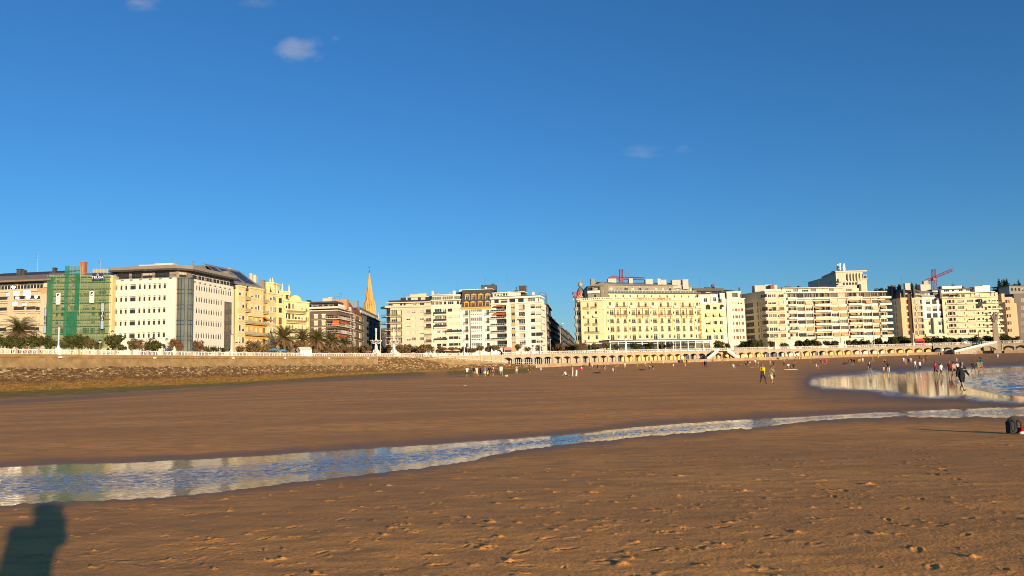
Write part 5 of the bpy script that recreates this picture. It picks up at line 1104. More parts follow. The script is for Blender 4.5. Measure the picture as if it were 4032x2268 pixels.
q=Face(b,*pts2(f,.3,-.3,-1.8));zq=f.Z(5,1000,372);q.grid(5,[(800,835),(845,895),(900,945),(965,1005),(1025,1108),(1150,1190),(1195,1225)],[(388,436)],'plain',xref=900,yref=410,rec=.15);q.wall(zt,zq,crm);q.box('roof',b.trim,-.4,q.L+.2,zq+.003,zq+.45,-8,1.3)
q2=Face(b,*pts2(f,.5,-.5,-2.6));zq2=f.Z(5,1000,292);q2.grid(5,[(800,935),(945,1100),(1115,1225)],[(315,368)],'green',xref=900,yref=340,rec=.15);q2.wall(zq+.45,zq2,crm);q2.box('roof',b.trim,-.3,q2.L,zq2+.003,zq2+.35,-7,.8)
for x0,x1,yt,yb,m in((882,905,265,295,grey_metal),(1045,1065,258,290,grey_metal),(1098,1135,238,290,white_paint),(1190,1225,222,270,white_paint),(1140,1240,262,285,slate)):b.chimney(5,x0,x1,yt,yb,386,m,1.5)
b.antenna(5,1160,85,240,388,4);b.finish()
# ===== 12 mansard house
b=Bld("mansard_house","white house with dark two-storey mansard, yellow dormers and glazed white oriel windows",1878,379,trim=M("ochre dormer trim",(.56,.35,.10),(.48,.30,.08),.8,.7))
whp=plaster("bright white plaster",(.78,.74,.64),.93);f=b.face(1819.6,379.5,1936,378);zt=f.Z(5,1400,488)
f.grid(5,[(1272,1312),(1575,1615)],[(515,588),(628,705),(742,820),(858,940),(985,1040)],lambda i,j:'brown' if j<3 else 'dark',xref=1290,yref=550,rec=.25)
f.wall(DECK,zt,whp);b.body([f],14,DECK,zt,whp);u0,u1=f.U(5,1352,550),f.U(5,1528,550)
f.box('oriel',whp,u0,u1,f.Z(5,1400,1075),zt-.6,.01,.95)
for ya,yb in((500,545),(615,672),(735,785),(858,908),(980,1030)):
 z1,z0=f.Z(5,1440,ya),f.Z(5,1440,yb);n_=6
 for i in range(n_):f.win(u0+.3+(u1-u0-.6)*i/n_,u0+.3+(u1-u0-.6)*(i+.9)/n_,z0,z1,'gallery',0,False,.99)
 for i in range(n_):f.win(u0+.3+(u1-u0-.6)*i/n_,u0+.3+(u1-u0-.6)*(i+.8)/n_,z0-1.15,z0-.5,'plain',0,False,.99)
for y in(592,710,826,945):
 for xa,xb in((1258,1325),(1560,1625)):f.balcony(f.U(5,xa,590),f.U(5,xb,590),f.Z(5,1290,y),.9,'bars',black_metal,whp)
f.box('cornice',b.trim,-.1,f.L+.1,zt-.02,zt+.7,-.5,.55);f.box('cornice',M("ochre band",(.62,.40,.12),None,1,.8),0,f.L,zt-.5,zt-.025,.01,.2)
z0,z1=zt+.7,f.Z(5,1450,215);P=f.pt;mb=b.mb('roof',slate);i_=1.7
mb.hexa([P(.2,.2,z0),P(f.L-.2,.2,z0),P(f.L-.2,-12,z0),P(.2,-12,z0)],[P(.2,-i_,z1),P(f.L+.3,-i_,z1),P(f.L+.3,-12,z1),P(.2,-12,z1)])
f.box('roof_edge',white_paint,-.2,f.L+.8,z1+.002,z1+.25,-i_-6,-i_+.5)
for row,(ya,yb) in enumerate(((275,362),(382,458))):
 for xa,xb in(((1268,1335),(1362,1430),(1462,1530),(1560,1632)) if row==0 else((1258,1325),(1352,1420),(1455,1522),(1558,1625))):
  u0,u1,za,zb=f.U(5,xa,400),f.U(5,xb,400),f.Z(5,1450,ya),f.Z(5,1450,yb);fr=-.55 if row==0 else .15
  dm=MB(b.root.location)
  def bx(a,c,d,e,w0,w1):dm.hexa([P(a,w1,d),P(c,w1,d),P(c,w0,d),P(a,w0,d)],[P(a,w1,e),P(c,w1,e),P(c,w0,e),P(a,w0,e)])
  bx(u0,u0+.3,zb,za-.7,fr-2,fr);bx(u1-.3,u1,zb,za-.7,fr-2,fr);bx(u0-.15,u1+.15,za-.7,za-.35,fr-2,fr+.15);uc=(u0+u1)/2
  dm.add([P(u0-.1,fr+.1,za-.35),P(u1+.1,fr+.1,za-.35),P(uc,fr+.1,za+.15),P(u0-.1,fr-2,za-.35),P(u1+.1,fr-2,za-.35),P(uc,fr-2,za+.15)],[(0,1,2),(1,4,5,2),(3,0,2,5)]);dm.build("dormer",b.trim,b.root)
  f.win(u0+.3,u1-.3,zb+.1,za-.7,'redb' if row else 'tall',0,False,fr-.2)
a_,c_=at(*zz(5,1500,180),386),at(*zz(5,1715,180),386);zz1=at(*zz(5,1600,150),386).z;b.mass([(a_.x,386),(c_.x,386),(c_.x+.3,394),(a_.x,394)],z1,zz1,slate,'roof');b.chimney(5,1650,1685,135,175,388,slate,2);b.chimney(5,1555,1580,188,215,382,white_paint,1);b.antenna(5,1562,55,140,388,2);b.finish()
# ===== 13 white corner block
b=Bld("apartment_building","white corner block with deep balconies and orange awnings beside the dark street",2040,376,trim=M("white slab edge",(.74,.70,.62),(.68,.64,.56),.5,.7))
wh=plaster("white render",(.75,.69,.60),.93);f=b.face(1936.3,378,2134,373);g=b.face(2134.3,373,2154,390);zt=f.Z(6,850,420)
rws=[(440,510),(540,608),(640,708),(742,808),(845,908),(945,1015)]
f.grid(6,[(625,772)],rws,lambda i,j:'dark' if j else 'bronze',xref=700,yref=470,rec=1.4);f.grid(6,[(838,892)],[(440,490),(540,592),(642,692),(742,790),(845,892),(945,990)],lambda i,j:'greyb' if j in(0,5) else 'plain',xref=860,yref=470);f.grid(6,[(942,1035)],[(432,505),(535,600),(640,705),(742,800),(845,905),(945,1005)],lambda i,j:'greyb' if j in(0,4,5) else 'tall',xref=990,yref=470,rec=1.1)
f.grid(6,[(1118,1180),(1186,1280)],[(428,482),(530,582),(630,680),(730,780),(830,880),(930,980)],lambda i,j:('dark' if i==0 else('dark' if j==4 else 'blind')),xref=1200,yref=450)
for ya,yb in((428,482),(530,582),(630,680),(730,780),(830,880),(930,980)):
 z1,z0=f.Z(6,1200,ya),f.Z(6,1200,yb);g.win(.8,3.2,z0,z1,'blind',.15);g.win(5,8,z0,z1,'plain',.15);g.win(10,13,z0,z1,'blind',.15)
f.region(f.U(6,836,470),f.U(6,894,470),DECK,zt,M("ochre spandrel",(.50,.38,.16),(.44,.33,.14),1,.8))
f.wall(DECK,zt,wh);g.wall(DECK,zt,wh);b.body([f,g],22,DECK,zt,wh,inset=1.5)
for j,(ya,yb) in enumerate(rws):
 z=f.Z(6,700,yb+20);f.balcony(-.3,f.U(6,775,470),z,1.2,'rail',WIN_MATS['frame'],b.trim);f.box('parapet',dark_glass,.2,f.U(6,772,470),z+.25,z+.8,1.06,1.1);z=f.Z(6,990,yb+4);f.balcony(f.U(6,920,470),f.U(6,1042,470),z,1.0,'rail',WIN_MATS['frame'],b.trim)
 g.balcony(-.3,g.L*.6,z+.2,.7,'solid',wh,b.trim,.8)
z=f.Z(6,700,446);f.awning(f.U(6,600,470),f.U(6,765,470),z,.55,1.5,M("brown awning",(.3,.12,.05),None,1,.8));z=f.Z(6,700,548);f.awning(f.U(6,600,570),f.U(6,770,570),z,.8,1.5,AWN_O);z=f.Z(6,990,634);f.awning(f.U(6,935,470),f.U(6,1025,470),z,.3,1.2,M("brown awning",(.3,.12,.05)))
q,q_=Face(b,*pts2(f,0,-.5,-1.0)),Face(b,*pts2(g,.5,0,-1.0));zq=f.Z(6,850,345);q.grid(6,[(600,665),(690,790),(815,900),(940,1022),(1080,1180)],[(358,408)],lambda i,j:'dark' if i<4 else 'green',xref=700,yref=380,rec=.5);q.wall(zt,zq,wh);q_.wall(zt,zq,wh)
f.box('slab',b.trim,-.2,f.L+.4,zt-.02,zt+.45,-.95,.6);q.box('roof',b.trim,-.5,q.L+.6,zq+.003,zq+.9,-9,1.2);q.box('roof',slate,-.5,q.L+.6,zq+.902,zq+1.25,-9,1.0)
q2=Face(b,*pts2(f,.5,-10,-2.2));zq2=f.Z(6,850,258);q2.grid(6,[(598,632),(640,672),(682,715),(722,755),(762,790)],[(278,312)],'plain',xref=650,yref=295,rec=.3);q2.wall(zq+1.2,zq2,wh);q2.box('roof',b.trim,-.3,q2.L+2,zq2+.003,zq2+.4,-7,.6)
for x0,x1,yt,yb,m,Y in((953,1060,165,265,M("dark brown chimney stack",(.055,.04,.035),(.075,.055,.045),1,.8),381),(912,924,185,245,slate,380),(1228,1285,295,380,wh,380),(795,830,250,310,wh,379),(1145,1175,255,290,wh,380)):b.chimney(6,x0,x1,yt,yb,Y,m,2.5)
mb=b.mb('roof',slate);a0,a1=at(*zz(6,800,250),382),at(*zz(6,945,250),382);zp=at(*zz(6,850,226),382).z;mb.add([(a0.x,382,a0.z-.5),(a1.x,382,a0.z-.5),(a0.x+5,384,zp),(a1.x-2,384,zp)],[(0,1,3,2)])
b.antenna(6,795,18,220,382,4);b.antenna(6,1078,165,260,384,2);b.finish()
# ===== 14 dark street: a row of shaded houses running away
def street_house(n,x0,Y0,x1,Y1,ytop,label,mat,floors,roof=True):
 b=Bld("apartment_building",label,x0,Y0);f=b.face(x0,Y0,x1,Y1);zt=at(*zz(n,(x0-ZM[n][0])*ZM[n][2],ytop),Y0).z
 nb=max(2,int(f.L/4.5))
 for j in range(floors):
  z=DECK+1.5+(zt-DECK-2.5)*j/floors
  for i in range(nb):f.win(f.L*(i+.25)/nb,f.L*(i+.75)/nb,z,z+1.7,'tall',.1)
  if j:f.balcony(.5,f.L-.5,z-.2,.9,'bars',black_metal,dst)
 f.wall(DECK,zt,mat);b.body([f],13,DECK,zt,mat);f.box('cornice',mat,0,f.L,zt-.3,zt+.2,.01,.8)
 if roof:b.mass([f.pt(1,-1.5,0)[:2],f.pt(f.L-1,-1.5,0)[:2],f.pt(f.L-1,-10,0)[:2],f.pt(1,-10,0)[:2]],zt,zt+2.6,slate,'roof');b.mass([f.pt(f.L*.4,-2,0)[:2],f.pt(f.L*.5,-2,0)[:2],f.pt(f.L*.5,-3.4,0)[:2],f.pt(f.L*.4,-3.4,0)[:2]],zt+2.6,zt+4.4,mat,'chimney')
 b.finish();return b,f,zt
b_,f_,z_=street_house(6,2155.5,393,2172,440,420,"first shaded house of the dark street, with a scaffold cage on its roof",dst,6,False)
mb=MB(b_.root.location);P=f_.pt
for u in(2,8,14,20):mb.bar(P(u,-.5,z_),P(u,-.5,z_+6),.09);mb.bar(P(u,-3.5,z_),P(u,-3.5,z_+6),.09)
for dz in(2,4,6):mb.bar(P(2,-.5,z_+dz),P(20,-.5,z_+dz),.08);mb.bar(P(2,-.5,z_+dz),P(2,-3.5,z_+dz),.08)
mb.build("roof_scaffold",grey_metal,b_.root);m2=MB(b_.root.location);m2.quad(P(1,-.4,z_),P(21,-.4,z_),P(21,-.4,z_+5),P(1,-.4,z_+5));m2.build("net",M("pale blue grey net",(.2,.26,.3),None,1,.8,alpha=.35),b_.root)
street_house(6,2173,442,2190,495,630,"second shaded house of the dark street, behind the scaffold cage",dst,6);street_house(6,2190.5,497,2212,585,690,"third shaded house of the dark street, with a brownish roof edge",M("brown grey stone",(.16,.13,.11),(.2,.17,.14),.5,.85),6);street_house(6,2212.5,587,2237,720,760,"fourth shaded house of the dark street, pale top storey",dst,5);street_house(6,2237.5,722,2262,930,830,"farthest shaded house at the end of the dark street",dst,5)  # wall colours darkened for the street's shade
# ===== 15 the grand hotel
b=Bld("hotel","long cream grand hotel with a grey attic storey and a round corner tower",2520,392,"hotel",trim=M("cream moulding",(.76,.66,.42),(.70,.60,.38),.6,.75))
hc=plaster("cream hotel stone",(.73,.61,.36),.94,.1);hw=M("white moulding",(.80,.74,.56),(.74,.68,.5),.8,.7)
f1=b.face(2291,392,2380.6,389);f2=b.face(2381,389,2760,408);zt=f2.Z(7,1200,470);zr=lambda f,x,y:f.Z(7,x,y)
f1.grid(7,[(362,388),(464,494)],[(500,560),(612,650),(712,775),(815,885),(925,978)],'tall',xref=375,yref=620,rec=.3);f1.grid(7,[(378,405),(425,515)],[(1040,1110)],'tall',xref=390,yref=1070)
WN=[(652,682),(742,775),(836,868),(932,962),(1024,1054),(1116,1148),(1208,1240),(1314,1343),(1408,1440),(1504,1532),(1598,1626),(1690,1718),(1785,1812)]
tops=[(490,538),(495,560),(495,560)]
def band(x):return-(x-650)*.0
yr=640
for i,(xa,xb) in enumerate(WN):
 u0,u1=f2.U(7,xa,yr),f2.U(7,xb,yr);wide=i%3==0
 Zc=lambda y:f2.Z(7,690,y)
 f2.win(u0,u1,Zc(536 if wide else 560),Zc(492),'tall' if i%2 else 'brown',.3)
 for(ya,yb) in((598,665),(704,770),(806,880),(915,968 if not wide else 990)):
  if wide and ya>590:f2.win(u0+.55,u1+1.3,Zc(yb),Zc(ya),'tall',.25);f2.win(u0-1.0,u0-.15,Zc(yb-18),Zc(ya+8),'tall',.25)
  else:f2.win(u0+.15,u1+.25,Zc(yb),Zc(ya),'brown' if(i*7+ya)%3==0 else 'tall',.25)
for f_ in(f1,f2):f_.wall(DECK,zt,hc)
P_back=[tuple(f2.P1-f2.n*.6-f2.u*.02),tuple(f2.P1-f2.n*22),tuple(Vector(at(2300,1350,500).xy)),tuple(Vector(at(2291,1350,500).xy)+Vector((-3,0))),tuple(f1.P0-f1.n*.6+f1.u*.02),tuple(f1.P1-f1.n*.6-f1.u*.3),tuple(f2.P0-f2.n*.6+f2.u*.3)]
b.mass(P_back,DECK,zt,hc)
iron=M("bronze iron rail",(.24,.15,.06),(.3,.2,.09),2,.6)
for i,(xa,xb) in enumerate(WN):
 u0,u1=f2.U(7,xa,yr),f2.U(7,xb,yr);wide=i%3==0;Zc=lambda y:f2.Z(7,690,y)
 for y in(670,770,880):f2.balcony(u0+(.3 if wide else-.1),u1+(1.5 if wide else .5),Zc(y),.6,'bars',iron,b.trim,.95)
 if wide:f2.balcony(u0-.6,u1+1.6,Zc(566),1.0,'solid',hw,b.trim,.8)
for a,c in((1,2),(4,5),(7,8),(10,11)):
 u0,u1=f2.U(7,WN[a][0],yr)-.8,f2.U(7,WN[c][1],yr)+.9;z=f2.Z(7,690,566);f2.balcony(u0,u1,z,1.1,'bars',iron,b.trim)
 z0=f2.Z(7,690,672)
 for t in(u0,(u0+u1)/2-.2,u1-.4):f2.box('pilaster',hw,t,t+.4,z0,z-.2,.01,.9)
 f2.balcony(u0-.2,u1+.2,z0,1.1,'bars',iron,b.trim)
 for t in(u0+.2,(u0+u1)/2-.2,u1-.7):mb=b.mb('corbel',b.trim);mb.hexa([f2.pt(t,.2,z0-1.6),f2.pt(t+.4,.2,z0-1.6),f2.pt(t+.4,.01,z0-1.6),f2.pt(t,.01,z0-1.6)],[f2.pt(t,1.0,z0-.22),f2.pt(t+.4,1.0,z0-.22),f2.pt(t+.4,.01,z0-.22),f2.pt(t,.01,z0-.22)])
for i in(0,3,6,9,12):
 u0=f2.U(7,WN[i][0],yr)-1.6
 for t in(u0,u0+5.3):
  if 0<t<f2.L-.4:f2.box('pilaster',hc,t,t+.35,DECK+5,zt-.8,.01,.3)
for y,d in((590,.35),(905,.3),(990,.5)):z=f2.Z(7,690,y);f2.box('cornice',b.trim,0,f2.L,z,z+.28,.01,d);z=f1.Z(7,400,y-2);f1.box('cornice',b.trim,0,f1.L,z,z+.28,.01,d)
for xa,xb,y,st in((330,402,578,'bars'),(432,508,575,'bars'),(336,405,692,'solid'),(450,512,690,'solid'),(345,408,790,'bars'),(452,515,790,'bars'),(340,528,895,'bars'),(345,535,1010,'solid')):f1.balcony(f1.U(7,xa,620),f1.U(7,xb,620),f1.Z(7,400,y),.9,st,iron if st=='bars' else hw,b.trim,.95)
for f_,x in((f1,400),(f2,1200)):
 z=zt;f_.box('cornice',hw,-.2,f_.L+.2,z-.02,z+.35,-.6,.8);n_=int(f_.L/1.0);f_.box('roof_balustrade',hw,0,f_.L,z+1.25,z+1.45,.2,.5);f_.box('roof_balustrade',hw,0,f_.L,z+.352,z+.55,.2,.5)
 for i in range(n_+1):
  u=f_.L*i/n_;w_=.45 if i%5==0 else .12;f_.box('roof_balustrade',hw,max(0,u-w_),min(f_.L,u+w_),z+.552,z+1.248,.25,.45)
  # attic
at_m=M("grey brown attic cladding",(.235,.205,.155),(.29,.255,.195),.5,.6,.05,stretch=(3,3,.2));za=f2.Z(7,1200,378);q=Face(b,*pts2(f2,1.5,0,-2.0))
WA=[(640,660),(730,748),(826,848),(918,938),(1012,1030),(1105,1122),(1198,1214),(1302,1320),(1396,1416),(1490,1508),(1583,1602),(1676,1694),(1768,1784)]
q.grid(7,WA,[(398,432)],'brown',xref=700,yref=415,rec=.15);q.wall(zt,za,hc);q.box('cornice',slate,0,q.L,za+.003,za+.35,-3,.9)
q2=Face(b,*pts2(f2,2.5,-1.5,-3.6));ze=f2.Z(7,1200,262);zro=f2.Z(7,1200,226)
q2.grid(7,[(596,606),(660,700),(752,764),(800,812),(852,900),(945,985),(1035,1075),(1125,1165),(1250,1282),(1345,1370),(1430,1462),(1530,1560),(1630,1650),(1705,1735)],[(305,365)],lambda i,j:'blind' if i%4==1 else 'plain',xref=800,yref=330,rec=.2);q2.wall(za,ze,at_m)
f2.box('terrace_rail',M("bluish glass rail",(.16,.19,.17),(.2,.23,.2),1,.1,alpha=.7),1,f2.L-.3,za+.45,za+1.55,-1.6,-1.54);f2.box('terrace_rail',WIN_MATS['frame'],1,f2.L-.3,za+1.55,za+1.65,-1.62,-1.52)
n_=34
for i in range(n_+1):u=1+(f2.L-1.4)*i/n_;f2.box('terrace_rail',WIN_MATS['frame'],u-.05,u+.05,za+.35,za+1.55,-1.52,-1.46)
for i,x in enumerate((680,778,875,962,1045,1150,1240,1335,1430,1522,1615,1712)):
 u=q2.U(7,x,330);z=q2.Z(7,800,296);mb=b.mb('spot_lamp',M("cream lamp box",(.7,.64,.5)));mb.ball(q2.pt(u,.2,z),.28,6)
P=q2.pt;mb=b.mb('roof',zinc);L2=q2.L
mb.add([P(-.5,.9,ze),P(L2+.8,.9,ze),P(L2-4,-5,zro+.4),P(-.5,-5,zro+.4),P(-.5,.9,ze-.25),P(L2+.8,.9,ze-.25),P(L2+2,-12,ze-.25),P(-.5,-12,ze-.25),P(L2-4,-7,zro+.4),P(-.5,-7,zro+.4)],[(0,1,2,3),(4,5,1,0),(1,5,6,8,2),(3,2,8,9),(8,6,7,9),(4,7,6,5)])
# left attic over the short front
q3=Face(b,*pts2(f1,3.5,1.0,-2.2));zl=f1.Z(7,450,275);q3.grid(7,[(455,485)],[(395,430)],'plain',xref=460,yref=410,rec=.2);q3.grid(7,[(362,438),(455,530)],[(302,368)],'dark',xref=400,yref=330,rec=1.2);q3.wall(zt,zl,at_m)
p0,p1=q3.P0,q3.P1;b.mass([tuple(p0-q3.n*1.3),tuple(p1-q3.n*1.3-q3.u*.1),tuple(p1+Vector((3,22))),tuple(p0+Vector((0,40)))],zt,zl-.1,at_m)
q3.box('attic_tower',at_m,q3.U(7,540,300),q3.L+1.2,zt,f1.Z(7,560,245),-2,.25);q3.box('terrace_rail',WIN_MATS['frame'],0,q3.U(7,535,300),za+.2,za+1.5,.9,.94)
mb=b.mb('roof',zinc);zl2=f1.Z(7,540,228);mb.add([(*(p0+q3.n*1.2),zl),(*(p1+q3.n*1.2),zl+1.5),(p1.x+3,p1.y+14,zl2),(p0.x+10,p0.y+14,zl2),(p0.x-.5,p0.y+40,zl)],[(0,1,2,3),(0,3,4)]);mb.add([(*(p0+q3.n*1.2),zl-.3),(*(p1+q3.n*1.2),zl-.3),(*(p1+q3.n*1.2),zl+1.5),(*(p0+q3.n*1.2),zl)],[(0,1,2,3)])
for x0,x1,yt,yb,Y in((417,466,192,260,398),(640,745,190,235,400),(910,960,185,235,402),(1125,1218,196,232,404),(1325,1395,205,235,406),(1470,1578,208,240,407),(1606,1678,200,250,408)):b.chimney(7,x0,x1,yt,yb+20,Y,at_m if x0<640 else conc,4.)
b.chimney(7,1283,1296,190,240,405,white_paint,.6);b.chimney(7,1304,1318,194,240,405,white_paint,.6)
# round tower
cxy=at(*zz(7,258,700),396.5);rT=(295-208)/3.2933/FPX*394/2;T=b.mb('tower',hc);ztw=at(*zz(7,255,490),394).z;T.lathe([(rT,DECK),(rT,ztw+3.0)],(cxy.x,cxy.y,0),24)
for y in(582,690,795,908,1020):
 z=at(*zz(7,255,y),392).z;mb=MB(b.root.location);mb.lathe([(rT,z-.9),(rT+.5,z-.2),(rT+.6,z),(rT,z+.02)],(cxy.x,cxy.y,0),20)
 for k in range(20):qa=k*math.pi/10;c_,s_=math.cos(qa),math.sin(qa);mb.bar((cxy.x+(rT+.5)*c_,cxy.y+(rT+.5)*s_,z),(cxy.x+(rT+.5)*c_,cxy.y+(rT+.5)*s_,z+.9),.13)
 mb.lathe([(rT+.4,z+.9),(rT+.6,z+.9),(rT+.6,z+1.05),(rT+.4,z+1.05)],(cxy.x,cxy.y,0),20);mb.build("balcony",hw,b.root)
for y0,y1 in((505,560),(610,672),(715,780),(820,880),(930,985),(1045,1100)):
 z0,z1=at(*zz(7,255,y1),392).z,at(*zz(7,255,y0),392).z
 for qa in(-2.5,-1.95,-1.4,-.85):me=win_mesh(1.3,z1-z0,'tall',0);mobj("window",me,b.root,Vector((cxy.x+(rT+.04)*math.cos(qa),cxy.y+(rT+.04)*math.sin(qa),z0))-b.root.location,qa+math.pi/2)
T2=b.mb('tower_head',hw);T2.lathe([(rT+.1,ztw+1.2),(rT+.6,ztw+2.2),(rT+.6,ztw+3.0),(rT,ztw+3.05)],(cxy.x,cxy.y,0),24)
for qa in(-2.45,-1.35):c=(cxy.x+(rT-.6)*math.cos(qa),cxy.y+(rT-.6)*math.sin(qa));T2.tube([(c[0]+1.15*math.cos(t)*-math.sin(qa)+.9*math.cos(qa),c[1]+1.15*math.cos(t)*math.cos(qa)+.9*math.sin(qa),ztw+1.0+2.0*math.sin(t)) for t in[math.pi*k/12 for k in range(13)]],.32,6)
zd=at(*zz(7,300,385),396).z;zb_=at(*zz(7,298,258),396).z;dx=(zx(7,298)-zx(7,258))/FPX*396;D=b.mb('dome',M("grey lead dome",(.16,.135,.105),(.2,.17,.13),.8,.45,.05));cd_=(cxy.x+dx,cxy.y+2,0)
zlo=at(*zz(7,300,440),396).z;zhi=at(*zz(7,300,300),396).z
D.lathe([(1.85,zlo),(1.98,zlo+.5),(2.05,zd),(1.9,zd+1.2),(1.5,zd+2.2),(.95,zhi-.2),(.75,zhi),(.5,zhi+.2),(.42,zb_-1.5),(.75,zb_-1.3),(.5,zb_-1.1)],cd_,20);BL=b.mb('finial_ball',M("pale copper ball",(.42,.34,.24),(.34,.27,.19),1,.35,0,.5));BL.ball((cd_[0],cd_[1],zb_),1.3,16)
BL.lathe([(.4,zb_+1.1),(.16,zb_+1.7),(.08,zb_+2.4),(.04,at(*zz(7,293,140),396).z)],cd_,8)
red=M("red sign letters",(.60,.035,.03),(.54,.03,.026),1,.5)
for txt,yy,a0,a1,sz in(("HOTEL",378,-2.6,-1.2,1.9),("LONDRES",418,-2.5,-.6,1.9)):
 z=at(*zz(7,250,yy),392).z;rr_=rT+1.3
 for k,ch in enumerate(txt):qa=a0+(a1-a0)*k/(len(txt)-1);o=mobj("sign_letter",text_mesh(ch,sz,.12,red),b.root,Vector((cxy.x+rr_*math.cos(qa),cxy.y+rr_*math.sin(qa),z-(k*.18 if len(txt)>5 else k*.12)+.3))-b.root.location);o.rotation_euler=(math.pi/2,0,qa+math.pi/2)
z=f2.Z(7,1225,452)
for k,ch in enumerate("HOTEL LONDRES"):
 if ch==' ':continue
 x=1024+(1430-1024)*k/12;u=f2.U(7,x,452);o=mobj("sign_letter",text_mesh(ch,1.75,.12,red),b.root,Vector(f2.pt(u,1.0,z))-b.root.location);o.rotation_euler=(math.pi/2,0,f2.a)
b.finish()
# terrace pavilion in front of the hotel
pv=empty("terrace_pavilion",at(2590,1390,372),"white framed glazed terrace pavilion with a flat dark roof in front of the hotel","pavilion");pf=Face(None,at(2403,1390,372),at(2797,1390,396));o0=pv.location
zt_=pf.Z(7,1200,1005);zs_=pf.Z(7,1200,985);mb=MB(o0);P=pf.pt
def hb(mb,u0,u1,z0,z1,w0,w1):mb.hexa([P(u0,w1,z0),P(u1,w1,z0),P(u1,w0,z0),P(u0,w0,z0)],[P(u0,w1,z1),P(u1,w1,z1),P(u1,w0,z1),P(u0,w0,z1)])
hb(mb,-.8,pf.L+.8,zt_,zt_+.5,-9,.8);mb.build("fascia",white_paint,pv);mb=MB(o0);hb(mb,-.8,pf.L+.8,zt_+.502,zt_+1.05,-9,.6);mb.build("roof",slate,pv)
n_=13
for i in range(n_+1):u=pf.L*i/n_;mb=MB(o0);hb(mb,u-.22,u+.22,DECK,zt_,-.2,.2);mb.build("post",white_paint,pv)
for i in range(n_):
 u0,u1=pf.L*i/n_+.25,pf.L*(i+1)/n_-.25;mb=MB(o0);hb(mb,u0,u1,DECK+.6,zt_-.9,-.06,-.02);mb.build("glass_pane",M("clear terrace glass",(.05,.055,.05),None,1,.05,0,.5,alpha=.55),pv)
 mb=MB(o0);hb(mb,u0,u1,DECK,DECK+.6,-.1,.05);hb(mb,u0,u1,zt_-.9,zt_-.75,-.1,.05);mb.build("sill",white_paint,pv)
 # ===== 16 cream house with yellow awnings
b=Bld("apartment_building","cream house with round-arched loggias and pale yellow striped awnings, right of the hotel",2815,410,trim=hw)
f=b.face(2762,408,2850,411);zt=f.Z(8,560,515);rws=[(535,588),(628,685),(735,785),(825,885),(925,980)]
f.grid(8,[(455,515),(552,598),(635,692)],rws[1:],lambda i,j:'plain' if j in(1,3) else 'dark',xref=480,yref=650,rec=.6)
for k,(xa,xb) in enumerate(((455,515),(552,598),(635,692))):
 u0,u1=f.U(8,xa,560),f.U(8,xb,560);z0,z1=f.Z(8,480,590),f.Z(8,480,555);f.win(u0,u1,z0,z1,'dark',.6)
 uc,r_=(u0+u1)/2,(u1-u0)/2;mb=b.mb('arch',M("dark opening",(.03,.02,.015)) if k!=1 else WIN_MATS['blind']);mb.add([f.pt(uc+r_*math.cos(math.pi*t/10),.03,z1+r_*math.sin(math.pi*t/10)) for t in range(11)],[tuple(range(11))])
 b.mb('arch_trim',hw).tube([f.pt(uc+(r_+.15)*math.cos(math.pi*t/10),.08,z1+(r_+.15)*math.sin(math.pi*t/10)) for t in range(11)],.2,5)
 for ya,j in((630,1),(828,3)):f.awning(u0-.3,u1+.3,f.Z(8,480,ya),1.9,1.5,AWN_C)
f.wall(DECK,zt,hc);b.body([f],14,DECK,zt,hc,inset=.8)
for ya,yb in rws:z=f.Z(8,480,yb+14);f.box('cornice',b.trim,.3,f.L-.2,z,z+.4,.01,.5)
f.box('cornice',hw,-.1,f.L+.1,zt-.01,zt+.5,-.5,.7);f.box('wall',M("ochre party wall",(.42,.27,.08),None,1,.85),-.4,.35,DECK,zt+1,-1.5,.02)
q=Face(b,*pts2(f,.3,-1.5,-1.2));zq=f.Z(8,560,402);q.grid(8,[(428,478),(545,588),(618,652)],[(438,492)],'tall',xref=450,yref=460,rec=.2);q.wall(zt,zq,hw);q.box('cornice',hw,-.2,q.L,zq+.003,zq+.4,-8,.4);q.box('bay',hw,q.U(8,515,460),q.U(8,600,460),zt+.5,zq+.7,.01,.5);q.win(q.U(8,545,460),q.U(8,588,460),zt+1.2,zq-1.0,'tall',0,False,.55)
q2=Face(b,*pts2(f,-1,2,-4));zq2=f.Z(8,500,345);q2.grid(8,[(395,450),(460,520),(540,600),(610,660)],[(358,388)],'dark',xref=420,yref=370,rec=.2);q2.wall(zq,zq2,slate);q2.box('roof',slate,-1,q2.L+1,zq2+.003,zq2+1.6,-8,1.2)
for x0,x1,yt,yb in((540,568,265,320),(450,575,300,325)):b.chimney(8,x0,x1,yt,yb,416,slate,2.)
b.antenna(8,375,165,300,416,3);b.antenna(8,450,225,300,416,2);b.finish()
# ===== 17 white house with brown shutters
b=Bld("apartment_building","plain white house with small red brown shutters and an arched white roof loggia",2895,412,trim=hw)
f0=b.face(2850.3,411,2872,414);f=b.face(2872.3,413,2940,413);zt=f.Z(8,860,455);wy=plaster("warm white render",(.76,.68,.50),.95,.08)
rws=[(575,612),(664,702),(752,788),(840,880),(932,970)]
f.grid(8,[(803,818),(835,868),(880,896),(915,942)],rws,'redb',xref=850,yref=590);f.grid(8,[(800,812),(828,860),(875,892),(910,935)],[(485,520)],'blind',xref=850,yref=590);f0.grid(8,[(722,742)],[(490,520)]+rws,'redb',xref=730,yref=590)
f.wall(DECK,zt,wy);f0.wall(DECK,zt,wy);b.body([f0,f],16,DECK,zt,wy);f.box('cornice',hw,-.2,f.L+.4,zt-.01,zt+.4,-.4,.5);f0.box('cornice',hw,0,f0.L,zt-.01,zt+.397,-.4,.4);f.box('wall',wy,-.5,.6,DECK,zt-.02,.01,.5)
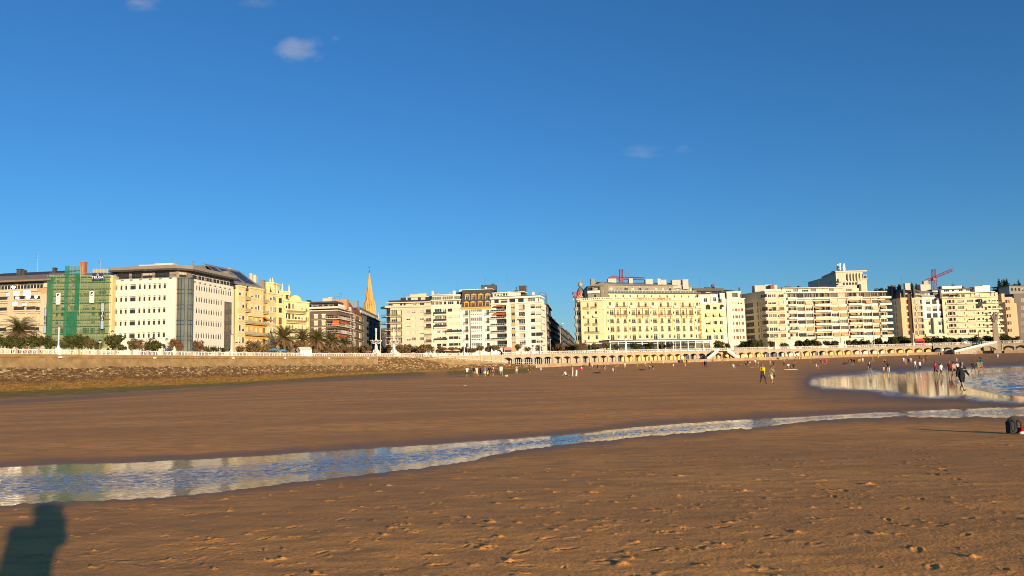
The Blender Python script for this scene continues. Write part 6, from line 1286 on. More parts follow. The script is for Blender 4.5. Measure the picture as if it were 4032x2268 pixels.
q=Face(b,*pts2(f,.2,-1.5,-1));zq=f.Z(8,860,362);q.grid(8,[(798,872)],[(372,432)],'bronze',xref=830,yref=400,rec=.7);q.grid(8,[(900,922)],[(388,435)],'redb',xref=830,yref=400);q.wall(zt,zq,hw);q.box('cornice',hw,-.2,q.L+.3,zq+.003,zq+.4,-5,.4);b.mass([q.pt(0,-.8,0)[:2],q.pt(q.L,-.8,0)[:2],q.pt(q.L,-8,0)[:2],q.pt(0,-8,0)[:2]],zt,zq,hw)
q0=Face(b,*pts2(f0,0,-.2,-1));q0.grid(8,[(700,722)],[(388,432)],'redb',xref=710,yref=400);q0.wall(zt,f.Z(8,860,372),hw)
mb=b.mb('roof',slate);a_,c_=at(*zz(8,605,355),418),at(*zz(8,830,355),418);zz1=at(*zz(8,700,318),420).z;mb.add([(a_.x,416,a_.z),(c_.x,416,a_.z),(c_.x-8,424,zz1),(a_.x+4,424,zz1),(a_.x,432,a_.z),(c_.x,432,a_.z)],[(0,1,2,3),(3,2,5,4),(1,5,2),(0,3,4)]);b.mass([(a_.x+.4,416.4),(c_.x-.4,416.4),(c_.x-.4,431.6),(a_.x+.4,431.6)],zt-1,a_.z-.02,slate,'roof')
b.chimney(8,888,904,305,350,418,slate,1);b.antenna(8,848,275,340,418,3);b.finish()
# ===== 18 corner block with bay windows, left side in shade
b=Bld("apartment_building","beige corner block with angular bay windows and a shaded left side",3040,420,trim=M("cream stone band",(.64,.55,.38),(.58,.5,.34),.5,.8))
cst=plaster("cream slab stone",(.62,.53,.37),.9);P1_=at(2994,1350,420).xy;P0_=Vector((P1_.x-5.6,P1_.y+16))
s_=b.face3(P0_,P1_);m_=b.face(2994.3,420,3023,415);f=b.face(3023.3,415,3097,415);zt=f.Z(9,500,355)
rws=[(390,432),(475,522),(558,606),(645,690),(732,780),(820,868),(905,955)]
s_.grid(9,[(118,220),(270,308)],[(490,548),(575,632),(660,718),(745,802),(830,888),(915,965)],'bronze',xref=290,yref=600,rec=.12);m_.grid(9,[(322,398)],rws,lambda i,j:('plain','blind','dark','greyb','dark','blind','brown')[j],xref=360,yref=500,rec=.1);f.grid(9,[(410,455),(460,512)],rws,lambda i,j:('plain','plain','dark','green','green','plain','brown')[j],xref=450,yref=500,rec=.15);f.grid(9,[(550,615)],rws,lambda i,j:('plain','blind','redb','redb','redb','blind','redb')[j],xref=580,yref=500,rec=.3);f.grid(9,[(522,545)],rws[:6],'blind',xref=530,yref=500,rec=.2)
for q in(s_,m_,f):q.wall(DECK,zt,cst)
b.mass([tuple(P0_-s_.n*.5+s_.u*.02),tuple(P1_-s_.n*.5+Vector((.3,.3))),tuple(f.P0-f.n*.6),tuple(f.P1-f.n*.6-f.u*.02),tuple(f.P1+Vector((0,16))),tuple(P0_+Vector((3,2)))],DECK,zt,cst)
for ya,yb in rws:
 z=f.Z(9,450,yb+8);f.box('sill_band',b.trim,0,f.U(9,640,500),z-.5,z,.01,.45);m_.box('sill_band',b.trim,.1,m_.L,z-.5,z-.003,.01,.45);f.box('parapet',b.trim,f.U(9,548,500),f.U(9,625,500),z,z+.4,.3,.44)
for q in(s_,m_,f):q.box('cornice',b.trim,0,q.L,zt-.01,zt+(.5 if q is f else .497 if q is m_ else .494),-.4,.4)
q=Face(b,*pts2(f,0,-1,-2));zq=f.Z(9,450,325);q.box('terrace_rail',white_paint,0,q.L,zt+.6,zt+1.4,1.6,1.66)
for x0,x1,yt,yb,m,Y in((235,370,278,345,conc,423),(370,450,268,345,conc,424),(440,490,270,350,M("rust brown tank",(.3,.12,.05),(.2,.08,.04),1,.7),421),(485,527,272,350,conc,422)):b.chimney(9,x0,x1,yt,yb+20,Y,m,5.,"plant_room")
for y in(330,345):pass
b.antenna(9,366,165,270,426,2);b.finish()
# ===== 19 long block of white balconies
b=Bld("apartment_building","long white block with rows of continuous balconies and many tan awnings",3300,430,trim=M("white balcony stone",(.76,.68,.53),(.7,.62,.48),.6,.75))
lw_=plaster("white balcony render",(.72,.64,.50),.92);brk=M("brown recessed wall",(.24,.15,.085),(.30,.2,.12),.8,.8)
f=b.face(3097.4,418,3498,427);zt=f.Z(9,1200,372);ys=[(375,438),(470,525),(552,608),(636,692),(722,776),(805,858),(888,945)]
bays=[(665,700),(712,765),(782,870),(888,978),(996,1065),(1085,1140),(1152,1208),(1224,1312),(1326,1418),(1448,1505),(1512,1560),(1568,1612),(1622,1665),(1672,1740),(1755,1832),(1848,1900),(1908,1960)]
dx=[0,4,8,14,18,20,26]
for j,(ya,yb) in enumerate(ys):
 z1,z0=f.Z(9,800,ya),f.Z(9,800,yb);f.region(f.U(9,664,500),f.L-.3,z0,z1-.3,brk)
 for i,(xa,xb) in enumerate(bays):
  u0,u1=f.U(9,xa+10,650),f.U(9,xb+10,650);r_=R.random();st='dark' if r_<.38 else 'bronze' if r_<.62 else 'plain' if r_<.8 else 'greyb'
  f.win(u0,u1,z0+.1,z1-.35,st,.9 if i in(0,1,4,5,6,9,10,11,15,16) else .3)
  if j and i in(2,3,7,8,13,14) and R.random()<.5:f.awning(u0,u1,z1-.35,1.6+.4*R.random(),.9+.3*R.random(),R.choice((AWN,AWN,M("sand awning cloth",(.55,.45,.28),(.5,.4,.25),1,.8))))
  elif j and i in(4,9,10,15,16) and R.random()<.42:f.awning(u0,u1+.8,z1-.3,1.0,1.8,AWN)
f.wall(DECK,zt,lw_);b.body([f],15,DECK,zt,lw_,inset=1.0)
for j,(ya,yb) in enumerate(ys):
 z0=f.Z(9,800,yb);f.box('slab',b.trim,f.U(9,775,500),f.L+.1,z0-.95,z0,.01,.35)
 for xa,xb in((655,772),(1000,1215),(1435,1618),(1840,1990)):f.balcony(f.U(9,xa+10,650),f.U(9,xb+10,650),z0-.75,1.6,'solid',b.trim,b.trim,.95)
for x in(770,880,985,1212,1318,1430,1618,1745,1842):u=f.U(9,x+10,650);f.box('fin',b.trim,u-.12,u+.12,DECK+3,f.Z(9,800,445),.36,.55)
f.box('parapet',b.trim,-.1,f.L+.6,zt-.02,zt+.5,-.6,1.3);f.box('parapet',b.trim,f.U(9,680,450),f.L+.8,f.Z(9,800,455),f.Z(9,800,440),.56,1.7)
q=Face(b,*pts2(f,1,-22,-3.5));zq=f.Z(9,1000,305);q.grid(9,[(640,710),(735,800),(850,930),(960,1030),(1100,1180),(1200,1260),(1320,1400),(1420,1500),(1520,1590)],[(322,360)],lambda i,j:'plain' if i%2 else 'blind',xref=800,yref=340,rec=.3);q.wall(zt,zq,lw_);q.box('roof',b.trim,-.5,q.L,zq+.003,zq+.3,-7,1.6);q.box('roof',slate,0,q.L,zq+.302,zq+.6,-7,1.4)
for x0,x1,yt,yb,m in((640,700,290,310,slate),(1065,1180,290,325,slate),(1590,1615,262,320,slate),(810,830,283,305,slate)):b.chimney(9,x0,x1,yt,yb,436,m,3)
gr=b.mb('roof_garden',M("terrace greenery",(.05,.06,.02),(.14,.11,.05),3,.9,.4));rr=random.Random(4)
for x0,x1 in((760,880),(930,1030),(1180,1260)):
 for k in range(40):p=at(*zz(9,rr.uniform(x0,x1),rr.uniform(322,355)),430.5+f.n.y*0+rr.uniform(0,2));gr.ball(p,rr.uniform(.25,.6),5,0,(1,1,.7))
b.antenna(9,1065,215,285,440,2);b.finish()
# ===== 20 stepped tower block behind
b=Bld("tower_block","pale stone tower block with tall ribbed windows rising behind the long balcony block",3350,560)
pst=plaster("pale ribbed stone",(.60,.52,.38),.9);f=b.face(3309,560,3416,560);s_=b.face(3256,595,3308.6,560);zt=f.Z(9,1550,100);z1=f.Z(9,1550,190);z9=25
f.grid(9,[(1412,1440),(1455,1480),(1492,1520),(1532,1558),(1575,1600),(1612,1640)],[(135,205)],'tall',xref=1450,yref=170,rec=.6);f.grid(9,[(1375,1405),(1420,1448),(1458,1485),(1495,1525),(1535,1562),(1575,1605),(1615,1645),(1655,1685)],[(228,272)],'office',xref=1450,yref=250);f.win(f.U(9,1650,170),f.U(9,1690,170),f.Z(9,1550,190),f.Z(9,1550,140),'office')
s_.grid(9,[(1215,1240),(1260,1285),(1300,1322)],[(195,225)],'bronze',xref=1300,yref=200,rec=.1);s_.grid(9,[(1180,1260),(1270,1320)],[(255,275)],'bronze',xref=1300,yref=260,rec=.1);f.wall(z9,zt,pst);s_.wall(z9,zt,pst);b.body([s_,f],30,z9,zt,pst)
f.box('cornice',pst,-.5,f.L+3,zt-.01,zt+.9,-2,.8);s_.box('cornice',pst,0,s_.L,zt-.01,zt+.897,-2,.8);f.box('wing',pst,f.L-4,f.L+2.4,z9,f.Z(9,1710,195),-12,.3);f.box('slab',conc,f.L-4,f.L+2.9,f.Z(9,1710,195)+.01,f.Z(9,1710,185),-10,1)
for x in(1446,1487,1526,1567,1606):u=f.U(9,x,170);f.box('rib',pst,u-.5,u+.5,f.Z(9,1550,215),zt-1,.01,.9)
f.box('slab',conc,f.U(9,1310,210),f.U(9,1360,210),f.Z(9,1330,235),f.Z(9,1330,215),.01,2.2)
b.chimney(9,1265,1400,88,120,570,slate,6,"plant_room");b.chimney(9,1430,1500,85,110,568,conc,5,"plant_room");b.chimney(9,1205,1218,145,180,590,slate,2)
mb=MB(b.root.location);a_=at(*zz(9,1355,95),566);mb.bar((a_.x,566,a_.z-3),(a_.x,566,at(*zz(9,1355,10),566).z),.3)
for k in range(6):q_=k*math.pi/3;z_=at(*zz(9,1355,60 if k%2 else 40),566).z;mb.box(a_.x+2.6*math.cos(q_)-.5,a_.x+2.6*math.cos(q_)+.5,566+2.6*math.sin(q_)-.3,566+2.6*math.sin(q_)+.3,z_-2.5,z_+2.5);mb.bar((a_.x,566,z_),(a_.x+2.6*math.cos(q_),566+2.6*math.sin(q_),z_),.2)
mb.build("phone_mast",white_paint,b.root);b.finish()
# ===== 21 beige corner house with dark roof, shaded left side
b=Bld("apartment_building","beige house with dark chimneyed roof, shaded left side and ochre windows",3600,424,trim=M("beige trim",(.60,.48,.30),None,1,.8))
bt=plaster("warm beige stone",(.58,.45,.26),.9);P1_=at(3558,1350,430);s_=b.face3(Vector((at(3503,1350,454).x,454)),P1_);f=b.face(3558.3,430,3642,430);zt=f.Z(10,550,430)
rws=[(462,515),(540,592),(622,676),(702,756),(782,836),(862,918)]
f.grid(10,[(442,472)],rws,'redb',xref=455,yref=490,rec=.3);f.grid(10,[(528,565)],rws,'brown',xref=550,yref=490,rec=.3);f.grid(10,[(580,668)],rws,lambda i,j:'brown' if j%2 else 'bronze',xref=620,yref=490,rec=.8);s_.grid(10,[(250,290),(305,320)],[(480,530),(560,610),(640,690),(720,770),(800,850),(880,930)],'bronze',xref=300,yref=500,rec=.1)
f.wall(DECK,zt,bt);s_.wall(DECK,zt,bt);b.body([s_,f],26,DECK,zt,bt,inset=.9);u=f.U(10,500,600);f.box('downpipe_recess',M("dark brown recess",(.07,.045,.03),None,1,.8),u-1.0,u+.8,DECK,zt+2,.01,.14);f.box('fin',bt,u+.81,u+1.3,DECK,zt,.01,.9)
for ya,yb in rws:z=f.Z(10,620,yb);f.box('balcony_front',b.trim,f.U(10,575,490),f.L,z-.5,z+.02,.01,.5)
q=Face(b,*pts2(f,.8,-1,-1.2));zq=f.Z(10,550,370);q.grid(10,[(490,525),(568,640)],[(382,425)],'dark',xref=500,yref=400,rec=.3);q.wall(zt,zq,bt);q0=Face(b,*pts2(s_,0,-1,-1.2));q0.wall(zt,zq,slate)
zr=f.Z(10,550,325);mb=b.mb('roof',slate);a_,c_,d_,e_=q.P0+q.n*.6,q.P1+q.n*.6,q.P1+Vector((0,22)),q0.P0+Vector((0,2));mb.hexa([(a_.x,a_.y,zq),(c_.x,c_.y,zq),(d_.x,d_.y,zq),(e_.x,e_.y,zq)],[(a_.x+1.5,a_.y+3,zr),(c_.x-1,c_.y+3,zr),(d_.x-2,d_.y-4,zr+2),(e_.x+2,e_.y-4,zr+2)])
for x0,x1,yt,yb,m,Y in((228,250,285,380,slate,446),(268,310,275,380,slate,442),(345,365,290,340,slate,440),(362,390,262,320,slate,440),(432,500,250,320,conc,434),(410,430,330,380,slate,430),(540,562,292,380,slate,428)):b.chimney(10,x0,x1,yt,yb,Y,m,2)
b.antenna(10,385,170,270,440,2);b.finish()
# ===== 22 white chateau-like house
b=Bld("apartment_building","white house with bulging dark windows and a glass roof terrace over a carved porch",3680,426,trim=white_paint)
wc=plaster("cool white render",(.74,.72,.68),.96,.05);crv=plaster("carved cream stone",(.66,.58,.42),.9);f=b.face(3642.3,431,3722,431);zt=f.Z(10,810,442);zm=f.Z(10,810,710)
f.grid(10,[(702,760),(782,842),(868,928)],[(458,520),(548,612),(638,700)],lambda i,j:'green' if(i,j)==(0,1) else 'dark',xref=730,yref=490,rec=.12);f.grid(10,[(738,762),(842,882),(905,930)],[(740,792),(842,895)],'office',xref=750,yref=760,rec=.2);f.region(0,f.L,DECK,zm,crv);f.wall(DECK,zt,wc);b.body([f],18,DECK,zt,wc)
f.box('porch',crv,f.U(10,785,760),f.U(10,880,760),DECK,zm+.6,.01,1.6);f.win(f.U(10,842,760),f.U(10,878,760),f.Z(10,850,795),f.Z(10,850,740),'office',0,False,1.65);f.win(f.U(10,842,760),f.U(10,878,760),f.Z(10,850,898),f.Z(10,850,842),'office',0,False,1.65);f.box('cornice',crv,-.1,f.L+.1,zm-.15,zm+.25,.01,.5);f.box('balustrade',crv,0,f.L,f.Z(10,850,935),f.Z(10,850,905),.4,1.9)
f.box('cornice',white_paint,-.2,f.L+.2,zt-.01,zt+.5,-.4,.6);q=Face(b,*pts2(f,.5,-.5,-1.8));zq=f.Z(10,810,370);q.grid(10,[(690,720),(730,780),(790,830),(840,870)],[(380,425)],'plain',xref=720,yref=400,rec=.2);q.wall(zt,zq,at_m);f.box('terrace_rail',M("bluish glass rail",(.16,.19,.17)),0,f.L,zt+.5,zt+1.8,.3,.35)
mb=b.mb('roof',zinc);P=q.pt;zr=f.Z(10,720,298);mb.add([P(-.5,.8,zq),P(q.L+.8,.8,zq),P(q.L-4.5,-7,zr),P(-.5,-7,zr),P(q.L+.8,-14,zq),P(-.5,-14,zq)],[(0,1,2,3),(1,4,2),(2,4,5,3)]);b.chimney(10,632,762,265,310,436,conc,4);b.chimney(10,880,900,330,400,428,slate,2);b.finish()
# ===== 23 cream block with sawtooth balconies
b=Bld("apartment_building","cream block with stepped angled balconies and a white roof storey, near the right edge",3830,422,trim=M("cream balcony front",(.68,.6,.42),(.62,.54,.38),.6,.8))
cb=plaster("cream block render",(.66,.57,.38),.92);f=b.face(3722.4,430,3945,427);zt=f.Z(10,1150,440);ys=[(465,512),(545,595),(620,668),(697,745),(775,822),(852,905)]
f.grid(10,[(978,1030),(1036,1075)],ys,lambda i,j:'plain' if i else 'tall',xref=1000,yref=490,rec=1.0);f.grid(10,[(1112,1195),(1235,1320)],ys,lambda i,j:('dark','green','blind','blind','blind','blind')[(j+i)%6] if j<5 else 'plain',xref=1150,yref=490,rec=.35);f.grid(10,[(1345,1385),(1392,1440)],ys,lambda i,j:'dark' if j==0 else 'blind',xref=1380,yref=490,rec=.8);f.grid(10,[(1500,1540)],ys,lambda i,j:'redb' if j else 'blind',xref=1510,yref=490,rec=.8);f.grid(10,[(1560,1610),(1625,1670)],ys,'plain',xref=1580,yref=490,rec=.3)
f.wall(DECK,zt,cb);b.body([f],16,DECK,zt,cb,inset=1.2);P=f.pt
for ya,yb in ys:
 z=f.Z(10,1000,yb)-.25
 for xa,xb,d0,d1 in((965,1082,.4,1.8),(1480,1560,1.6,.8)):
  u0,u1=f.U(10,xa,600),f.U(10,xb,600);mb=MB(b.root.location);mb.hexa([P(u0,d0,z-.3),P(u1,d1,z-.3),P(u1,.01,z-.3),P(u0,.01,z-.3)],[P(u0,d0,z+.55),P(u1,d1,z+.55),P(u1,.01,z+.55),P(u0,.01,z+.55)]);mb.hexa([P(u0,.1,z+.55),P(u0+.2,d0,z+.55),P(u0+.25,d0,z+.55),P(u0+.3,.1,z+.55)],[P(u0,.1,z+1.4),P(u0+.2,d0,z+1.0),P(u0+.25,d0,z+1.0),P(u0+.3,.1,z+1.4)]);mb.build("balcony",b.trim,b.root)
 for xa,xb in((1098,1212),(1225,1335),(1338,1460),(1555,1685)):f.balcony(f.U(10,xa,600),f.U(10,xb,600),z-.1,1.1,'solid',b.trim,b.trim,.65)
f.box('cornice',b.trim,-.1,f.L+.1,zt-.01,zt+.4,-.5,1.0);q=Face(b,*pts2(f,.5,-1,-2));zq=f.Z(10,1150,375);q.grid(10,[(985,1060),(1080,1140),(1160,1205),(1235,1290),(1330,1400),(1500,1550),(1600,1640)],[(385,430)],lambda i,j:'blind' if i>2 else 'bronze',xref=1100,yref=400,rec=.4);q.wall(zt,zq,cb);q.box('roof',b.trim,-.3,q.L,zq+.003,zq+.4,-8,1.8)
for i in(985,1100):f.awning(f.U(10,i,400),f.U(10,i+100,400),zq,.7,1.6,AWN)
q2=Face(b,*pts2(f,-3,-8,-4));zq2=f.Z(10,1100,322);q2.grid(10,[(935,1005),(1040,1070),(1130,1180),(1220,1300)],[(332,358)],'plain',xref=1000,yref=345,rec=.2);q2.wall(zq,zq2,wc);q2.box('roof',slate,-1,q2.L,zq2+.003,zq2+.5,-7,1)
for x0,x1,yt,yb,m,Y in((915,1170,288,335,wc,436),(1335,1440,292,340,wc,430),(1440,1530,278,340,wc,432),(1060,1085,265,300,slate,438),(1190,1205,290,310,slate,436),(895,910,288,330,slate,434)):b.chimney(10,x0,x1,yt,yb+10,Y,m,5 if x1-x0>50 else 2)
b.antenna(10,1060,228,280,438,2);b.finish()
# ===== 24, 25 right edge
b=Bld("apartment_building","stepped orange beige block at the right edge of the row with paired brown windows",3980,414);og=plaster("orange beige stone",(.58,.40,.24),.9)
f0=b.face(3945.3,428,3972,425);f=b.face(3972.3,425,4016,425);zt=f.Z(10,1800,425);z2=f.Z(10,1880,505)
f0.grid(10,[(1728,1752)],[(462,505),(558,602),(650,694),(745,788),(838,880)],'redb',xref=1740,yref=480,rec=.2);f.grid(10,[(1760,1788)],[(460,502),(556,598),(648,690),(742,785),(838,880)],'redb',xref=1770,yref=480,rec=.2);f.grid(10,[(1888,1900)],[(560,598),(648,690),(742,785),(838,880)],'redb',xref=1890,yref=600,rec=.2)
us=f.U(10,1840,600);f.wall(DECK,zt,og,0,us);f.wall(DECK,z2,og,us,f.L);f0.wall(DECK,zt,og);b.mass([tuple(f0.P0-f0.n*.5+f0.u*.02),tuple(f0.P1-f0.n*.5),tuple(Vector(f.pt(us,-.5,0)[:2])),tuple(Vector(f.pt(us,-16,0)[:2])),tuple(Vector(f0.pt(0,-16,0)[:2]))],DECK,zt,og);b.mass([f.pt(us+.01,-.5,0)[:2],f.pt(f.L-.02,-.5,0)[:2],f.pt(f.L,-16,0)[:2],f.pt(us+.01,-16,0)[:2]],DECK,z2,og);b.chimney(10,1680,1720,385,440,416,og,3);b.finish()
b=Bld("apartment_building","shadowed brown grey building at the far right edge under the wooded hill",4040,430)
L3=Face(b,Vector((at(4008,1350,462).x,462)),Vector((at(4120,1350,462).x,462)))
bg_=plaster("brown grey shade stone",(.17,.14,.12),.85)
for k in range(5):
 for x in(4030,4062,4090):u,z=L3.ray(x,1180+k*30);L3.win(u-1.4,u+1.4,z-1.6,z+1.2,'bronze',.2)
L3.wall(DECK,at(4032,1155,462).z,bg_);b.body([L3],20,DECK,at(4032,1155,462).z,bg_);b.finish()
# ------------------------------------------------------------------ trees
def leaf_mat(n,a,c):return M(n,a,c,1.6,.75,0,.2)
BARK=M("tamarisk bark",(.10,.07,.045),(.16,.115,.075),3,.9,.4)
LEAF={'brown':leaf_mat("brown tamarisk leaves",(.10,.062,.028),(.20,.125,.055)),'green':leaf_mat("green tamarisk leaves",(.030,.038,.010),(.085,.085,.022)),'olive':leaf_mat("olive leaves",(.055,.05,.018),(.13,.105,.04)),'dark':leaf_mat("dark pine leaves",(.012,.018,.008),(.035,.045,.016)),'red':leaf_mat("reddish leaves",(.13,.055,.03),(.22,.10,.05))}
CROWNS={}
def crown_mesh(kind,var):
 if(kind,var) in CROWNS:return CROWNS[kind,var]
 rr=random.Random(f"{kind}{var}");vs=[];fs=[]
 blobs=[]
 for k in range(13):
  while True:
   x,y,z=rr.uniform(-1,1),rr.uniform(-1,1),rr.uniform(-1,1)
   if x*x+y*y+z*z<1:break
  blobs.append((x*.68,y*.68,z*.6+.05,rr.uniform(.24,.46)))
 for bx,by,bz,br in blobs:
  for k in range(95):
   d=Vector((rr.gauss(0,1),rr.gauss(0,1),rr.gauss(0,1))).normalized();p=Vector((bx,by,bz))+d*br*rr.uniform(.55,1.12)
   if kind=='dark':p.z*=1.15
   a=Vector((rr.gauss(0,1),rr.gauss(0,1),rr.gauss(0,1.2))).normalized();c=a.cross(d+Vector((rr.gauss(0,.5),rr.gauss(0,.5),rr.gauss(0,.5))))
   if c.length<.05:continue
   c.normalize();s1,s2=rr.uniform(.07,.15),rr.uniform(.04,.075);o=len(vs)
   vs+=[tuple(p-a*s1),tuple(p+c*s2),tuple(p+a*s1),tuple(p-c*s2)];fs.append((o,o+1,o+2,o+3))
 me=bpy.data.meshes.new("crown");me.from_pydata(vs,[],fs);me.materials.append(LEAF[kind]);CROWNS[kind,var]=me;return me
TRUNKS={}
def trunk_mesh(var):
 if var in TRUNKS:return TRUNKS[var]
 rr=random.Random(var+50);mb=MB();top=[(0,0,0),(rr.uniform(-.05,.05),0,.35),(rr.uniform(-.08,.08),rr.uniform(-.05,.05),.7)];mb.tube(top,[.075,.06,.045],7)
 for k in range(5):q=rr.uniform(0,6.28);d=rr.uniform(.25,.55);mb.tube([top[1 if k%2 else 2],(d*.5*math.cos(q),d*.5*math.sin(q),.95),(d*math.cos(q),d*math.sin(q),1.35)],[.035,.025,.01],5)
 TRUNKS[var]=mb.mesh("trunk",BARK);return TRUNKS[var]
nt_=0
def tree(n,x,ytop,r,kind,off=None,label="",group=None,zb=DECK,name="tamarisk_tree",ybase=None):
 """x, top and half width in zoom pixels"""
 global nt_
 px,py=zz(n,x,ytop);s=ZM[n][2]
 if off is None:off=-(5+(nt_*37%10))
 p,a=onprom(px,off);p.z=zb;h=at(px,py,p.y).z-zb;w_=r/s/FPX*p.y;v=nt_%5;nt_+=1
 t=empty(name,p,label,"tree",group or "tamarisk trees along the promenade");ch=min(h*.5,max(w_*.95,h*.33)) if kind!='hedge' else h*.5
 c=mobj("crown",crown_mesh(kind,v),t,(0,0,h-ch*1.05),R.uniform(0,6.28),(w_*1.38,w_*1.3,ch*1.22));m=mobj("trunk",trunk_mesh(v%3),t,(0,0,0),R.uniform(0,6),None)
 hs=max(h-ch,.5);m.scale=(min(w_,2.2),min(w_,2.2),hs/.8)
